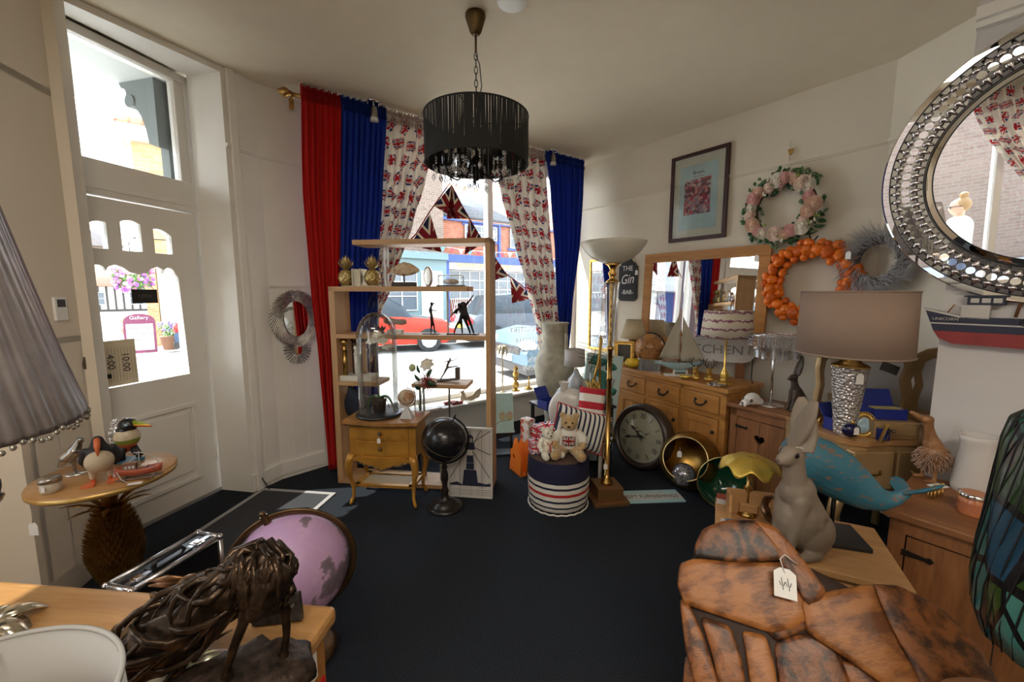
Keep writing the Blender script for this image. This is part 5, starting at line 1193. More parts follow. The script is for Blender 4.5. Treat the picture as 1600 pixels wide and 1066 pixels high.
m=MB(); m.tube([(-.02,-.040,.10),(0,-.044,.07),(.022,-.040,.10)],.004,5); m.tube([(0,-.042,.07),(.006,-.045,.03)],.005,5); m.build('ribbon',mat('red ribbon',(.5,.03,.05),.6),wb)
GF=flagcloth('union gift wrap',(1,1),translucent=0,rnd=0,cloth=(.4,.02,.03),brick=False)
def giftbox(lb,p,rz,w,h):
    t=thing('gift_box',lb,'gift box',p,rz,'union flag gift boxes'); m=MB()
    for k in range(4):
        M=RZ(k*PI/2); m.add([(-w/2,-w/2,0),(w/2,-w/2,0),(w/2,-w/2,h),(-w/2,-w/2,h)],[(0,1,2,3)],M,[(0.12,.2),(.88,.2),(.88,.8),(.12,.8)],smooth=False)
    m.build('box_body',GF,t); m=MB()
    m.add([(-w*.53,-w*.53,h),(w*.53,-w*.53,h),(w*.53,w*.53,h),(-w*.53,w*.53,h)],[(0,1,2,3)],None,[(.12,.2),(.88,.2),(.88,.8),(.12,.8)],smooth=False)
    for k in range(4): m.add([(-w*.53,-w*.53,h*.7),(w*.53,-w*.53,h*.7),(w*.53,-w*.53,h),(-w*.53,-w*.53,h)],[(0,1,2,3)],RZ(k*PI/2),[(.12,.35),(.88,.35),(.88,.65),(.12,.65)],smooth=False)
    m.build('lid',GF,t); m=MB(); m.ball(.008,T(0,0,h+.004),n=8); m.build('rosette',mat('dark bow',(.05,.01,.02),.6),t)
giftbox('union flag gift box, larger one behind the cream bear',Vector((.245,2.80,.372)),.5,.15,.15); giftbox('union flag gift box, smaller one at the left rim of the pouf',Vector((.165,2.695,.372)),.25,.09,.08)
def strp(name,axis,w,c1,c2,off=0.0,duty=.5):
    return pattern(name,lambda nt:(lambda q:mixc(nt,(q[axis]/w+off).fract().lt(duty),c1,c2))(xyz(nt)),.9,bump=(300,.3))
cushion('navy_stripe_cushion','white cushion with thin navy stripes and red piping leaning behind the teddy bear',Vector((.475,2.79,.50)),(math.radians(-12),math.radians(18),math.radians(8)),.40,.28,.13,strp('navy pinstripe',0,.036,(.74,.71,.66),(.02,.025,.06),.2,.40),piping=mat('red piping',(.45,.03,.04),.8))
cushion('red_stripe_cushion','cushion with bold red and white horizontal stripes behind the navy striped one',Vector((.580,2.92,.635)),(math.radians(-14),math.radians(9),math.radians(4)),.205,.265,.10,strp('red stripe',2,.108,(.74,.71,.66),(.45,.02,.035),.26,.47),back=strp('navy dots',2,.03,(.74,.71,.66),(.02,.025,.06)))
t=thing('white_stool','small plain white stool behind the pouf carrying the red striped cushion','stool',Vector((.565,2.935,0)))
m=MB(); m.box(-.10,.10,-.05,.06,.475,.495); m.build('stool_seat',mat('white painted stool',(.6,.58,.55),.5),t)
for x in (-.09,.09):
    m=MB(); m.box(x-.01,x+.01,-.01,.01,0,.475); m.build('leg',mat('white painted stool',(.6,.58,.55),.5),t)
# ================= brass uplighter =================
t=thing('brass_uplighter','tall brass floor lamp with crystal column and white glass bowl shade','floor lamp',Vector((.668,2.76,0)),math.radians(8))
BR2=mat('satin brass',(.55,.33,.10),.25,1,var=.15,vscale=10)
m=MB(); m.box(-.125,.125,-.125,.125,0,.03); m.box(-.09,.09,-.09,.09,.03,.115); m.build('square_base',mat('bronze brown enamel',(.26,.13,.05),.35,.6),t,bevel=.004)
m=MB(); m.solid([(.045,.115),(.04,.13),(.022,.16),(.017,.19)]+[(.016,.19),(.016,.85),(.022,.86),(.016,.88),(.016,1.06),(.026,1.07),(.024,1.09)],20); m.build('pole',BR2,t)
m=MB(); m.lathe([(.024,1.09),(.050,1.50),(.054,1.52)],16,fn=lambda a,r,z:(r*(1+.06*math.cos(a*8)),z)); m.build('crystal_column',glassthin('ribbed crystal',(.90,.90,.90),.35,.08),t)
m=MB(); m.tube([(.004*math.cos(k*.9),.004*math.sin(k*.9),1.09+.43*k/50) for k in range(51)],.004,6); m.build('twisted_rod',BR2,t)
m=MB(); m.solid([(.046,1.52),(.040,1.53),(.018,1.545),(.022,1.565),(.030,1.58),(.018,1.60),(.028,1.625),(.055,1.645)],24); m.build('brass_knop',BR2,t)
m=MB(); m.lathe([(.02,1.645),(.07,1.652),(.13,1.68),(.175,1.72),(.205,1.765),(.212,1.785)],48); m.build('glass_bowl',cloth('frosted glass',(.80,.77,.68),.35,.25,0),t,solid=.006)
swing_tag(t,(-.03,-.05,.30),0,.04,.02)
# ================= floor sign =================
cs_=[atz(*q) for q in ((968,768),(1048,765),(1072,785),(974,788))]; ctr=(cs_[0]+cs_[2])/2
e=(cs_[1]-cs_[0]); e=Vector((cs_[2].x-cs_[3].x,cs_[2].y-cs_[3].y,0)); L_=e.length; srz2=math.atan2(e.y,e.x)
t=thing('soft_furnishings_sign','pale blue and white board reading soft furnishings lying on the carpet','sign',Vector((cs_[3].x,cs_[3].y,.001)),srz2)
m=MB(); m.box(0,L_,0,.17,0,.008); m.build('board',mat('pale aqua board',(.35,.55,.58),.5),t); m=MB(); m.box(0,L_,.035,.115,.008,.009); m.build('white_band',OFFW,t)
text('lettering','SOFT FURNISHINGS',.058,mat('grey lettering',(.12,.12,.14),.6),t,T(L_/2,.075,.0105),sx=.78); text('lettering','Lorna Elizabeth',.04,OFFW,t,T(L_/2,.143,.009))
# ================= clock =================
t=thing('station_clock','large round brown framed clock with antique roman dial leaning on the dresser','clock',Vector((1.075,3.27,0)),0,rot=(-.17,0,math.radians(-53)))
m=MB(); Mc=T(0,0,.27)@RX(PI/2); m.lathe([(.212,.07),(.225,.10),(.245,.10),(.265,.07),(.270,.03),(.262,.0),(.255,-.02),(.0,-.02)],64,Mc); m.build('frame',mat('dark bronze frame',(.045,.030,.025),.35,.3),t)
DC=pattern('antique dial',lambda nt:ramp(nt,nz(nt,6,5),[(.3,(.36,.35,.27)),(.7,(.52,.50,.40))]),.6)
m=MB(); m.cyl(.214,.060,.068,64,Mc); m.build('dial',DC,t)
m=MB(); m.lathe([(.214,.082),(.14,.094),(0,.10)],48,Mc); m.build('glass',glassthin('clock glass',(.96,.97,.96),.12),t)
RN=['XII','I','II','III','IIII','V','VI','VII','VIII','IX','X','XI']
for k,s_ in enumerate(RN):
    a=-k*PI/6; text('numeral',s_,.066,INK,t,Mc@T(0,0,.0685)@RZ(a)@T(0,.165,0),sx=.62)
m=MB()
for a,L_ in ((math.radians(55),.13),(math.radians(-255),.16)): 
    M=Mc@T(0,0,.072)@RZ(a); m.prism([(-.006,-.03),(.006,-.03),(.004,L_*.6),(.014,L_*.72),(0,L_),(-.014,L_*.72),(-.004,L_*.6)],0,.002,M)
m.cyl(.012,.069,.077,16,Mc); m.build('hands',INK,t)
m=MB(); rnd=random.Random(2)
for k in range(16): a=rnd.uniform(0,6.28); r=rnd.uniform(.01,.05); m.tube([Mc@Vector((r*math.cos(a),.03+r*math.sin(a),.069)),Mc@Vector((1.5*r*math.cos(a+.5),.03+1.5*r*math.sin(a+.5),.069))],.003,4)
m.build('crest_print',INK,t)
# ================= gold bowl and mosaic ball =================
bc=Vector((1.325,2.93,.218)); t=thing('gold_bowl_planter','big antique gold sphere bowl lying on its side by the dresser','bowl',(bc.x,bc.y,0))
AG=mat('antique gold metal',(.36,.21,.055),.35,1,var=.4,vscale=6,bump=.2,bscale=14)
Mb=T(0,0,.215)@RZ(math.radians(58))@RX(math.radians(72)); R_=.212
pr=[(R_*math.sin(a),-R_*math.cos(a)) for a in [k*PI*.74/22 for k in range(23)]]
pr2=[(q*.975,z*.975) for q,z in reversed(pr)]
Mb=T(0,0,.213)@RZ(math.radians(-38))@RX(math.radians(68))
m=MB(); m.lathe(pr,56,Mb); m.build('bowl_outer',AG,t); m=MB(); m.lathe(pr2,56,Mb); o=m.build('bowl_inner',AG,t)
m=MB(); a=PI*.74; m.tube([Mb@Vector((R_*.99*math.sin(a)*math.cos(k*PI/32),R_*.99*math.sin(a)*math.sin(k*PI/32),-R_*math.cos(a))) for k in range(64)],.005,6,closed=True); m.build('rolled_rim',mat('pale brass rim',(.60,.45,.20),.3,1),t)
swing_tag(t,(-.13,-.12,.36),math.radians(-20),.045,.03)
t=thing('mosaic_ball','silver glass mosaic ball resting inside the gold bowl','ball',Vector((1.245,2.835,.143)))
def mos(nt):
    v=nt.nodes.new('ShaderNodeTexVoronoi'); v.inputs['Scale'].default_value=90; nt.links.new(coords(nt),v.inputs[0]); return ramp(nt,v.outputs[0],[(.2,(.42,.42,.46)),(.5,(.30,.28,.30)),(.75,(.12,.11,.12))])
m=MB(); m.ball(.082,n=36); m.build('ball_skin',pattern('mosaic glass',mos,.2,.6),t)
# green bowl with gold rim
t=thing('green_glass_bowl','dark green ribbed bowl with gold rim tipped on its side by the pine chest','bowl',Vector((1.44,2.66,0)),0)
Mg=T(0,0,.17)@RZ(math.radians(-12))@RX(math.radians(80)); pr=[(.0,-.10),(.06,-.098),(.11,-.07),(.15,-.03),(.170,.02)]
m=MB(); m.lathe(pr,48,Mg,fn=lambda a,r,z:(r*(1+.02*math.sin(a*24)),z)); m.build('ribbed_bowl',mat('deep green glass',(.006,.045,.022),.12),t,solid=.006)
m=MB(); m.tube([Mg@Vector((.171*math.cos(k*PI/32),.171*math.sin(k*PI/32),.021)) for k in range(64)],.004,6,closed=True); m.build('gold_rim',mat('pale brass rim',(.60,.45,.20),.3,1),t)
# ================= honey dresser =================
DF=Vector((1.029,3.937,0)); DX=Vector((.550,-.991,0)).normalized(); DLn=1.135; drz=math.atan2(DX.y,DX.x); DD=.44; DH=.75
FDR=Matrix.Translation(DF)@RZ(drz)   # X along the front, -Y towards the room
t=thing('dresser','honey pine dresser with cup handle drawers under the wall mirror','dresser',DF,drz)
m=MB(); m.box(-.09,DLn+.02,-.02,DD,DH-.035,DH); m.build('dresser_top',OAK,t,bevel=.005)
m=MB(); m.box(-.07,DLn,.012,DD-.01,.06,DH-.035); m.box(0,DLn,.0,.02,.0,.07); m.box(0,.05,0,.02,.06,DH-.035); m.box(DLn-.05,DLn,0,.02,.06,DH-.035); m.box(.36,.40,0,.02,.06,DH-.035); m.box(.73,.77,0,.02,.06,DH-.035); m.box(0,DLn,0,.02,.50,.53); m.box(0,DLn,0,.02,.68,DH-.035)
for x in (.0,DLn-.05):
    m.box(x,x+.05,0,.05,0,.06); m.box(x,x+.05,DD-.06,DD-.01,0,.06)
m.build('carcass',OAK,t,bevel=.002)
HND=mat('black iron',(.03,.027,.025),.45,.6)
def cup(parent,x,z):
    m=MB(); pts=[(x-.045,-.012,z+.012),(x-.043,-.025,z-.004),(x-.02,-.033,z-.018),(x+.02,-.033,z-.018),(x+.043,-.025,z-.004),(x+.045,-.012,z+.012)]; m.tube(pts,[.006,.006,.008,.008,.006,.006],8)
    for s_ in (-1,1): m.ball((.011,.007,.013),T(x+s_*.045,-.008,z+.014),n=10)
    m.build('drop_handle',HND,parent)
for x0,x1 in ((.055,.355),(.405,.725),(.775,DLn-.055)):
    m=MB(); m.box(x0,x1,-.006,.012,.535,.675); d=m.build('drawer',OAK,t,bevel=.004); cup(d,(x0+x1)/2,.605)
    m=MB(); m.box(x0,x1,-.003,.012,.075,.495); d=m.build('door',OAKZ,t,bevel=.002); m=MB(); mould(m,x0,x1,.075,.495,I4,.05,.010,-.003); m.build('door_frame',OAKZ,d,bevel=.004)
    m=MB(); m.solid([(.008,0),(.015,.012),(.011,.022)],14,T(x1-.03,-.013,.40)@RX(PI/2)); m.build('knob',HND,d)
def on(px_,py_,z=DH): return atz(px_,py_,z)
def dp(x,y,z=DH): return FDR@Vector((x,y,z))
# oak mirror on the wall behind
def rw(x,y,off=.03): return onwall(PA,CW,x,y,off)
RWT=(CW-PA).normalized()
rwz=math.atan2(-RWT.y,-RWT.x)  # local X runs to the right as seen, -Y faces the room
a=rw(1008,399,.07); b=rw(1206,380,.07); zb_=rw(1196,557,.05).z; wM=(Vector((a.x,a.y))-Vector((b.x,b.y))).length; zt_=(a.z+b.z)/2; hM=zt_-zb_
mc=Vector(((a.x+b.x)/2,(a.y+b.y)/2,(zt_+zb_)/2))
t=thing('oak_wall_mirror','wide oak framed mirror leaning above the dresser under the framed print','mirror',mc,0,rot=(-.04,0,rwz))
m=MB(); m.ringframe(wM,hM,.085,.032); m.build('frame',OAK,t,bevel=.003); m=MB(); m.box(-wM/2+.06,wM/2-.06,-.004,.002,-hM/2+.06,hM/2-.06); m.build('mirror_glass',MIRROR,t)
swing_tag(t,(wM/2-.10,-.02,hM/2-.07),0,.05,.01)
# kitchen trough sign
kr=Vector((1.985,3.30,0)); kl=Vector((1.395,3.61,0)); krz=math.atan2(kr.y-kl.y,kr.x-kl.x); kw=(kr-kl).length
t=thing('kitchen_sign','white enamel trough shaped sign reading KITCHEN on wooden blocks on the dresser','sign',(kl.x,kl.y,.875),krz)
ZN=mat('white enamel tin',(.66,.66,.66),.35,.1,var=.08,vscale=8)
kp=[(0,.19),(.0,.06)]+arc(.06,.05,.05,180,270,5)+[(kw-.10,0)]+arc(kw-.10,.10,.10,270,350,6)+[(kw,.19)]
m=MB(); m.prism(kp,-.05,.012,FRONT); m.build('tin_body',ZN,t,bevel=.003)
m=MB(); m.tube([(0,-.014,.19),(kw,-.014,.19)],.005,6); m.box(.05,kw-.05,-.0145,-.012,.045,.050); m.box(.05,kw-.05,-.0145,-.012,.150,.155); m.build('raised_rim',ZN,t)
text('lettering','KITCHEN',.105,mat('grey stencil letters',(.24,.24,.25),.6),t,T(kw*.50,-.0145,.10)@FRONT,sx=1.12)
for x in (.08,kw-.14): m=MB(); m.box(x,x+.07,-.03,.05,-.125,0); m.build('wooden_block',RUSTICZ,t)
# items on the dresser
TRK=wood('polished tree trunk',(.16,.06,.025),(.45,.22,.10),9,2,.3)
p=dp(-.0,.20); t=thing('trunk_lamp','small table lamp with twisted wood base and cream shade at the dresser far end','lamp',p)
m=MB(); m.lathe([(.0,0),(.055,0),(.04,.06),(.05,.12),(.035,.18),(.045,.23),(.045,.25),(0,.25)],24,fn=lambda a,r,z:(r*(1+.18*math.sin(a*3+z*16)),z)); m.build('trunk_base',TRK,t); m=MB(); m.tube([(0,0,.24),(0,0,.34)],.006,6); m.build('stem',BRASS,t)
m=MB(); m.lathe([(.125,.255),(.075,.44)],36); m.build('shade',cloth('cream linen shade',(.66,.56,.38),.3),t,solid=.002)
p=dp(.03,.05); t=thing('gold_photo_frame','ornate gold photo frame with black opening on the dresser far end','photo frame',p,0,rot=(-.12,0,math.radians(-14)))
m=MB(); m.ringframe(.185,.235,.032,.018,T(0,0,.118)); 
for k in range(44):
    f=k/44*4; s_=int(f); g=f-s_; x,z=[(-.08+.16*g,.0),(.08,.21*g),(.08-.16*g,.21),(-.08,.21-.21*g)][s_]; m.ball(.010,T(x,-.006,z+.013),n=6)
m.build('frame',GOLD,t); m=MB(); m.box(-.065,.065,-.004,.004,.03,.205); m.build('picture_area',mat('black glass',(.01,.012,.014),.12),t)
def pumpkin(t,M,r,mt,ribs=10,sq=.75,sm_=None,nm='rind',n=40):
    m=MB(); m.lathe([(r*math.sin(PI*j/10)*(1) if 0<j<10 else .001, -r*sq*math.cos(PI*j/10)*(1-.25*(abs(math.cos(PI*j/10))**6))) for j in range(11)],n,M,fn=lambda a,rr,z:(rr*(1-.13*abs(math.cos(a*ribs/2))**3 ),z)); o=m.build(nm,mt,t)
    m=MB(); m.tube([M@Vector((0,0,r*sq*.65)),M@Vector((0,r*.05,r*sq*.95)),M@Vector((r*.12,0,r*sq*1.15))],[r*.10,r*.07,r*.06],6); m.build('stalk',sm_ or mat('dry stalk',(.25,.16,.06),.8),t); return o
p=dp(.175,.02); t=thing('yellow_pumpkin','glossy yellow pumpkin on the dresser edge beside the wooden globe','pumpkin',p+Vector((0,0,.052)))
pumpkin(t,I4,.068,mat('yellow rind',(.75,.48,.02),.25,var=.15,vscale=12))
p=dp(.235,.17); t=thing('wooden_globe','brown wooden globe with black meridian on the dresser before the mirror','globe',p)
m=MB(); m.solid([(.07,0),(.06,.012),(.012,.02),(.010,.05)],24); m.build('foot',BLACKM,t)
wg_=pattern('carved wooden globe',lambda nt:(lambda a:mixc(nt,(a-.5).abs().lt(.012),ramp(nt,nz(nt,14,5,stretch=(1,1,4)),[(.3,(.26,.11,.03)),(.7,(.44,.20,.06))]),(.05,.02,.01)))(X(nt,nz(nt,9,5))),.35)
m=MB(); m.ball(.135,n=36); m.build('ball',wg_,t,loc=(0,0,.185)); m=MB(); m.tube([(.145*math.sin(a)*.9,-.145*math.sin(a)*.35,.185+.145*math.cos(a)) for a in [-.2+k*PI*1.1/20 for k in range(21)]],.005,6); m.build('meridian',BLACKM,t)
p=dp(.345,.05); t=thing('silver_box','silver ribbed rectangular box on the dresser below the boat','box',p,drz+.35)
m=MB(); m.box(-.07,.13,-.05,.05,0,.105); 
for k in range(14): m.cyl(.006,.004,.1,8,T(-.065+k*.0145,-.051,0)); 
for k in range(6): m.cyl(.006,.004,.1,8,T(-.071,-.042+k*.017,0))
m.build('ribbed_case',CHROME,t); m=MB(); m.box(-.072,.132,-.052,.052,.105,.112); m.build('lid',CHROME,t)
# sailing boat model
p=dp(.63,.10); t=thing('model_yacht','model yacht with pale blue hull and cream sails on the dresser','model boat',p,math.radians(-8))
m=MB(); m.box(-.12,.10,-.03,.03,0,.012); m.box(-.05,-.035,-.005,.005,.012,.05); m.box(.055,.07,-.005,.005,.012,.05); m.build('stand',mat('white block',(.75,.73,.70),.5),t)
m=MB()
def hull(u,v,L_=.40,W_=.075,H_=.075):
    x=-L_/2+L_*u; w=W_/2*math.sin(PI*min(1,(u*.9+.06)))**.7; a=PI*v; return (x,-w*math.cos(a),.105-.0-(H_*math.sin(a)*math.sin(PI*(u*.86+.07))**1.2)*.75+.02*(2*u-1)**2)
m.grid(hull,20,10,uv=False); m.prism([(-.20+.40*k/20,-.0375*math.sin(PI*min(1,(k/20*.9+.06)))**.7) for k in range(21)]+[(-.20+.40*k/20,.0375*math.sin(PI*min(1,(k/20*.9+.06)))**.7) for k in range(20,-1,-1)],.103,.108); m.box(-.04,.05,-.004,.004,.03,.06); m.build('hull',mat('pale aqua paint',(.36,.52,.56),.5,var=.1,vscale=10),t)
m=MB(); m.tube([(0,0,.10),(0,0,.56)],.004,6); m.tube([(0,0,.14),(-.16,0,.13)],.003,6); m.build('mast',OAKZ,t)
SC_=cloth('cream sailcloth',(.62,.57,.47),.25)
m=MB(); m.grid(lambda u,v:(-.008-.16*u*(1-v),.02*math.sin(PI*u)*(1-v),.15+.40*v),8,12); m.build('mainsail',SC_,t,solid=.001)
m=MB(); m.grid(lambda u,v:(.012+(.20*u)*(1-v),.018*math.sin(PI*u)*(1-v),.125+.38*v),8,12); m.build('jib',SC_,t,solid=.001)
# stag heads
def stag(p,rz,lb):
    t=thing('stag_ornament',lb,'ornament',p,rz,'gold stag head ornaments')
    blobs('stag_head',GOLD,t,[('b',(0,0,.02),(.04,.032,.022)),('t',[(0,.01,.02),(0,.0,.055),(0,-.005,.085)],[.030,.022,.020]),('t',[(0,-.01,.09),(0,-.04,.075)],[.018,.010]),('t',[(-.015,0,.10),(-.035,.005,.105)],[.006,.003]),('t',[(.015,0,.10),(.035,.005,.105)],[.006,.003])],.004,2)
    m=MB()
    for s_ in (-1,1):
        m.tube([(s_*.010,0,.10),(s_*.030,0,.125),(s_*.035,0,.155),(s_*.020,0,.18)],.003,5); m.tube([(s_*.030,0,.125),(s_*.050,0,.14),(s_*.052,0,.165)],.0025,5); m.tube([(s_*.034,0,.15),(s_*.05,0,.175)],.002,5); m.tube([(s_*.015,0,.11),(s_*.012,0,.14)],.002,5)
    m.build('antlers',BRZ,t)
stag(dp(.815,.07),drz+.5,'gold stag head ornament, left one of the pair on the dresser'); stag(dp(.90,.12),drz+.4,'gold stag head ornament, right one of the pair on the dresser')
t=thing('gold_dish','low gold dish beside the stag heads on the dresser front','dish',dp(.765,.01)); m=MB(); m.lathe([(0,.004),(.03,.004),(.045,.03),(.042,.032)],24); m.build('dish_body',mat('bright gold lustre',(.75,.60,.15),.25,.8),t,solid=.002)
# striped shade lamp
p=dp(1.00,.16); t=thing('striped_shade_lamp','table lamp with gold stem and cream shade banded by ragged purple stripes','lamp',p)
m=MB(); m.solid([(.075,0),(.07,.012),(.03,.02),(.025,.04),(.035,.065),(.02,.095),(.014,.11)]+[(.008,.13),(.007,.40)],28); m.build('gold_stem',mat('bright gold leaf',(.70,.46,.12),.3,.9,var=.15,vscale=30),t)
def strs(nt):
    q=xyz(nt); n1=(X(nt,nz(nt,30,4))-.5)*.05; z=q[2]+n1; f=((z-.40)*16).fract(); return mixc(nt,(f-.5).abs().lt(.10),(.66,.58,.47),(.26,.10,.15))
m=MB(); m.lathe([(.185,.365),(.165,.565)],40); m.build('shade',pattern('ragged stripe shade',strs,.9,tr=.2),t,solid=.002)
m=MB(); rnd=random.Random(9)
for k in range(9): m.mi=k%2; m.ball((.018,.014,.006),T(rnd.uniform(-.05,.06),rnd.uniform(-.03,.03),.010),n=8)
t=thing('trinket_heap','small heap of silver trinkets in a dish at the dresser corner','trinkets',dp(1.03,.03)); m2=MB(); m2.lathe([(0,.002),(.06,.003),(.075,.014)],24); m2.build('dish',CHROME,t,solid=.002); o=m.build('trinkets',[CHROME,mat('pewter',(.16,.14,.13),.4,.7)],t); o['kind']='stuff'
t=thing('power_lead','thin black lead hanging from the mirror side down to the dresser corner','cable',rw(1176,560,.05)); 
w0=rw(1176,560,.05); m=MB(); m.tube([(0,0,0),tuple(dp(1.06,.42)-w0+Vector((0,0,.02))),tuple(dp(1.12,.34)-w0+Vector((0,0,.0)))],.004,5); m.build('lead',BLACKP,t)
# ================= heart cut cabinets =================
def heart(cx,cz,s): return [(cx+s*.0625*16*math.sin(a)**3*.5, cz+s*.0625*(13*math.cos(a)-5*math.cos(2*a)-2*math.cos(3*a)-math.cos(4*a))*.5) for a in [k*2*PI/28 for k in range(28)]]
def heartcab(label,p,rz,w,d,h,hc,hz,hs):
    t=thing('heart_cabinet',label,'cabinet',p,rz)
    m=MB(); m.box(-.02,w+.02,-.025,d,h-.03,h); m.build('cabinet_top',RUSTIC,t,bevel=.005)
    m=MB(); m.box(0,.02,.0,d-.01,0,h-.03); m.box(w-.02,w,0,d-.01,0,h-.03); m.box(0,w,d-.03,d-.01,0,h-.03); m.box(0,w,0,d-.02,.03,.05); m.box(0,.05,-.003,.02,0,h-.03); m.box(w-.05,w,-.003,.02,0,h-.03); m.box(0,w,-.003,.02,h-.09,h-.03); m.box(0,w,-.003,.02,0,.07); m.build('carcass',RUSTICZ,t,bevel=.002)
    dr=plate('door',[(.055,.075),(w-.055,.075),(w-.055,h-.095),(.055,h-.095)],[heart(hc,hz,hs)],.018,RUSTICZ,T(0,.006,0)@XZ,t)
    m=MB(); m.box(hc-.0015,hc+.0015,-.0045,-.003,.08,h-.10); m.build('board_joint',INK,dr)
    m=MB()
    for z in (h-.16,.15): m.prism([(.045,z-.012),(.11,z-.006),(.125,z-.012),(.135,z),(.125,z+.012),(.11,z+.006),(.045,z+.012)],.004,.009,FRONT)
    m.build('strap_hinge',HND,dr)
    m=MB(); m.ball(.014,T(w-.075,-.02,h*.45),n=12); m.build('knob',HND,dr); return t
heartcab('smaller brown pine cabinet with heart cut out, right beside the dresser',Vector((1.600,2.915,0)),math.atan2(-.37,.21),.43,.34,.66,.215,.44,.075)
HC=Vector((1.512,1.545,0)); hrz=math.atan2(-.807,.591)
heartcab('larger brown pine cabinet with heart cut out, near the stained glass lamp',HC,hrz,.78,.52,.60,.30,.40,.075)
FH=Matrix.Translation(HC)@RZ(hrz)
# on the small heart cabinet
q=Vector((1.83,2.83,.66)); t=thing('crystal_lamp','chrome table lamp with tiers of crystal drops beside the dark hare','lamp',q)
m=MB(); m.solid([(.085,0),(.085,.008),(.012,.014)],32); m.tube([(0,0,.01),(0,0,.50)],.009,10); m.build('chrome_stem',CHROME,t)
m=MB(); 
for r,z in ((.155,.50),(.10,.505),(.05,.51)): m.tube([(r*math.cos(k*PI/20),r*math.sin(k*PI/20),z) for k in range(40)],.004,6,closed=True)
m.tube([(-.155,0,.50),(.155,0,.50)],.003,5); m.tube([(0,-.155,.50),(0,.155,.50)],.003,5); m.build('chrome_ring',CHROME,t)
k=0
for r,n,L_ in ((.155,40,.15),(.10,20,.17),(.05,10,.19)):
    for i in range(n):
        a=2*PI*i/n; m=MB(); x,y=r*math.cos(a),r*math.sin(a)
        for j in range(4): m.ball(.0075,T(x,y,.49-.02*j),n=6)
        m.prism([(-.007,-.025),(.007,-.025),(.009,.02),(0,.028),(-.009,.02)],-.004,.004,T(x,y,.49-L_*.75)@RZ(a+PI/2)@FRONT); m.build('crystal_strand',CR,t)
q=Vector((1.905,2.69,.66)); t=thing('bronze_hare','dark bronze hare sitting upright beside the crystal lamp','statue',q,math.radians(180))
HM=mat('dark hare bronze',(.075,.052,.040),.5,.3,var=.5,vscale=30,bump=.6,bscale=60)
def harebody(s,earback=.0):
    S_=lambda *a: tuple(v*s for v in a)
    # faces +X ; origin at the base
    return [('t',[S_(-.09,0,.12),S_(-.06,0,.22),S_(-.015,0,.33),S_(.02,0,.40)],[.115*s,.110*s,.088*s,.068*s]),
      ('t',[S_(.02,0,.40),S_(.035,0,.48),S_(.045,0,.54)],[.066*s,.055*s,.052*s]),
      ('b',S_(.055,0,.575),S_(.070,.052,.056)),('b',S_(.110,0,.555),S_(.045,.036,.036)),('b',S_(.138,0,.548),S_(.022,.022,.022)),
      ('b',S_(-.085,-.065,.12),S_(.105,.055,.115)),('b',S_(-.085,.065,.12),S_(.105,.055,.115)),
      ('t',[S_(-.06,-.085,.035),S_(.03,-.085,.028),S_(.085,-.085,.022)],[.035*s,.026*s,.022*s]),('t',[S_(-.06,.085,.035),S_(.03,.085,.028),S_(.085,.085,.022)],[.035*s,.026*s,.022*s]),
      ('t',[S_(.03,-.045,.33),S_(.05,-.05,.20),S_(.075,-.045,.09),S_(.095,-.045,.02)],[.050*s,.036*s,.026*s,.022*s]),('t',[S_(.03,.045,.33),S_(.05,.05,.20),S_(.075,.045,.09),S_(.095,.045,.02)],[.050*s,.036*s,.026*s,.022*s]),
      ('b',S_(.11,-.045,.018),S_(.035,.022,.018)),('b',S_(.11,.045,.018),S_(.035,.022,.018)),('b',S_(-.20,0,.10),S_(.04,.035,.045))]
def ear(m,M,L_,w,d=.35):
    # hollow leaf shaped ear opening to -Y local
    m.grid(lambda u,v:(lambda f,a:(w*f*math.sin(a),w*f*d*(1-math.cos(a))*1.0-w*f*.2, L_*v))(max(.04,math.sin(PI*(.12+.86*v))**.7),(u-.5)*2*1.9),12,18,M,uv=False)
h=.62; L=harebody(.40/.62*.62/.62*.645)
blobs('body',HM,t,harebody(.40),.004,3)
m=MB(); ear(m,T(.01,-.012,.245)@RZ(PI/2)@RX(.0)@RY(.0)@RX(-.35),.13,.022); ear(m,T(.005,.012,.245)@RZ(PI/2)@RX(-.15),.135,.022); m.build('ears',HM,t,solid=.006)
q=Vector((1.70,2.83,.66)); t=thing('pug_ornament','small white glazed animal skull ornament at the cabinet edge by the dresser','ornament',q,math.radians(200))
blobs('skull',mat('white crackle glaze',(.72,.70,.66),.3,var=.1,vscale=20),t,[('b',(0,0,.045),(.060,.045,.045)),('b',(.060,0,.026),(.035,.028,.024)),('b',(-.035,.0,.03),(.045,.05,.03)),('b',(.085,.018,.012),(.015,.008,.010)),('b',(.085,-.018,.012),(.015,.008,.010))],.004,2)
m=MB()
for s_ in (-1,1): m.ball((.012,.008,.012),T(.045,s_*.030,.045),n=10)
m.ball((.006,.010,.008),T(.092,0,.026),n=8); m.build('eye_sockets',mat('shadow grey glaze',(.10,.09,.09),.5),t)
# ================= on the right wall =================
def wallthing(name,label,cat,x,y,off=.012): p=rw(x,y,off); return thing(name,label,cat,p,rwz),p
# tall gold mirror near the corner
pa,pb=rw(922,406,.03),rw(962,408,.03); pb_=rw(940,548,.03); wT=.34; hT=pa.z-pb_.z
cT=Vector((pa.x,pa.y,0))+Vector((-RWT.x,-RWT.y,0))*(wT/2); 
t=thing('gold_hall_mirror','tall narrow mirror in a gold frame on the wall behind the crystal floor lamp','mirror',(cT.x,cT.y,(pa.z+pb_.z)/2),rwz)
m=MB(); m.ringframe(wT,hT,.03,.025); m.build('frame',GOLD,t,bevel=.006); m=MB(); m.box(-wT/2+.02,wT/2-.02,0,.004,-hT/2+.02,hT/2-.02); m.build('mirror_glass',MIRROR,t)
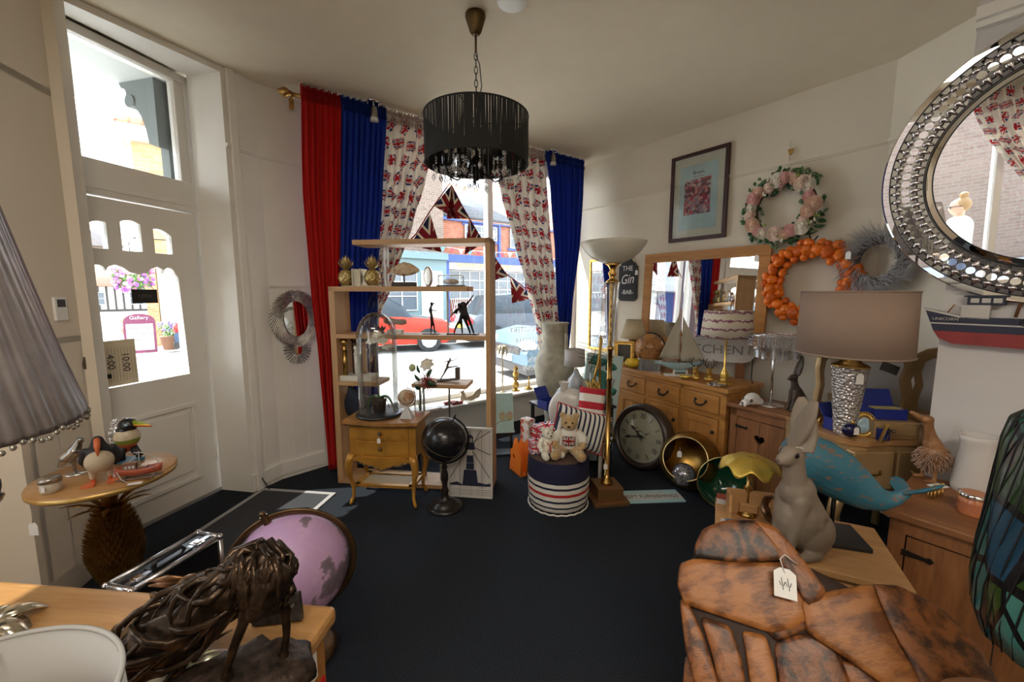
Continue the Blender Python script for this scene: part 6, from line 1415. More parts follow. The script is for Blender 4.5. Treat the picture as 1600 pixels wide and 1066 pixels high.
# gin bar sign
t,p=wallthing('gin_bar_sign','black chalk style plaque reading THE Gin BAR hung on string','sign',982,437)
a=[(-.13,-.27),(-.10,-.285),(.10,-.285),(.13,-.27),(.15,-.24),(.15,.17),(.12,.19),(.11,.215),(.07,.235),(.04,.27),(0,.285),(-.04,.27),(-.07,.235),(-.11,.215),(-.12,.19),(-.15,.17),(-.15,-.24)]
a=[(x*.8,z*.80) for x,z in a]
m=MB(); m.prism(a,0,.012,FRONT); m.build('board',mat('matt black board',(.013,.013,.016),.7),t)
CK=mat('chalk white',(.72,.70,.68),.8); Mt=T(0,-.0125,0)@FRONT
text('lettering','THE',.075,CK,t,Mt@T(-.005,.115,0)); text('lettering','Gin',.14,CK,t,Mt@T(0,.0,0)@RZ(.08)@Matrix(((1,.3,0,0),(0,1,0,0),(0,0,1,0),(0,0,0,1))),sx=.85); text('lettering','-BAR-',.065,CK,t,Mt@T(0,-.135,0))
m=MB(); m.tube([(-.10,-.004,.17),(0,0,.34),(.10,-.004,.17)],.002,5); m.build('string',mat('jute cord',(.45,.30,.14),.9),t); swing_tag(t,(.11,-.015,.11),0,.05,.015)
# framed print
pl=rw(1051,247,.02); pr_=rw(1142,224,.02); wF=(Vector((pl.x,pl.y))-Vector((pr_.x,pr_.y))).length; zF=(pl.z+pr_.z)/2; zB=(rw(1047,379,.02).z+rw(1133,371,.02).z)/2
t=thing('framed_print','dark framed print with pale blue mount and red crowd photograph on the right wall','picture',((pl.x+pr_.x)/2,(pl.y+pr_.y)/2,(zF+zB)/2),rwz)
hF=zF-zB; m=MB(); m.ringframe(wF,hF,.032,.03); m.build('frame',mat('dark mahogany frame',(.045,.012,.012),.35),t,bevel=.003)
m=MB(); m.box(-wF/2+.02,wF/2-.02,.0,.006,-hF/2+.02,hF/2-.02); m.build('mount',mat('cream mount',(.68,.64,.56),.8),t)
m=MB(); m.box(-wF*.33,wF*.33,-.002,0,-hF*.37,hF*.36); m.build('print_sheet',mat('pale blue print',(.50,.62,.66),.8,var=.1,vscale=5),t)
def crowd(nt):
    v=nt.nodes.new('ShaderNodeTexVoronoi'); v.inputs['Scale'].default_value=42; nt.links.new(coords(nt),v.inputs[0]); s_=nt.nodes.new('ShaderNodeSeparateColor'); nt.links.new(v.outputs['Color'],s_.inputs[0]); return ramp(nt,s_.outputs[0],[(.15,(.16,.06,.09)),(.4,(.55,.07,.09)),(.6,(.62,.45,.42)),(.8,(.30,.22,.30))])
m=MB(); m.box(-wF*.24,wF*.22,-.004,-.002,-hF*.20,hF*.20); m.build('photograph',pattern('red crowd picture',crowd,.7),t)
text('title','Bravo',.045,INK,t,T(0,-.003,hF*.27)@FRONT); text('title','with best wishes',.014,mat('red caption',(.5,.05,.05),.7),t,T(0,-.003,hF*.225)@FRONT)
m=MB(); m.box(-wF/2+.03,wF/2-.03,-.008,-.006,-hF/2+.03,hF/2-.03); m.build('glazing',GLASS,t)
# wreaths
rnd=random.Random(21)
pc_=rw(1224,326,.05); t=thing('rose_wreath','round wreath of peach roses and green leaves hung on the right wall','wreath',pc_,rwz)
RW=.20
m=MB(); m.tube([(RW*math.cos(k*PI/24),0,RW*math.sin(k*PI/24)) for k in range(48)],.022,8,closed=True); m.build('vine_ring',mat('dark vine',(.08,.06,.03),.9),t)
for k in range(100):
    a=rnd.uniform(0,2*PI); r=RW+rnd.choice((-1,1))*rnd.uniform(.03,.065) if k%3 else RW+rnd.uniform(.04,.07); m=MB()
    m2=T(r*math.cos(a),-.02,r*math.sin(a))@RY(-a+rnd.uniform(-2.2,2.2))@RX(rnd.uniform(-.6,.6)); leafblade(m,rnd.uniform(.04,.07),.032,m2@RX(PI/2),.4); m.build('leaf',[LG,DG,mat('sage leaf',(.14,.20,.10),.6)][k%3],t,solid=.001)
for k in range(60):
    a=rnd.uniform(0,2*PI); r=RW+.055+rnd.uniform(-.01,.03); m=MB(); leafblade(m,rnd.uniform(.035,.055),.024,T(r*math.cos(a),-.035,r*math.sin(a))@RY(rnd.uniform(0,6.3))@RX(PI/2+rnd.uniform(-.5,.5)),.3); m.build('small_leaf',[LG,mat('sage leaf',(.14,.20,.10),.6)][k%2],t,solid=.001)
def rose(t,M,R,mt):
    m=MB()
    for L_ in range(4):
        n=7-L_; 
        for q in range(n):
            a=q*2*PI/n+L_*.5; s_=R*(1-.22*L_)
            m.grid(lambda u,v:((s_*math.sin(PI*.5*v)*math.cos((u-.5)*1.3)),s_*math.sin(PI*.5*v)*math.sin((u-.5)*1.3),R*(.15+.22*L_)+s_*.30*v*v),3,3,M@RZ(a),uv=False)
    m.ball(R*.3,M@T(0,0,R*.65),n=8); m.build('rose',mt,t,solid=.001)
PCH=[mat('peach petals',(.76,.50,.38),.7,var=.08),mat('blush petals',(.78,.60,.50),.7),mat('cream petals',(.76,.70,.60),.7),mat('pink petals wreath',(.72,.38,.36),.7)]
for k in range(21):
    a=k*2*PI/21+rnd.uniform(-.08,.08); r=RW+rnd.uniform(-.018,.02); rose(t,T(r*math.cos(a),-.03,r*math.sin(a))@RX(PI/2)@RX(rnd.uniform(-.3,.3))@RY(rnd.uniform(-.3,.3)),(.058,.042,.05)[k%3],PCH[(k*7)%4 if k%4 else 0])
for k in range(34):
    a=rnd.uniform(0,2*PI); r=RW+rnd.uniform(-.055,.055); m=MB(); 
    for q in range(4): m.ball(.008,T(r*math.cos(a)+rnd.uniform(-.015,.015),-.055,r*math.sin(a)+rnd.uniform(-.015,.015)),n=6)
    m.build('berry_sprig',[mat('green buds',(.30,.36,.10),.7),PCH[3],PCH[2]][k%3],t)
m=MB(); m.tube([(0,.03,RW),(0,.04,.50)],.0015,4); m.build('hanging_wire',CHROME,t)
p=rw(1236,237,.02); t=thing('picture_hook','small brass picture hook on the rail above the rose wreath','hook',p,rwz); m=MB(); m.prism([(-.02,.02),(.02,.02),(.012,-.01),(0,-.03),(-.012,-.01)],0,.006,FRONT); m.tube([(0,-.008,-.02),(0,-.025,-.03),(0,-.025,-.01)],.003,5); m.build('hook_body',BRASS,t)
pc_=rw(1266,442,.07); t=thing('pumpkin_wreath','round wreath packed with small bright orange pumpkins on the right wall','wreath',pc_,rwz)
OR=[mat('orange pumpkin rind',(.78,.17,.008),.35,var=.2,vscale=14),mat('deep orange rind',(.60,.11,.005),.38,var=.2,vscale=14)]
RP=.245; m=MB(); m.tube([(RP*math.cos(k*PI/24),.01,RP*math.sin(k*PI/24)) for k in range(48)],.03,8,closed=True); m.build('straw_ring',mat('brown straw',(.20,.07,.02),.9),t)
protos=[]
for pi_ in range(3):
    m=MB(); r=.034; m.lathe([(r*math.sin(PI*j/8) if 0<j<8 else .001,-r*.72*math.cos(PI*j/8)) for j in range(9)],30,fn=lambda a,rr,z:(rr*(1-.15*abs(math.cos(a*(4+pi_*.5)))**3),z)); o=m.build('pumpkin',OR[pi_%2],t); protos.append(o)
k=0; done=[]
for ring,(rr,n,sz) in enumerate(((RP,23,1.42),(RP+.045,29,1.12),(RP-.045,21,1.05))):
    for i in range(n):
        a=(i+.5*ring)*2*PI/n+rnd.uniform(-.05,.05); s_=sz*rnd.uniform(.8,1.15); r=rr+rnd.uniform(-.01,.01)
        o=protos[k] if k<3 else protos[k%3].copy()
        if k>=3: COL.objects.link(o); o.parent=t
        o.location=(r*math.cos(a),-.045 if ring==0 else -.025,r*math.sin(a)); o.rotation_euler=(PI/2+rnd.uniform(-.7,.7),rnd.uniform(-.7,.7),rnd.uniform(0,3)); o.scale=(s_,)*3
        m=MB(); M=Matrix.LocRotScale(o.location,o.rotation_euler,o.scale); m.tube([M@Vector((0,0,.018)),M@Vector((.003,0,.036))],.004,5); 
        if i%2==0: m.build('stalk',mat('dry stalk',(.25,.16,.06),.8),t)
        k+=1
m=MB(); m.tube([(.0,0,.27),(-.02,-.03,.34),(-.035,-.02,.40)],.005,6); m.tube([(.0,0,.30),(.03,-.02,.33)],.005,6); m.build('twig',BLACKM,t)
pc_=rw(1372,408,.13); t=thing('twig_wreath','silvery grey feathery twig wreath partly behind the round mirror','wreath',pc_,rwz-.3)
m=MB(); m.tube([(.135*math.cos(k*PI/24),0,.135*math.sin(k*PI/24)) for k in range(48)],.03,8,closed=True); m.build('core_ring',mat('dark twig core',(.12,.11,.11),.9),t)
TW=mat('silver grey twigs',(.42,.41,.42),.6,.2)
m=MB()
for k in range(900):
    a=rnd.uniform(0,2*PI); r=.135+rnd.uniform(-.04,.04); L_=rnd.uniform(.07,.13); da=a+.9+rnd.uniform(-.35,.35)
    x,z=r*math.cos(a),r*math.sin(a); y=-rnd.uniform(0,.06)
    m.tube([(x,y,z),(x+L_*.5*math.cos(da),y-.01,z+L_*.5*math.sin(da)),(x+L_*math.cos(da-.2),y-.015,z+L_*math.sin(da-.2))],[.0018,.0014,.0005],3,cap=False)
o=m.build('feathery_twigs',TW,t); o['kind']='stuff'
swing_tag(t,(-.13,-.08,.08),0,.05,.01)
# ================= round mirror on the pier =================
def pw(x,y,off=.04): return onwall(K0,K1,x,y,off)
KT=(K1-K0).normalized(); pwz=math.atan2(-KT.y,-KT.x)
L0=pw(1384,268,.05); RM=.556; cM=Vector((L0.x-KT.x*RM,L0.y-KT.y*RM,0))+Vector((-.807,-.591,0))*.03; cz=(pw(1560,70,.05).z+pw(1560,462,.05).z)/2
t=thing('jewelled_round_mirror','huge round mirror with rings of silver drops and round jewels on the pier','mirror',(cM.x,cM.y,cz),0,rot=(.10,0,pwz))
MC=RX(PI/2)
m=MB(); m.smooth=False; m.lathe([(RM-.030,0.012),(RM-.006,.012),(RM,.006),(RM,-.012),(RM-.030,-.012)],120,MC,closed=True); m.build('outer_mirror_ring',MIRROR,t)
m=MB(); m.smooth=False; m.lathe([(.0,.010),(.380,.010),(.409,.004),(.409,-.006),(0,-.006)],120,MC); m.build('centre_mirror',MIRROR,t)
m=MB(); 
for r in (.410,.381,RM-.030): m.tube([(r*math.cos(k*PI/60),-.012 if r!=.381 else -.0105,r*math.sin(k*PI/60)) for k in range(120)],.0028,6,closed=True)
m.build('bevel_line',mat('dark bevel line',(.05,.05,.055),.3,.8),t)
m=MB(); 
for k in range(6): a=k*PI/3; m.tube([(.41*math.cos(a),.004,.41*math.sin(a)),((RM-.02)*math.cos(a),.004,(RM-.04)*math.sin(a))],.006,6)
for r in (.435,.470,.505): m.tube([(r*math.cos(k*PI/60),.004,r*math.sin(k*PI/60)) for k in range(120)],.003,6,closed=True)
m.build('wire_rack',mat('dark bevel line',(.05,.05,.055),.3,.8),t)
SV=mat('bright silver drop',(.72,.70,.74),.12,1)
for k in range(84):
    a=2*PI*k/84
    if math.cos(a)>.75: continue
    m=MB(); c_,s_=math.cos(a),math.sin(a)
    P=lambda r,y=-.006:(r*c_,y,r*s_)
    m.tube([P(.484),P(.491),P(.499),P(.510),P(.523)],[.006,.016,.018,.009,.005],8)
    m.build('silver_drop',SV,t)
    m=MB(); m.tube([P(.456),P(.450),P(.442),P(.430),P(.414)],[.006,.014,.016,.009,.004],8); m.build('inner_silver_drop',SV,t)
for k in range(84):
    a=2*PI*k/84
    if math.cos(a)>.75: continue
    m=MB(); m.cyl(.0155,.006,.014,18,T(.470*math.cos(a),0,.470*math.sin(a))@RX(PI/2)); m.build('round_jewel',MIRROR,t)
# half boat on the pier
b0=pw(1449,482,.0); zt=b0.z
t=thing('half_model_boat','wooden half model fishing boat with navy and red hull below the round mirror','model boat',(b0.x,b0.y,zt-.0),pwz)
def hb(z1,z0,x1,x0,L_=.62): return [(x1,z1),(L_,z1+.0),(L_,z0),(x0,z0)]
m=MB(); m.prism([(0,0),(.10,-.035),(.62,-.035),(.62,-.10),(.035,-.10)],-.0,.05,FRONT); m.build('navy_hull',NV,t,bevel=.006)
m=MB(); m.prism([(.035,-.10),(.62,-.10),(.62,-.165),(.10,-.155),(.055,-.135)],0,.048,FRONT); m.build('red_hull',mat('faded red paint',(.28,.03,.03),.6,var=.2,vscale=10),t,bevel=.006)
m=MB(); m.prism([(-.004,.004),(.115,-.028),(.115,-.038),(.0,-.006)],0,.054,FRONT); m.prism([(.02,-.062),(.62,-.064),(.62,-.070),(.022,-.068)],0.0,.052,FRONT); m.box(.115,.20,-.05,0,-.04,.02); m.build('white_bulwark',OFFW,t)
text('lettering','UNICORN',.018,OFFW,t,T(.07,-.056,-.045)@FRONT)
m=MB(); m.box(.13,.24,-.045,0,.02,.055); m.box(.12,.25,-.05,0,.055,.062); m.build('wheelhouse',NV,t); m=MB(); 
for k in range(3): m.box(.14+.033*k,.165+.033*k,-.048,-.045,.03,.05)
m.build('wheelhouse_window',OFFW,t)
m=MB(); m.tube([(.27,-.02,-.03),(.30,-.02,.17)],.006,6); m.tube([(.42,-.02,-.03),(.38,-.02,.13)],.005,6); m.tube([(.30,-.02,.17),(.62,-.02,.0)],.0015,4); m.tube([(.07,-.02,-.02),(.09,-.02,.02)],.003,5); m.build('mast',RUSTICZ,t)
m=MB(); m.box(.33,.40,-.04,0,-.035,.0); m.ball((.03,.02,.025),T(.44,-.02,.0),n=10); m.build('deck_gear',mat('faded red paint',(.28,.03,.03),.6),t)
for x in (.30,.42,.55):
    m=MB(); m.tube([(x+.013*math.cos(k*PI/6),-.052,-.05+.013*math.sin(k*PI/6)) for k in range(12)],.004,5,closed=True); m.build('tyre_fender',BLACKP,t)
# ================= gold dressing table in the alcove =================
GT_=mat('aged gilt wood',(.40,.26,.12),.35,.35,var=.2,vscale=5); GTT=mat('gilt table top',(.42,.22,.09),.22,.2,var=.2,vscale=5)
dt=Vector((1.70,2.02,0)); t=thing('dressing_table','gilt serpentine dressing table with drawers in the alcove behind the whale','dressing table',dt,math.radians(2))
top=[(0,.05),(.03,.0),(.10,-.03),(.22,-.01),(.34,-.02),(.58,-.02),(.66,.02),(.66,.44),(0,.44)]
m=MB(); m.prism(top,.675,.70); m.build('table_top',GTT,t,bevel=.008); m=MB(); m.prism([(x*.97+.01,y*.96+.015) for x,y in top],.40,.675); m.build('carcass',GT_,t,bevel=.004)
for x0,x1 in ((.03,.24),(.26,.48),(.50,.64)):
    m=MB(); m.box(x0,x1,-.035,.02,.45,.65); d=m.build('drawer',GT_,t,bevel=.006); m=MB(); m.tube([(x0+.07,-.035,.55),(x0+.08,-.05,.54),(x1-.08,-.05,.54),(x1-.07,-.035,.55)],.005,6); m.build('handle',BRASS,d)
for x in (.04,.61):
    for y in (.05,.40): m=MB(); m.tube([(x,y,.40),(x+(.02 if x>.3 else -.02),y,.28),(x,y,.1),(x,y,0)],[.035,.03,.017,.02],8); m.build('leg',GT_,t)
# triple mirror
def ogee(w,h): return [(-w*.5,0),(w*.5,0),(w*.53,h*.25),(w*.44,h*.50),(w*.52,h*.72),(w*.46,h*.90),(w*.30,h*.97),(w*.12,h*1.0),(0,h*1.04),(-w*.12,h*1.0),(-w*.30,h*.97),(-w*.46,h*.90),(-w*.52,h*.72),(-w*.44,h*.50),(-w*.53,h*.25)]
t=thing('triple_mirror','gilt framed folding dressing mirror standing on the dressing table','mirror',Vector((2.19,2.40,.70)),math.radians(-12))
def om(M,w,h,nm):
    o=plate(nm,ogee(w,h),[[(x*.74,z*.80+h*.09) for x,z in ogee(w,h)]],.022,GT_,M@XZ,t,bev=.004); m=MB(); m.prism([(x*.80,z*.86+h*.06) for x,z in ogee(w,h)],-.004,.0,M@XZ); m.build('mirror_glass',MIRROR,o)
om(I4,.34,.48,'centre_panel'); om(T(-.17,0,0)@RZ(.55)@T(-.13,0,0),.25,.44,'side_panel'); om(T(.17,0,0)@RZ(-.45)@T(.12,0,0),.24,.44,'side_panel')
# jewellery on it
z0=.7005
JB=bluebox(Vector((1.985,2.13,.7905)),math.radians(-8),.16,.10,.055,'royal blue velvet box with gold card inside on the little gilt drawer chest',name='velvet_box')
m=MB(); m.box(-.065,.065,-.04,.02,.050,.056); m.build('gold_card',mat('gold card',(.50,.42,.15),.4,.3),JB)
t=thing('trinket_chest','small gilt chest with one drawer and crystal knob on the dressing table','chest',Vector((1.975,2.115,z0)),math.radians(-8))
m=MB(); m.box(-.09,.12,-.075,.07,0,.09); m.build('case',GT_,t,bevel=.006); m=MB(); m.box(-.075,.105,-.080,-.073,.018,.075); d=m.build('drawer',GT_,t,bevel=.003); m=MB(); m.ball(.010,T(-.01,-.09,.047),n=10); m.build('crystal_knob',CR,d)
t=thing('oval_portrait_frame','gold filigree oval frame with pale blue picture leaning on blue velvet','photo frame',Vector((1.86,2.10,z0+.055)),0,rot=(-.25,.25,math.radians(-20)))
m=MB()
for k in range(30): a=k*2*PI/30; m.ball((.011,.008,.011),T(.042*math.cos(a),-.004,.056*math.sin(a)),n=8); m.ball(.006,T(.054*math.cos(a+.1),-.004,.068*math.sin(a+.1)),n=6)
m.build('filigree_frame',GOLD,t); m=MB(); m.ball((.030,.006,.042),T(0,0,0),n=20); m.build('picture',mat('sky portrait',(.35,.50,.60),.2,var=.3,vscale=30),t)
m=MB(); m.cyl(.040,0,.007,24,RX(-PI/2)@S(1,1.35,1)); m.build('backing',GT_,t)
bluebox(Vector((1.80,2.20,z0)),math.radians(20),.10,.08,.07,'small royal blue box behind the oval gold frame')
bluebox(Vector((1.905,2.035,z0)),math.radians(-25),.05,.03,.06,'tiny royal blue box in front of the oval gold frame',lid=False)
t=thing('red_brooch','red and gold brooch on a blue velvet cushion','jewellery',Vector((1.80,2.20,z0+.078)),0); m=MB(); m.ball((.028,.014,.012),RX(.5),n=12); m.build('brooch',mat('red enamel',(.5,.05,.03),.25),t)
t=thing('perfume_bottle','dark round perfume bottle with gold stopper and white tag on the dressing table','bottle',Vector((1.775,2.075,z0)),0)
m=MB(); m.ball((.045,.03,.038),T(0,0,.038),n=20); m.build('bottle_body',mat('midnight glass',(.01,.01,.05),.1),t); m=MB(); m.solid([(.010,.07),(.014,.085),(.006,.092),(.012,.102),(.005,.11),(.009,.118),(.002,.128)],14); m.build('gold_stopper',GOLD,t); swing_tag(t,(0,-.034,.075),0,.04,.012)
t=thing('gold_lipstick_stand','gold ribbon shaped stand with black strap leaning at the chest','ornament',Vector((1.865,2.005,z0)),0); m=MB(); m.box(-.006,.006,-.004,.004,0,.10,RY(.35)); m.build('gold_bar',GOLD,t); m=MB(); m.tube([(.03,0,.09),(.045,0,.05),(.035,0,.01),(.0,0,.002)],.004,6); m.build('strap',BLACKP,t)
# textured glass lamp
t=thing('glass_column_lamp','big table lamp with tapered hammered glass base and wide taupe drum shade','lamp',Vector((1.775,2.12,z0)))
def hg(nt):
    v=nt.nodes.new('ShaderNodeTexVoronoi'); v.inputs['Scale'].default_value=70; nt.links.new(coords(nt),v.inputs[0]); return v.outputs[0]
mh=bpy.data.materials.new('hammered glass'); mh.use_nodes=True; nt=mh.node_tree; b_=nt.nodes['Principled BSDF']; b_.inputs['Base Color'].default_value=(.50,.47,.46,1); b_.inputs['Metallic'].default_value=.55; b_.inputs['Roughness'].default_value=.16; bumpit(nt,b_,hg(nt),.9,.01)
m=MB(); m.solid([(.046,0),(.048,.02),(.080,.355),(.082,.365),(.075,.37)],40); m.build('glass_base',mh,t)
m=MB(); m.lathe([(.0,.366),(.083,.366),(.080,.376),(.05,.39),(.026,.42),(.020,.46),(.028,.475),(.02,.49),(.008,.50),(.006,.70)],28); m.build('brass_neck',BRASS,t)
m=MB(); m.lathe([(.243,.435),(.235,.755)],64); sh=m.build('shade',cloth('taupe linen',(.38,.27,.21),.12,bscale=500),t,solid=.003)
for r,z in ((.236,.755),(.244,.435)): m=MB(); m.tube([(r*math.cos(k*PI/32),r*math.sin(k*PI/32),z) for k in range(64)],.005,6,closed=True); m.build('shade_trim',cloth('taupe linen',(.38,.27,.21),.12),sh)
m=MB(); m.box(-.06,.03,-.098,-.092,.37,.415,RY(.35)); m.build('swing_label',BLACKP,t)['label']='black printed swing label'; swing_tag(t,(-.015,-.085,.365),0,.055,.02)
for k,(x,y,r) in enumerate(((1.735,2.33,.03),(1.76,2.26,.022))):
    t=thing('bangle_watch',('silver bangle watch on the dressing table left of the glass lamp','gold bangle on the dressing table left of the glass lamp')[k],'jewellery',Vector((x,y,z0+r+.004)),.3); m=MB(); m.tube([(r*math.cos(a*PI/12),0,r*math.sin(a*PI/12)) for a in range(24)],.006,6,closed=True); m.build('band',[CHROME,GOLD][k],t)
# ================= pine chest with hare and whale =================
PC=Vector((.80,1.47,0)); prz=math.radians(-26.6); FP=Matrix.Translation(PC)@RZ(prz)
def pcp(x,y,z=.5): return FP@Vector((x,y,z))
t=thing('pine_chest','pine chest with panelled side carrying the grey hare and the whale','chest',PC,prz)
m=MB(); m.box(-.02,.56,-.015,.39,.475,.50); m.build('chest_top',PINE,t,bevel=.004)
m=MB(); m.box(0,.54,0,.38,.0,.475); m.build('carcass',PINE,t); m=MB(); m.box(-.025,.565,-.022,-.012,.455,.468); m.build('top_moulding',PINE,t,bevel=.003)
# little pine gallery shelf unit behind
t=thing('pine_shelf_box','small pine open box with drawer standing behind the gold lamp','box',pcp(.02,.255,.5005),prz+.15)
m=MB(); m.box(0,.18,.0,.012,0,.11); m.box(0,.012,-.06,.0,0,.11); m.box(.168,.18,-.06,0,0,.11); m.build('case',PINE,t,bevel=.002); m=MB(); m.box(.05,.12,-.012,.0,.015,.055); m.build('drawer',PINE,t,bevel=.003)
t=thing('playing_cards','scattered picture cards on the pine chest behind the root bench','cards',pcp(.06,.17,.501),prz)
m=MB()
for k in range(6): m.mi=k%3; m.box(-.03,.03,-.02,.02,.0005+.001*k,.001+.001*k,T(.02*k-.03,.012*(k%3),0)@RZ(k*.4))
m.build('card_spread',[OFFW,mat('card blue',(.10,.16,.25),.5),mat('card brown',(.30,.15,.08),.5)],t)
t=thing('candle_tin','small white box with dull red lid at the far corner of the pine chest','box',atz(1137,805,.0).normalized()*0+pcp(-.015,.36,.501),prz); m=MB(); m.box(-.0,.05,-.04,.0,0,.025); m.mi=1; m.box(-.001,.051,-.041,.001,.025,.032); m.build('carton',[OFFW,mat('dull red lid',(.30,.05,.03),.5)],t)
# gold scalloped lamp
t=thing('gold_scalloped_lamp','small lamp with crinkled gold scalloped shade by the grey hare','lamp',pcp(.10,.275,.501))
m=MB(); m.solid([(.04,0),(.035,.012),(.01,.02),(.009,.10),(.02,.12),(.008,.135),(.006,.2)],20); m.build('brass_stand',BRASS,t)
m=MB(); m.grid(lambda u,v:(lambda a:((.112*v**.7+.006*math.sin(a*7)*v+.001)*math.cos(a),(.112*v**.7+.006*math.sin(a*7)*v+.001)*math.sin(a),.262-.035*v*v-.016*v*v*(1+math.sin(a*7))))(2*PI*u),84,10,uv=False); m.build('scalloped_shade',mat('crinkled gold foil',(.60,.42,.08),.4,.75,bump=1.0,bscale=90),t,solid=.002)
# copper tilted pots
t=thing('copper_candle_pot','dark copper pot lying on its side beside the grey hare','pot',pcp(.225,.265,.558),0,rot=(0,math.radians(-82),math.radians(8)))
CP2=mat('dark bronzed copper',(.16,.09,.055),.3,.9,var=.3,vscale=12)
m=MB(); m.lathe([(0,-.055),(.04,-.055),(.043,-.05),(.043,.035),(.050,.045),(.052,.055),(.046,.056),(.038,.04),(.036,-.045),(0,-.045)],36); m.build('pot_body',CP2,t)
t=thing('copper_dish','dark turned copper dish stack on the chest in front of the copper pot','dish',pcp(.20,.13,.501)); m=MB(); m.solid([(.055,0),(.057,.008),(.045,.014),(.048,.022),(.03,.03),(.034,.038),(.02,.044)],32); m.build('dish_body',CP2,t)
# big hare
HG=mat('taupe grey resin',(.22,.17,.125),.55,var=.12,vscale=6,bump=.08,bscale=120)
hp=Vector((1.030,1.405,.501)); t=thing('grey_hare_statue','large taupe grey hare sitting upright with tall ears on the pine chest','statue',hp,math.radians(196))
hs=.66
hb_=harebody(hs); hb_+=[('b',(-.03*hs,0,.20*hs),(.135*hs,.110*hs,.17*hs)),('b',(.0,0,.36*hs),(.095*hs,.085*hs,.10*hs)),('b',(-.10*hs,0,.13*hs),(.13*hs,.125*hs,.13*hs))]
blobs('body',HG,t,hb_,.005,4)
e=blobs('left_ear',HG,t,[],.01) if False else None
for k,(dy,ry,rx) in enumerate(((-.030,-.10,.55),(.036,-.30,-.62))):
    m=MB(); ear(m,T(.030*hs,dy*hs*1.3,.60*hs)@RY(ry*1.0)@RX(-rx*.6)@RZ(PI/2+(.35 if k else -.35)),.30*hs,.058*hs,.30); m.build('ear',HG,t,solid=.010,sub=1)
for s_ in (-1,1):
    m=MB(); m.ball((.0095,.006,.0095),T(.080*hs,s_*.044*hs,.588*hs),n=16); e=m.build('eye',mat('glossy black eye',(.008,.008,.010),.06),t)
    m=MB(); m.tube([(.080*hs+.012*math.cos(a),s_*.0445*hs,.588*hs+.011*math.sin(a)) for a in [k*PI/8 for k in range(16)]],.0022,5,closed=True); m.build('eyelid',HG,e)
m=MB(); m.ball((.006,.008,.005),T(.158*hs,0,.556*hs),n=10); m.tube([(.158*hs,0,.550*hs),(.156*hs,0,.538*hs),(.135*hs,.018*hs,.530*hs)],.0015,4); m.tube([(.156*hs,0,.538*hs),(.135*hs,-.018*hs,.530*hs)],.0015,4); m.build('nose_and_mouth',mat('dark taupe crease',(.10,.07,.055),.6),t)
m=MB(); m.tube([(.02*hs+.045*hs*math.cos(a),.045*hs*math.sin(a),.625*hs) for a in [k*PI/10 for k in range(20)]],.0012,4,closed=True); m.build('string_loop',STRING,t)
# whale
BW=pattern('distressed blue paint',lambda nt:mixc(nt,X(nt,nz(nt,26,5,stretch=(1,1,3))).gt(.615),ramp(nt,nz(nt,5,4),[(.3,(.024,.125,.185)),(.7,(.05,.19,.265))]),(.20,.13,.10)),.5,bump=(40,.35))
t=thing('blue_whale','carved blue painted wooden whale with raised tail on a black stand','sculpture',pcp(.385,.235,.501),math.radians(-17))
m=MB(); m.box(-.10,.10,-.085,.085,0,.018); m.build('stand_base',mat('satin black wood',(.012,.013,.016),.35),t,bevel=.002); m=MB(); m.tube([(0,0,.018),(0,0,.20)],.008,10); m.build('stand_rod',BLACKM,t)
wpts=[(-.185,-.0,.345),(-.17,0,.34),(-.13,0,.325),(-.07,0,.295),(.0,0,.255),(.06,0,.215),(.11,0,.187),(.155,0,.175),(.19,0,.185),(.22,0,.21),(.235,0,.23)]
wr_=[.03,.062,.088,.098,.094,.078,.060,.042,.028,.018,.012]
m=MB(); m.tube(wpts,wr_,24,sc=(1,.85)); 
m.tube([(.215,0,.21),(.25,-.04,.245),(.28,-.06,.272),(.295,-.063,.285)],[.018,.024,.018,.004],10,sc=(.35,1.2)); m.tube([(.215,0,.21),(.225,.05,.22),(.235,.085,.232),(.238,.10,.236)],[.018,.026,.018,.004],10,sc=(.35,1.2))
m.build('whale_body',BW,t,remesh=.0035,smoothit=3)
swing_tag(t,(-.03,-.02,.075),.3,.032,.02,rx=-.2)
# things on the large heart cabinet
zc=.6005
q=Vector((1.905,1.79,zc)); t=thing('wooden_duck','tall carved wooden duck with shaggy straw body on the large heart cabinet','statue',q,math.radians(172))
DKW=wood('duck wood',(.20,.085,.03),(.36,.18,.08),12,2,.45)
blobs('carved_duck',DKW,t,[('t',[(-.02,0,.13),(.0,0,.17),(.012,0,.21),(.02,0,.245),(.028,0,.275)],[.042,.034,.022,.017,.020]),('b',(.033,0,.282),(.028,.021,.021)),('t',[(.05,0,.285),(.075,0,.300),(.098,0,.312)],[.014,.012,.009]),('b',(-.012,0,.115),(.056,.048,.058)),
  ('t',[(0,.028,.08),(.0,.032,.04),(.0,.032,.01)],[.014,.008,.007]),('t',[(0,-.028,.08),(.0,-.032,.04),(.0,-.032,.01)],[.014,.008,.007]),('b',(.014,.032,.006),(.026,.014,.007)),('b',(.014,-.032,.006),(.026,.014,.007))],.0035,3)
m=MB(); rnd=random.Random(31)
for k in range(420):
    v=Vector((rnd.gauss(0,1),rnd.gauss(0,1),rnd.gauss(-.1,.8))).normalized(); p0=Vector((-.012+v.x*.058,v.y*.050,.112+v.z*.056)); p1=p0+v*.010+Vector((rnd.uniform(-.012,.012),rnd.uniform(-.012,.012),-.018))
    m.tube([p0,(p0+p1)/2+v*.004,p1],[.0022,.0018,.0008],3,cap=False)
o=m.build('straw_feathers',mat('shaggy straw',(.40,.26,.19),.9),t); o['kind']='stuff'
q=Vector((1.985,1.68,zc)); t=thing('white_jug','tall ribbed white jug behind the orange candle jar','jug',q,math.radians(180))
WCJ=mat('white matt ceramic',(.60,.57,.55),.5,bump=.4,bscale=150)
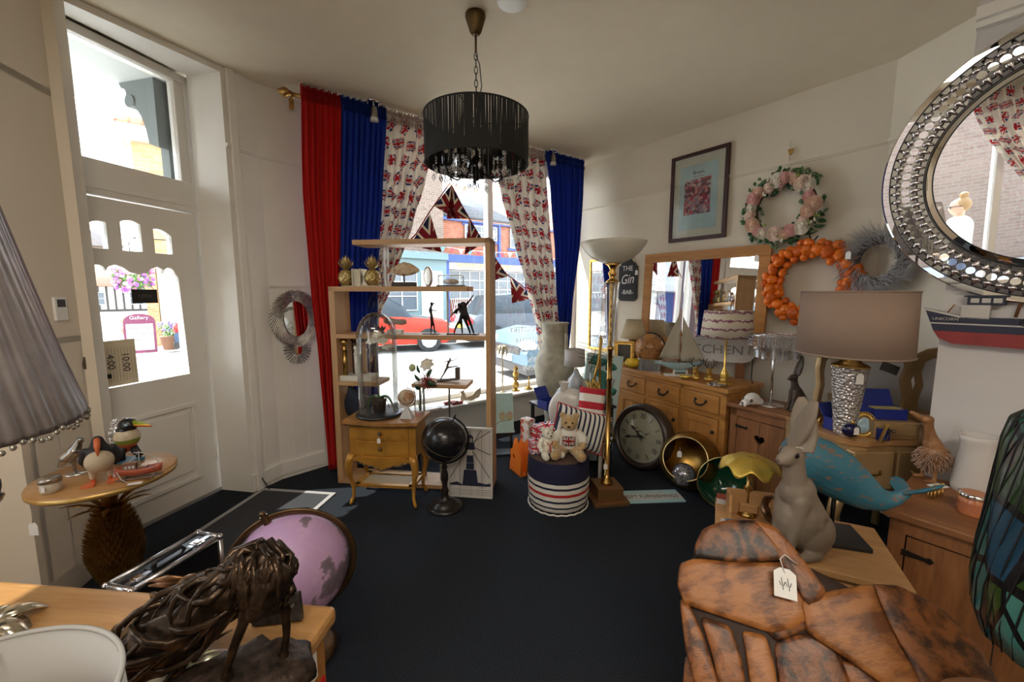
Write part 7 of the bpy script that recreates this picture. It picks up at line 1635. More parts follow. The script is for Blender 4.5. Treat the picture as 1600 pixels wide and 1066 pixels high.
m=MB(); m.lathe([(0,0),(.066,0),(.068,.02),(.062,.10),(.055,.18),(.052,.225),(.058,.25),(.052,.25),(.046,.22),(.05,.02),(0,.02)],44,fn=lambda a,r,z:(r*(1+(.35*max(0,math.cos(a))**8 if z>.22 else 0)),z)); m.build('jug_body',WCJ,t); m=MB(); m.tube([(-.05,0,.22),(-.10,0,.21),(-.105,0,.14),(-.065,0,.08)],.008,8); m.build('handle',WCJ,t)
t=thing('candle_jar','orange candle in a glass jar with silver lid at the cabinet edge','candle',Vector((1.785,1.50,zc)))
m=MB(); m.solid([(.042,0),(.044,.004),(.044,.063),(.040,.068)],36); m.build('orange_wax_jar',mat('orange wax glass',(.50,.17,.07),.15,coat=.6),t); m=MB(); m.solid([(.045,.068),(.046,.070),(.046,.082),(.043,.084)],36); m.mi=1; m.cyl(.037,.084,.0845,28); m.build('silver_lid',[CHROME,mat('orange lid label',(.50,.22,.12),.6)],t); m=MB(); m.lathe([(.0444,.016),(.0444,.050)],36); m.build('jar_label',mat('terracotta label',(.42,.14,.06),.7),t)
t=thing('gold_animals','cluster of small gold standing animal figures in front of the duck','figurines',Vector((1.765,1.625,zc)),.3)
for k in range(3):
    m=MB(); x=.025*k-.02
    m.ball((.016,.008,.009),T(x,0,.035),n=10); m.ball((.007,.005,.007),T(x+.018,0,.05),n=8)
    for a_ in (-1,1):
        for b_ in (-1,1): m.tube([(x+a_*.010,b_*.005,.032),(x+a_*.011,b_*.005,0)],.0025,5)
    m.build('gold_figure',GOLD,t)
t=thing('wood_coaster','small white card under the duck feet','card',q*0+Vector((1.885,1.725,zc)),.2); m=MB(); m.box(-.035,.035,-.02,.02,0,.003); m.build('card',PAPER,t)
# ================= teak root bench =================
NB=Vector((-.30,-.72,.62)).normalized(); PB=aty(1300,950,1.02)
def bpl(x,y,off=0): d=ray(x,y); O=Vector((0,0,EYE)); k=NB.dot(PB-O)/NB.dot(d); return O+d*k+NB*off
Ub=Vector((1,0,0)); Ub=(Ub-NB*Ub.dot(NB)).normalized(); Vb=NB.cross(Ub)
MBm=Matrix(((Ub.x,Vb.x,NB.x,PB.x),(Ub.y,Vb.y,NB.y,PB.y),(Ub.z,Vb.z,NB.z,PB.z),(0,0,0,1))); MBi=MBm.inverted()
TK=[]
for k,(c1,c2,sc) in enumerate((((.075,.022,.006),(.30,.105,.026),5),((.13,.040,.009),(.36,.135,.035),3),((.016,.008,.005),(.20,.066,.018),6),((.055,.018,.006),(.28,.095,.023),4))):
    m_,nt,b_=base('teak root '+str(k)); w_=nt.nodes.new('ShaderNodeTexWave'); w_.inputs['Scale'].default_value=sc; w_.inputs['Distortion'].default_value=14; w_.inputs['Detail'].default_value=6; w_.inputs['Detail Scale'].default_value=1.6
    nt.links.new(coords(nt),w_.inputs[0]); nn=nz(nt,2.2,10,rough=.68,stretch=[(2,14,9),(3,16,10),(6,6,6),(9,3,12)][k]); mp_=[n for n in nt.nodes if n.type=='MAPPING'][-1]; mp_.inputs['Rotation'].default_value=(.2,.1,[.25,-.15,.6,.5][k]); mm=mixc(nt,.12,nn,w_.outputs['Color']); nt.links.new(ramp(nt,mm,[(.40,c1),(.57,c2)]),b_.inputs['Base Color']); b_.inputs['Roughness'].default_value=.36; bumpit(nt,b_,nn,.5,.006); TK.append(m_)
t=thing('teak_root_bench','chunky polished teak root bench with curved top in the near right corner','bench',MBm@Vector((0,0,0)))
PBl=Vector(t.location)
def chunk(P,mt,h0=-.055,h1=0.0,seed=0,nm='root_slab'):
    rnd=random.Random(seed); Q=[]
    for x,y in P: v=MBi@bpl(x,y); Q.append((v.x,v.y))
    # round the outline, then dome the top
    R=Q
    for _ in range(2):
        R2=[]
        for i in range(len(R)): a,b=R[i],R[(i+1)%len(R)]; R2+=[(a[0]*.88+b[0]*.12,a[1]*.88+b[1]*.12),(a[0]*.12+b[0]*.88,a[1]*.12+b[1]*.88)]
        R=R2
    cx_=sum(q[0] for q in R)/len(R); cy_=sum(q[1] for q in R)/len(R); n=len(R)
    rings=[(1.0,h0),(1.0,h1-.010),(.99,h1-.004),(.97,h1),(.80,h1+.002),(.5,h1+.004),(.2,h1+.005)]
    vs=[];fs=[]
    for j,(s_,z) in enumerate(rings):
        for (x,y) in R:
            xx,yy=cx_+(x-cx_)*s_,cy_+(y-cy_)*s_; nzv=noise.noise(Vector((xx*9,yy*9,seed)))*.004*(1 if j>1 else 0); vs.append((xx,yy,z+nzv))
    for j in range(len(rings)-1):
        for i in range(n): fs.append((j*n+i,j*n+(i+1)%n,(j+1)*n+(i+1)%n,(j+1)*n+i))
    vs.append((cx_,cy_,h1+.005)); c=len(vs)-1; j=len(rings)-1
    for i in range(n): fs.append((j*n+i,j*n+(i+1)%n,c))
    vs.append((cx_,cy_,h0)); 
    for i in range(n): fs.append((i,c+1,(i+1)%n))
    m=MB(); M=Matrix.Translation(-PBl)@MBm; m.add(vs,fs,M); return m.build(nm,mt,t)
chunk([(1066,880),(1120,850),(1240,870),(1360,930),(1450,985),(1530,1050),(1560,1150),(1110,1110),(1075,1000)],mat('dark gap shade',(.035,.015,.008),.7),h0=-.06,h1=-.026,seed=12,nm='gap_shade_slab')  # dark slab added beneath the chunks so the gaps between them look shaded
chunk([(1086,850),(1098,826),(1130,813),(1180,813),(1215,830),(1232,862),(1225,876),(1150,880),(1085,872)],TK[2],h1=.006,seed=1,nm='burr_crown')
chunk([(1062,880),(1084,872),(1170,878),(1228,878),(1262,930),(1268,965),(1240,985),(1205,990),(1130,965),(1070,945),(1058,915)],TK[1],seed=2)
chunk([(1178,812),(1212,824),(1250,868),(1292,925),(1280,942),(1262,950),(1234,905),(1205,850)],TK[3],h1=.010,seed=3)
chunk([(1196,984),(1262,946),(1285,935),(1262,985),(1215,1004)],TK[2],h1=-.008,seed=4)
chunk([(1250,938),(1300,922),(1365,912),(1372,940),(1400,1000),(1430,1050),(1450,1100),(1400,1085),(1330,1035),(1262,990)],TK[1],h1=.008,seed=5)
chunk([(1362,912),(1405,915),(1470,950),(1530,1010),(1565,1080),(1570,1150),(1460,1120),(1425,1045),(1385,970)],TK[3],h1=.010,seed=6)
chunk([(1062,935),(1078,945),(1102,1000),(1130,1090),(1090,1090),(1070,1010)],TK[0],h1=-.006,seed=7,nm='root_post')
chunk([(1094,962),(1142,978),(1160,1030),(1172,1100),(1130,1100),(1112,1020)],TK[3],h1=-.010,seed=8,nm='root_post')
chunk([(1160,985),(1198,992),(1212,1040),(1220,1100),(1178,1100),(1168,1030)],TK[1],h1=-.010,seed=9,nm='root_post')
chunk([(1210,1002),(1262,988),(1310,1010),(1330,1060),(1345,1110),(1225,1110)],TK[2],h1=-.012,seed=10,nm='root_post')
chunk([(1310,1030),(1345,1040),(1400,1085),(1430,1120),(1350,1120)],TK[0],h1=-.012,seed=11,nm='root_post')
m=MB(); M=Matrix.Translation(-PBl)
for x,y in ((1100,1050),(1540,1090),(1300,1060)):
    p=bpl(x,y,-.05); m.tube([p-PBl,Vector((p.x,p.y+.02,.25))-PBl,Vector((p.x,p.y+.03,0))-PBl],[.05,.045,.055],8)
m.build('root_leg',TK[0],t)
p=bpl(1222,890,.03)-PBl
m=MB(); M=Matrix.Translation(p)@Matrix((Ub.to_4d(),Vb.to_4d(),NB.to_4d(),(0,0,0,1))).transposed(); M[3][3]=1
M=Matrix(((Ub.x,Vb.x,NB.x,p.x),(Ub.y,Vb.y,NB.y,p.y),(Ub.z,Vb.z,NB.z,p.z),(0,0,0,1)))@RZ(-.28)
m.prism([(-.027,-.075),(.027,-.075),(.027,-.012),(.012,.0),(-.012,.0),(-.027,-.012)],0,.0015,M); m.mi=1; m.tube([M@Vector((0,-.012,.001)),M@Vector((-.012,.02,.012)),M@Vector((.0,.035,.01)),M@Vector((.035,.02,-.01))],.0016,5); o=m.build('price_tag',[PAPER,STRING],t); o['label']='large white price tag on string'
m=MB()
for k in range(6): a=.012*math.sin(k*2.1); m.tube([M@Vector((-.014+k*.005,-.035+a,.002)),M@Vector((-.010+k*.005,-.045-a,.002))],.0009,4)
m.build('handwriting',INK,o)
# ================= stained glass lamp, near right =================
TG=bpy.data.materials.new('stained leaf glass'); TG.use_nodes=True; nt=TG.node_tree; b_=nt.nodes['Principled BSDF']
v=nt.nodes.new('ShaderNodeTexVoronoi'); v.inputs['Scale'].default_value=17; v.feature='F1'; mp=nt.nodes.new('ShaderNodeMapping'); mp.inputs['Scale'].default_value=(1,1,.5); nt.links.new(coords(nt),mp.inputs[0]); nt.links.new(mp.outputs[0],v.inputs[0])
v2=nt.nodes.new('ShaderNodeTexVoronoi'); v2.inputs['Scale'].default_value=17; v2.feature='DISTANCE_TO_EDGE'; nt.links.new(mp.outputs[0],v2.inputs[0])
s_=nt.nodes.new('ShaderNodeSeparateColor'); nt.links.new(v.outputs['Color'],s_.inputs[0]); c=ramp(nt,s_.outputs[0],[(.2,(.012,.03,.008)),(.4,(.03,.065,.012)),(.55,(.015,.10,.11)),(.75,(.06,.19,.16)),(.9,(.012,.05,.09))]); c=mixc(nt,X(nt,v2.outputs[0]).lt(.06),c,(.008,.008,.008)); nt.links.new(c,b_.inputs['Base Color']); b_.inputs['Roughness'].default_value=.25
lc=Vector((1.00,.66,0))
t=thing('stained_glass_lamp','dark leaded stained glass lamp shade with green and teal leaves at the right edge','lamp',lc)
A_=math.atan2(-lc.y,-lc.x)
m=MB(); prof=[(.05,1.245),(.085,1.24),(.105,1.22),(.112,1.18),(.116,1.12),(.120,1.05),(.125,.98),(.128,.91),(.122,.85),(.105,.80)]
m.lathe(prof,64,fn=lambda a,r,z:(r*(1+.03*math.sin(a*9+z*20)),z+(.012*math.sin(a*12) if z<.8 else 0))); m.build('leaded_shade',TG,t,solid=.004)
m=MB(); rnd=random.Random(5)
for k in range(40):
    a=2*PI*k/40*1.0; m.tube([((r+.004)*math.cos(a+z*1.2),(r+.004)*math.sin(a+z*1.2),z) for r,z in prof],.0016,4)
m.build('lead_came',mat('dark lead',(.012,.012,.012),.5,.3),t)
m=MB(); m.solid([(.10,.60),(.09,.62),(.02,.66),(.018,1.1),(.03,1.2),(.02,1.25)],24); m.build('stem',BLACKM,t)
t=thing('lamp_table','small dark side table under the stained glass lamp','table',(lc.x,lc.y,0)); m=MB(); m.cyl(.16,.575,.60,28); m.solid([(.02,.0),(.02,.575)],12); m.cyl(.13,0,.02,20); m.build('table_body',RUSTIC,t)
# ================= pineapple table by the door =================
tc=Vector((-1.735,1.675,0)); TZ=.69
t=thing('pineapple_table','round honey wood side table on a gold pineapple base by the shop door','table',tc)
OT=wood('golden round top',(.36,.17,.055),(.52,.28,.11),4,0,.28)
m=MB(); m.solid([(.228,.662),(.234,.668),(.234,.684),(.228,.690)],64); m.build('table_top',OT,t); m=MB(); m.solid([(.2315,.661),(.2355,.664),(.2355,.682)],64); m.build('gilt_edge',mat('gilt edge',(.62,.40,.13),.35,.7),t)
PB_=mat('burnished gold leaf base',(.42,.22,.055),.34,.9,var=.35,vscale=20)
m=MB(); m.solid([(.105,0),(.11,.01),(.09,.03),(.045,.05),(.03,.09),(.03,.14),(.04,.18)],32); m.build('foot',mat('brown gilt foot',(.30,.16,.06),.4,.5),t)
def prof(z): # body radius
    f=(z-.17)/.36; return .082*max(0.05,math.sin(PI*(f*.80+.10)))**.75*(1.08-.50*max(0,f-.35))
m=MB(); m.lathe([(0,.17)]+[(prof(.17+.36*k/16)*.93,.17+.36*k/16) for k in range(17)]+[(.026,.55),(.03,.66)],40)
for j in range(17):
    z=.18+.325*j/16; n=26; r=prof(z)
    for k in range(n):
        a=2*PI*(k+.5*(j%2))/n; M=T(r*.93*math.cos(a),r*.93*math.sin(a),z)@RZ(a)@RY(.22)
        w=.0135*r/.085; m.add([(0,-w,-.002),(.012,0,.004),(0,w,-.002),(.004,-w*.7,.026),(.013,0,.030),(.004,w*.7,.026),(.016,0,.046)],[(0,1,4,3),(1,2,5,4),(3,4,6),(4,5,6)],M,smooth=False)
m.build('pineapple_body',PB_,t)
for k in range(20):
    a=k*2*PI/20; m=MB(); M=T(.025*math.cos(a),.025*math.sin(a),.530)@RZ(a)@RY(-1.05+.30*(k%3)); 
    leafblade(m,.155-.02*(k%3),.022,M,.25,5); m.build('leaf_blade',PB_,t,solid=.0015)
swing_tag(t,(-.03,-.255,.665),0,.05,.055)
def pt(x,y): return atz(x,y,TZ+.001)
# puffin
q=pt(160,752); t=thing('puffin_figure','carved wooden puffin standing with orange feet at the front of the round table','figurine',q,math.radians(-50))
BK=mat('matt black paint',(.015,.015,.018),.5); CRM=mat('cream carved belly',(.56,.46,.32),.6,bump=.5,bscale=50); ORJ=mat('orange beak paint',(.70,.16,.05),.45)
blobs('belly',CRM,t,[('b',(.012,0,.078),(.034,.040,.040)),('t',[(.005,.020,.055),(.005,.022,.022)],[.014,.009]),('t',[(.005,-.020,.055),(.005,-.022,.022)],[.014,.009])],.003,3)
blobs('back',BK,t,[('t',[(-.020,0,.065),(-.014,0,.10),(-.004,0,.128),(.0,0,.150)],[.036,.038,.024,.017]),('t',[(-.010,.036,.115),(-.018,.044,.08),(-.026,.036,.05)],[.012,.014,.006]),('t',[(-.010,-.036,.115),(-.018,-.044,.08),(-.026,-.036,.05)],[.012,.014,.006])],.003,3)
m=MB(); m.tube([(.008,0,.155),(.028,0,.135),(.036,0,.10)],[.013,.012,.002],10,sc=(1,.7)); m.build('beak',ORJ,t)['label']='orange and yellow beak'
for s_ in (-1,1):
    m=MB(); m.tube([(.005,s_*.022,.024),(.006,s_*.022,.006)],.006,8); m.prism([(-.006,-.008),(.040,-.018),(.044,0),(.040,.018),(-.006,.008)],0,.007,T(.004,s_*.024,0)@RZ(s_*.25)); m.build('foot',ORJ,t)
t.scale=(1.14,1.14,1.14)
# toucan
q=pt(203,722); t=thing('toucan_figure','glossy painted toucan with black head and long green orange bill on the round table','figurine',q,math.radians(-4))
def tcol(nt):
    z=xyz(nt)[2]; n_=(X(nt,nz(nt,30,3))-.5)*.012; z=z+n_; c=mixc(nt,z.gt(.085),(.50,.10,.03),(.18,.22,.03)); c=mixc(nt,z.gt(.105),c,(.60,.50,.34)); return mixc(nt,z.gt(.140),c,(.012,.014,.016))
blobs('body',pattern('toucan paint',tcol,.2),t,[('b',(0,0,.108),(.044,.042,.048)),('b',(.010,0,.160),(.034,.030,.030)),('b',(.0,0,.135),(.036,.034,.03)),('t',[(-.004,0,.09),(-.012,0,.06)],[.03,.02])],.003,3)
m=MB(); m.tube([(.036,0,.166),(.07,0,.165),(.10,0,.160),(.118,0,.156)],[.015,.012,.006,.001],12,sc=(1,.55)); m.build('bill',pattern('toucan bill paint',lambda nt:(lambda z:mixc(nt,z.gt(.167),mixc(nt,z.gt(.160),(.62,.12,.02),(.72,.42,.05)),(.28,.34,.03)))(xyz(nt)[2]),.25),t)
m=MB(); m.tube([(-.006,-.014,.075),(-.016,-.018,.04),(-.02,-.018,.012)],[.017,.014,.016],10); m.tube([(-.006,.014,.075),(.014,.018,.04),(.03,.018,.02)],[.017,.014,.012],10); m.build('leg',BK,t)
m=MB(); m.box(-.045,.04,-.03,.03,0,.014); m.build('perch_block',mat('teal perch',(.03,.12,.20),.4),t,bevel=.003)
m=MB(); m.ball(.006,T(.030,-.026,.168),n=10); m.build('eye',mat('pale blue eye',(.35,.50,.62),.2),t)
t.scale=(1.08,1.08,1.08)
# fishing boat
q=pt(218,748); t=thing('model_fishing_boat','small red model fishing boat on a slatted cradle at the table edge','model boat',q,math.radians(24))
m=MB(); 
for y in (-.012,.012): m.box(-.07,.075,y-.003,y+.003,.004,.009)
for x in (-.045,.045): m.box(x-.004,x+.004,-.02,.02,0,.012)
m.build('cradle',mat('weathered slat',(.22,.15,.10),.7),t)
m=MB()
def hull2(u,v): 
    x=-.075+.15*u; w=.021*math.sin(PI*min(1,(u*.80+.12)))**.6*(1 if u>.06 else .15); a=PI*v; return (x,-w*math.cos(a),.045+.010*(2*u-1)**2+.004*(1-u)-.030*math.sin(a)**.6)
m.grid(hull2,22,12,uv=False); m.build('hull',mat('brick red paint',(.42,.09,.04),.4),t,solid=.0015)
m=MB(); m.box(-.06,.06,-.016,.016,.040,.043); m.build('deck',mat('deck blue',(.04,.12,.22),.5),t)
m=MB(); m.box(-.045,-.004,-.011,.011,.043,.070); m.box(-.048,.0,-.013,.013,.070,.074); m.box(.0,.030,-.010,.010,.043,.052); m.build('wheelhouse',mat('brown cabin',(.25,.12,.07),.5),t)
m=MB(); 
for k in range(3): m.box(-.040+.012*k,-.032+.012*k,-.012,-.0108,.050,.062)
m.build('cabin_window',OFFW,t)
m=MB(); m.tube([(.004,0,.05),(.006,0,.115)],.0018,5); m.tube([(.006,0,.112),(-.05,0,.05)],.0008,4); m.tube([(.006,0,.112),(.045,0,.095),(.07,0,.055)],.0014,5); m.tube([(.02,0,.11),(-.01,0,.112)],.0018,5); m.build('mast_rigging',OFFW,t)
m=MB(); m.tube([(-.062,-.02,.046),(-.045,-.035,.02),(-.02,-.045,.002)],.0012,5); m.box(-.02,.025,-.062,-.040,.0,.002); m.build('price_tag',PAPER,t)
# little pot and silver bird
q=pt(80,768); t=thing('candle_pot','small cream candle pot with a silver band and tag on the round table','candle',q)
m=MB(); m.solid([(.028,0),(.030,.004),(.031,.040)],28); m.build('pot',mat('cream ceramic',(.55,.48,.38),.5),t); m=MB(); m.solid([(.033,.040),(.033,.052),(.030,.058)],28); m.build('lid',mat('brushed nickel',(.45,.42,.38),.3,1),t); swing_tag(t,(.008,-.033,.040),0,.022,.006)
q=pt(118,742); t=thing('silver_bird_figure','mottled silver bird figurine on an oval base behind the candle pot','figurine',q,math.radians(30))
SB_=mat('crazed silver',(.38,.36,.34),.22,.9,var=.5,vscale=60)
m=MB(); m.solid([(.032,0),(.030,.006)],24,S(1.2,.7,1)); m.build('oval_base',CHROME,t); blobs('bird',SB_,t,[('t',[(-.04,0,.05),(-.02,0,.075),(.005,0,.10),(.02,0,.135)],[.012,.026,.026,.014]),('b',(.026,0,.145),(.016,.013,.014)),('t',[(.0,.0,.075),(0,0,.005)],[.01,.005])],.003,2)
q=pt(188,708); t=thing('silver_sequin_bird','sparkling silver beaded bird figure standing behind the puffin','figurine',q,math.radians(-60))
m=MB(); rnd=random.Random(12)
for k in range(150):
    z=rnd.uniform(.02,.165); r=.032*math.sin(PI*min(1,z/.18))**.7; a=rnd.uniform(0,6.3); m.ball(.005,T(r*math.cos(a),r*math.sin(a),z),n=6)
m.solid([(.01,0),(.022,.05),(.024,.09),(.012,.15)],16); m.build('beaded_body',CHROME,t)
# ================= aluminium case =================
cp=Vector((-1.425,1.415,0)); cdv=Vector((.084,.345,0)).normalized(); crz=math.atan2(cdv.y,cdv.x)-PI/2
t=thing('flight_case','black aluminium edged equipment case standing on its side by the door','case',cp,crz)
CW_,CL_,CHh=.125,.355,.34
m=MB(); m.box(-CW_,0,0,CL_,0,CHh); m.build('black_panel',mat('black ABS panel',(.014,.014,.016),.35,bump=.15,bscale=200),t)
AL=mat('aluminium edge',(.62,.62,.64),.28,1)
m=MB(); e=.012
for x in (-CW_,0):
    for y in (0,CL_): m.tube([(x,y,0),(x,y,CHh)],e,8)
    for z in (0,CHh): m.tube([(x,0,z),(x,CL_,z)],e,8)
for y in (0,CL_):
    for z in (0,CHh): m.tube([(-CW_,y,z),(0,y,z)],e,8)
m.box(-.062,-.040,-.003,CL_+.003,CHh-.001,CHh+.004); m.box(-.062,-.040,-.004,-.0,0,CHh); m.build('edge_trim',AL,t)
for x in (-CW_,0):
    for y in (0,CL_):
        for z in (0,CHh): m=MB(); m.ball(e*1.35,T(x,y,z),n=10); m.build('corner_cap',CHROME,t)
m=MB(); m.tube([(-.055,.115,CHh+.004),(-.06,.125,CHh+.024),(-.06,.23,CHh+.024),(-.055,.24,CHh+.004)],.009,8,sc=(.7,1.3)); m.box(-.085,-.03,.10,.255,CHh,CHh+.006); m.build('carry_handle',BLACKP,t)
for y in (.055,.29):
    m=MB(); m.box(-.070,-.022,y-.018,y+.018,CHh,CHh+.008); m.box(-.058,-.034,y-.011,y+.011,CHh+.008,CHh+.013); m.tube([(-.04,y-.012,CHh+.010),(-.020,y,CHh+.014),(-.04,y+.012,CHh+.010)],.003,6); m.build('clasp',CHROME,t,bevel=.002)
# ================= pink globe =================
gp=Vector((-.862,1.50,0)); t=thing('pink_globe','large lilac pink world globe with bronze meridian behind the oak chest','globe',gp)
def gcol(nt):
    a=nz(nt,5.5,7,rough=.62); c=ramp(nt,a,[(.0,(.56,.34,.52)),(.47,(.48,.30,.50)),(.525,(.54,.34,.52)),(.54,(.22,.16,.21)),(.60,(.16,.12,.15)),(.72,(.30,.20,.26))]); return c
m=MB(); m.ball(.205,n=56); m.build('ball',pattern('lilac map print',gcol,.4),t,loc=(0,0,.385)).rotation_euler=(.3,.5,.8)
BZ=mat('brown bronze meridian',(.13,.075,.035),.35,.8,var=.2,vscale=15)
GM=T(0,0,.385)@RZ(.35)@RY(-.38)
m=MB(); m.tube([GM@Vector((.222*math.cos(a),0,.222*math.sin(a))) for a in [-PI/2+k*PI*2/60 for k in range(60)]],.010,8,closed=True,sc=(.6,1.3),up=(0,1,0)); m.cyl(.014,.205,.240,14,GM); m.ball(.012,GM@T(0,0,.248),n=10); m.build('meridian_ring',BZ,t)
m=MB(); m.solid([(.14,0),(.145,.012),(.12,.025),(.05,.04),(.022,.06),(.020,.10),(.03,.12),(.016,.14),(.014,.16)],32); m.build('turned_stand',BZ,t)
# ================= oak chest, near left =================
OC=Vector((-.395,.851,0)); orz=math.radians(-5.4); FO_=Matrix.Translation(OC)@RZ(orz); OZ=.75
OKT=wood('oiled oak top',(.36,.17,.05),(.54,.29,.11),4,0,.3)
t=thing('oak_chest','low oak cabinet in the near left corner carrying lamps and the bronze horse','cabinet',OC,orz)
m=MB(); m.box(-1.25,0,-.85,0,OZ-.04,OZ); m.build('cabinet_top',OKT,t,bevel=.012); m=MB(); m.box(-1.22,-.025,-.83,-.02,0,OZ-.04); m.build('carcass',OAKZ,t)
m=MB(); m.box(-.027,-.020,-.30,-.03,.30,.60); m.build('red_panel',mat('bright red card',(.62,.015,.015),.5),t)['label']='red card fixed to the side'
m=MB(); m.box(-.026,-.021,-.105,-.055,.625,.70); m.build('paper_label',PAPER,t); 
m=MB(); m.box(-.026,-.018,-.12,-.085,.50,.55); m.build('price_tag',PAPER,t)
def oc(x,y,z=OZ): return FO_@Vector((x,y,z))
def at_(x,y,Y): return aty(x,y,Y)
# bronze horse with flowing driftwood strands
t=thing('bronze_horse','dark bronze horse sculpture with flowing driftwood like mane on a rocky base','sculpture',at_(400,1020,.66)*1.0)
H0=Vector(t.location); HB=mat('driftwood bronze',(.050,.030,.018),.28,.75,var=.7,vscale=40,bump=.5,bscale=80)
def hp_(x,y,Y=.66): return at_(x,y,Y)-H0
core=[hp_(175,1130,.70),hp_(215,1040,.70),hp_(262,985,.68),hp_(315,960,.67),hp_(360,920,.66),hp_(392,885,.67),hp_(420,885,.665),hp_(432,915,.65),hp_(425,950,.645)]
cr=[.060,.066,.060,.050,.040,.034,.034,.026,.013]
blobs('body_core',HB,t,[('t',core,cr),('t',[hp_(428,905,.64),hp_(412,935,.63),hp_(398,962,.63)],[.028,.022,.012]),
  ('t',[hp_(392,930,.64),hp_(380,975,.63),hp_(366,1010,.62),hp_(355,1045,.62)],[.017,.009,.008,.007]),('t',[hp_(425,925,.67),hp_(447,955,.68),hp_(448,990,.68),hp_(444,1018,.68)],[.017,.009,.007,.007]),
  ('b',tuple(hp_(354,1052,.62)),(.011,.011,.012)),('b',tuple(hp_(443,1024,.68)),(.010,.010,.012)),('t',[hp_(420,868,.66),hp_(452,868,.66)],[.008,.003])],.0035,2)
rnd=random.Random(77)
def catm(P,u):
    n=len(P)-1; f=u*n; i=min(int(f),n-1); g=f-i; return P[i].lerp(P[i+1],g),min(i,n-1)
for k in range(88):
    u0=rnd.uniform(0,1)**1.3*.80; L_=rnd.uniform(.14,.30); ph=rnd.uniform(0,2*PI); tw=rnd.uniform(-2.5,2.5); pts=[];rad=[]
    for j in range(9):
        u=min(.985,u0+L_*j/8); c,i=catm(core,u); r0=cr[i]*(1-(u*8-int(u*8)))+cr[min(i+1,8)]*(u*8-int(u*8)); d=(core[min(i+1,8)]-core[i]).normalized(); a_=d.cross(Vector((0,0,1))).normalized(); b_=d.cross(a_)
        an=ph+tw*j/8; rr=r0*(1.02+.22*math.sin(j*.8+ph)); pts.append(c+(a_*math.cos(an)+b_*math.sin(an))*rr); rad.append(.0068*math.sin(PI*(j+.6)/9.2))
    m=MB(); m.tube(pts,rad,6); m.build('mane_strand' if u0>.45 else 'body_strand',HB,t)
for k in range(26): # mane falling over the neck and cheek
    x0=rnd.uniform(372,432); y0=rnd.uniform(868,892); l=rnd.uniform(40,85); pts=[hp_(x0,y0,.632),hp_(x0+rnd.uniform(-14,8),y0+l*.35,.618),hp_(x0+rnd.uniform(-18,10),y0+l*.7,.622),hp_(x0+rnd.uniform(-22,6),y0+l,.635)]
    m=MB(); m.tube(pts,[.003,.0065,.0055,.0015],6); m.build('mane_strand',HB,t)
# rocky base
m=MB(); RB=[(-.10,-.10),(.02,-.13),(.08,-.08),(.115,-.02),(.075,.035),(.03,.02),(-.02,.045),(-.06,.01),(-.10,-.02),(-.13,-.06)]
c0=atz(405,1045,OZ)-H0; vs=[];fs=[]; nr=8
n=len(RB)*4
def rbp(i): f=i/4; a=RB[int(f)%len(RB)]; b=RB[(int(f)+1)%len(RB)]; g=f-int(f); return (a[0]*(1-g)+b[0]*g,a[1]*(1-g)+b[1]*g)
rings=[(1.02,0),(1.04,.012),(.98,.026),(.82,.034),(.6,.040),(.35,.044),(.12,.042)]
for s_,z in rings:
    for i in range(n):
        x,y=rbp(i); x*=s_;y*=s_; nn=noise.noise(Vector((x*30,y*30,z*40)))*.012*(1 if z>0 else 0); vs.append((c0.x+x+nn*.4,c0.y+y,c0.z+z+.004+nn*(.8 if z>0 else 0)))
for j in range(len(rings)-1):
    for i in range(n): fs.append((j*n+i,j*n+(i+1)%n,(j+1)*n+(i+1)%n,(j+1)*n+i))
fs.append(tuple((len(rings)-1)*n+i for i in range(n))); m.add(vs,fs); m.build('rock_base',mat('dark bark bronze',(.045,.028,.020),.45,.5,var=.7,vscale=60,bump=1.0,bscale=110),t)
# hare head sculpture behind
t=thing('leaping_hare_bronze','bronze leaping hare with swept back ears behind the horse sculpture','sculpture',oc(-.34,-.045),0)
H1=Vector(t.location)
def h1(x,y,Y=.80): return at_(x,y,Y)-H1
BH=mat('golden brown bronze',(.20,.10,.045),.32,.8,var=.4,vscale=20)
blobs('hare_body',BH,t,[('b',tuple(h1(300,910)),(.026,.018,.017)),('b',tuple(h1(322,908)),(.014,.012,.011)),('t',[h1(292,915),h1(278,945),h1(262,985)],[.020,.026,.032]),('t',[h1(262,985),h1(300,1000,.80),h1(330,1030,.80)],[.03,.02,.012]),('t',[h1(262,985),h1(250,1040,.80)],[.03,.012])],.0035,2)
for dy in (0,.010):
    m=MB(); m.tube([h1(290,905+dy*400),h1(262,905+dy*700),h1(232,908+dy*800)],[.006,.010,.002],8,sc=(1,.5)); m.build('ear',BH,t)
t=thing('carved_plaque_stand','dark carved wedge shaped metal plaque between the horse and the pink globe','plaque',oc(-.095,-.055),orz,rot=(-.35,0,orz+.25))
m=MB(); m.prism([(-.055,0),(.045,0),(.035,.055),(-.045,.050)],0,.014,FRONT); m.build('plaque_body',mat('dark pewter relief',(.10,.085,.075),.4,.7,var=.4,vscale=60,bump=1,bscale=80),t,bevel=.003); m=MB(); m.tube([(-.03,-.016,.02),(-.01,-.018,.035),(.01,-.018,.02),(.03,-.018,.035)],.004,6); m.build('scroll_relief',mat('dark pewter relief',(.10,.085,.075),.4,.7),t)
t=thing('abalone_dish','iridescent abalone coloured glass dish tilted behind the horse legs','dish',atz(330,1045,OZ+.02),0,rot=(.5,.25,.3))
m=MB(); m.lathe([(.0,0),(.018,.001),(.030,.006),(.034,.012)],32,S(1.1,.8,1)); m.build('shell_dish',pattern('abalone shell',lambda nt:ramp(nt,nz(nt,22,3),[(.3,(.30,.45,.40)),(.45,(.62,.60,.42)),(.6,(.55,.42,.45)),(.75,(.35,.55,.50))]),.12,.5),t,solid=.002)
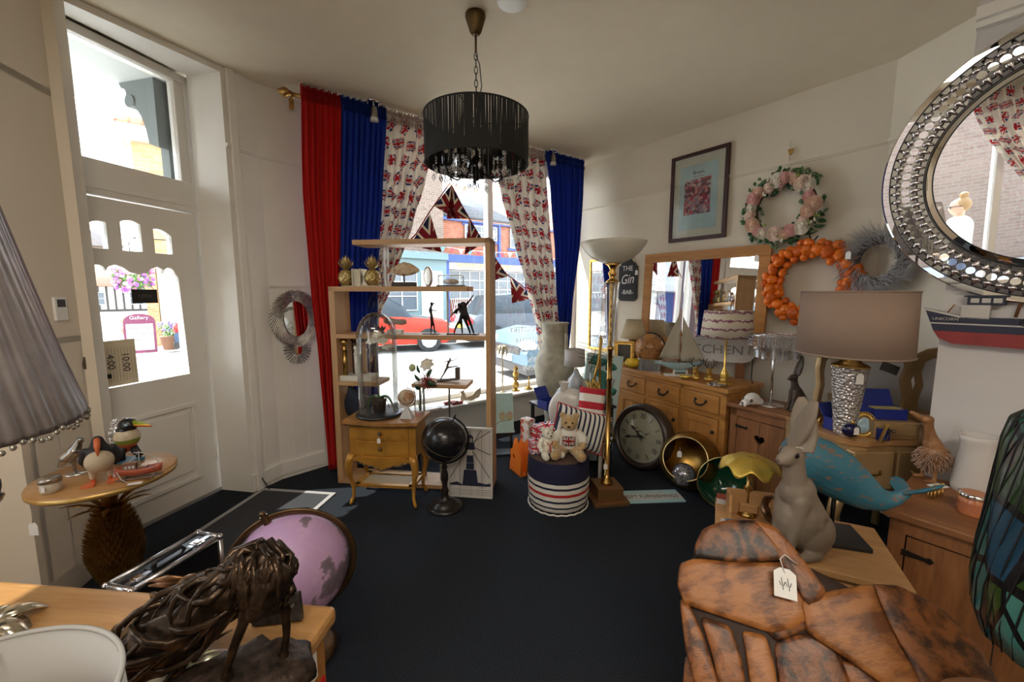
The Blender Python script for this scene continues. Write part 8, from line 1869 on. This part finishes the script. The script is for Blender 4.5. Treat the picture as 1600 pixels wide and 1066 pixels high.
# drum shade lamp
wl=Vector((-.632,.372,OZ)); t=thing('white_drum_lamp','table lamp with pale grey drum shade open at the top in the near left corner','lamp',wl)
m=MB(); m.solid([(.07,0),(.07,.012),(.02,.02),(.03,.05),(.012,.075)],28); m.tube([(0,0,.07),(0,0,.19)],.006,8); m.build('base',CHROME,t)
GS=cloth('pale grey fabric',(.56,.55,.53),.3,bscale=400)
m=MB(); m.lathe([(.172,.045),(.165,.222)],64); sh=m.build('drum_shade',GS,t,solid=.002)
for r,z in ((.166,.222),(.1725,.045)): m=MB(); m.tube([(r*math.cos(k*PI/32),r*math.sin(k*PI/32),z) for k in range(64)],.0035,6,closed=True); m.build('rim_binding',GS,sh)
m=MB()
for k in range(3): a=k*2.094; m.tube([(0,0,.185),(.165*math.cos(a),.165*math.sin(a),.205)],.002,5)
m.build('shade_spider',CHROME,sh)
# large silver pleated lamp
sl=Vector((-.93,.545,OZ)); t=thing('silver_pleated_lamp','large out of focus silver grey pleated satin lampshade with beaded hem at the left edge','lamp',sl)
m=MB(); m.solid([(.08,0),(.08,.015),(.03,.03),(.05,.12),(.06,.22),(.03,.32),(.012,.36),(.01,.60)],32); m.build('turned_base',mat('pewter lamp base',(.20,.19,.19),.3,.8),t)
SS=mat('silver satin pleats',(.30,.27,.27),.33,.45,var=.15,vscale=30)
m=MB(); m.lathe([(.235,.49),(.238,.50),(.215,.60),(.185,.75),(.160,.88),(.145,.95)],240,fn=lambda a,r,z:(r*(1+.012*math.sin(a*60)+.006*math.sin(a*7+z*9)),z)); m.build('pleated_shade',SS,t,solid=.003)
m=MB(); 
for k in range(120): a=2*PI*k/120; m.ball(.0042,T(.240*math.cos(a),.240*math.sin(a),.487+.004*math.sin(k*1.3)),n=6)
o=m.build('beaded_hem',mat('iridescent beads',(.28,.26,.22),.2,.6,var=.4,vscale=90),t); o['kind']='stuff'
# green glass leaf bowl and silver shell
q=oc(-.70,-.12); t=thing('green_glass_leaf_bowl','dark green black glass leaf bowl on a stem cropped by the left edge','bowl',Vector((-1.215,.80,OZ)))
m=MB(); m.solid([(.05,0),(.045,.01),(.008,.03),(.008,.20),(.02,.21)],20); m.build('stem',mat('black green glass',(.008,.02,.016),.08),t)
m=MB(); m.lathe([(.0,.205),(.05,.208),(.085,.225),(.105,.25)],48,fn=lambda a,r,z:(r*(1+.14*math.sin(a*5)),z+.02*math.sin(a*5)*(r/.1)**2)); m.build('leaf_bowl',mat('black green glass',(.008,.02,.016),.08),t,solid=.005)
t=thing('silver_leaf_ornament','shiny silver and gold leaf ornament at the left edge above the drum lamp','ornament',Vector((-1.09,.775,OZ)))
m=MB()
for k in range(6): leafblade(m,.10,.05,T(0,0,.01)@RZ(k*1.05)@RY(-.35-.1*(k%2)),.6)
m.solid([(.03,0),(.02,.012)],16); m.build('leaves',mat('silver gilt leaf',(.62,.55,.42),.2,.9,var=.3,vscale=30),t,solid=.003)
t=thing('sunlit_blob','small cream ball ornament put in for a sunlit blob under the horse body','ornament',atz(240,1055,OZ+.02)); m=MB(); m.ball((.024,.020,.020),n=18); m.build('shell',mat('sunlit blob cream',(.75,.70,.60),.3),t)  # small pale ball added to stand in for a sunlit blob
# ================= things on the left wall =================
def lw(x,y,off=-.012): return onwall(J0,J1,x,y,-off)
lwz=math.atan2((J1-J0).y,(J1-J0).x)
def lfr(x,y): 
    p=lw(x,y); return p
q=lw(88,483); t=thing('thermostat','white wall thermostat with small dark display beside the silver shade','thermostat',q,lwz)
m=MB(); m.box(-.035,.035,-.022,.0,-.055,.055); m.build('case',mat('white plastic',(.8,.8,.78),.4),t,bevel=.004); m=MB(); m.box(-.022,.022,-.024,-.022,.01,.045); m.build('display',BLACKP,t)
q=lw(136,566); t=thing('driftwood_plaque','small square driftwood plaque with a twine cross hanging on the jamb','plaque',q,lwz)
m=MB(); m.prism([(-.045,-.03),(.04,-.032),(.046,.0),(.04,.03),(-.04,.032),(-.048,.0)],0,.018,FRONT@T(0,0,0)); m.build('wood_block',mat('grey brown driftwood',(.13,.085,.05),.8,var=.3,vscale=30),t,bevel=.004)
m=MB(); m.tube([(.012,-.019,-.033),(.012,-.020,.033)],.004,5); m.tube([(0.012,-.010,.03),(-.06,-.005,.20)],.0025,5); m.build('twine',mat('jute cord',(.45,.30,.14),.9),t)
q=lw(144,600); t=thing('boat_magnet','tiny red white and blue boat magnet below the driftwood plaque','magnet',q,lwz)
m=MB(); m.box(-.022,.022,-.010,0,.006,.020); m.mi=1; m.box(-.022,.022,-.010,0,-.004,.006); m.mi=2; m.prism([(-.025,-.004),(.028,-.004),(.018,-.022),(-.018,-.022)],0,.010,FRONT); m.build('magnet_body',[mat('magnet red',(.55,.03,.03),.5),OFFW,mat('magnet blue',(.02,.15,.45),.5)],t)
# ================= rear window dressing, seen only in the round mirror =================
def rearcurtain(name,lb,yt,yb,mt,seed,folds=7):
    rnd=random.Random(seed)
    def f(u,v):
        z=2.80-1.95*v; g=min(1,v*1.15); g=g*g*(3-2*g); y0=yt[0]*(1-g)+yb[0]*g; y1=yt[1]*(1-g)+yb[1]*g
        return (-2.40+.028*math.sin(u*folds*2*PI+seed),y0*(1-u)+y1*u,z)
    m=MB(); m.grid(f,folds*12,20); tag(m.build(name,mt,solid=.0015),lb,'curtain')
rearcurtain('flag_curtain','union flag voile curtain reflected in the round mirror',(-.62,-1.14),(-1.40,-1.55),UC,11); rearcurtain('blue_curtain','plain blue curtain reflected in the round mirror',(-1.10,-1.75),(-1.45,-1.80),BLUC,12,5)
t=thing('person','woman with hair in a bun, sunglasses and pale mint top passing outside','person',(-3.25,-1.06,-.14),math.radians(105))
SK=mat('skin',(.52,.32,.24),.55)
blobs('body',SK,t,[('t',[(0,.09,.92),(0,.10,.5),(0,.10,.08)],[.085,.062,.042]),('t',[(0,-.09,.92),(0,-.10,.5),(0,-.10,.08)],[.085,.062,.042]),('b',(.05,.10,.04),(.12,.045,.04)),('b',(.05,-.10,.04),(.12,.045,.04)),
 ('t',[(0,0,.95),(0,0,1.15),(0,0,1.35)],[.13,.12,.13]),('t',[(0,0,1.38),(.0,0,1.50)],[.06,.052]),('b',(.02,0,1.60),(.095,.075,.115)),('b',(.108,0,1.585),(.020,.012,.022)),('b',(.0,.075,1.59),(.012,.012,.026)),('b',(.0,-.075,1.59),(.012,.012,.026)),
 ('t',[(0,.19,1.36),(.0,.24,1.12),(.12,.22,.98)],[.05,.040,.030]),('t',[(0,-.19,1.36),(.0,-.24,1.12),(.12,-.22,.98)],[.05,.040,.030]),('b',(.17,.21,.97),(.05,.022,.035)),('b',(.17,-.21,.97),(.05,.022,.035))],.014,3)
for s_ in (-1,1):
    for k in range(4): m=MB(); m.tube([(.20,s_*.21,.985-.016*k),(.235,s_*.205,.975-.016*k),(.25,s_*.20,.955-.016*k)],.008,6); m.build('finger',SK,t)
blobs('mint_top',mat('pale mint cotton',(.62,.72,.60),.9),t,[('t',[(0,0,.92),(0,0,1.15),(0,0,1.34)],[.15,.145,.15]),('t',[(0,.10,1.38),(0,.20,1.35),(0,.245,1.12)],[.07,.066,.056]),('t',[(0,-.10,1.38),(0,-.20,1.35),(0,-.245,1.12)],[.07,.066,.056])],.016,3)
blobs('jeans',mat('dark jeans',(.05,.07,.13),.9),t,[('b',(0,0,.92),(.13,.17,.11)),('t',[(0,.09,.92),(0,.10,.5),(0,.10,.12)],[.10,.078,.06]),('t',[(0,-.09,.92),(0,-.10,.5),(0,-.10,.12)],[.10,.078,.06])],.016,3)
blobs('hair',mat('light brown hair',(.30,.18,.08),.7,bump=.4,bscale=60),t,[('b',(-.02,0,1.63),(.095,.084,.10)),('b',(-.03,0,1.76),(.05,.05,.045))],.012,2)
m=MB(); 
for s_ in (-1,1): m.ball((.008,.030,.022),T(.108,s_*.036,1.615),n=12); m.tube([(.10,s_*.065,1.62),(.0,s_*.082,1.62)],.004,5)
m.tube([(.112,-.02,1.62),(.112,.02,1.62)],.004,5); m.build('sunglasses',BLACKP,t)
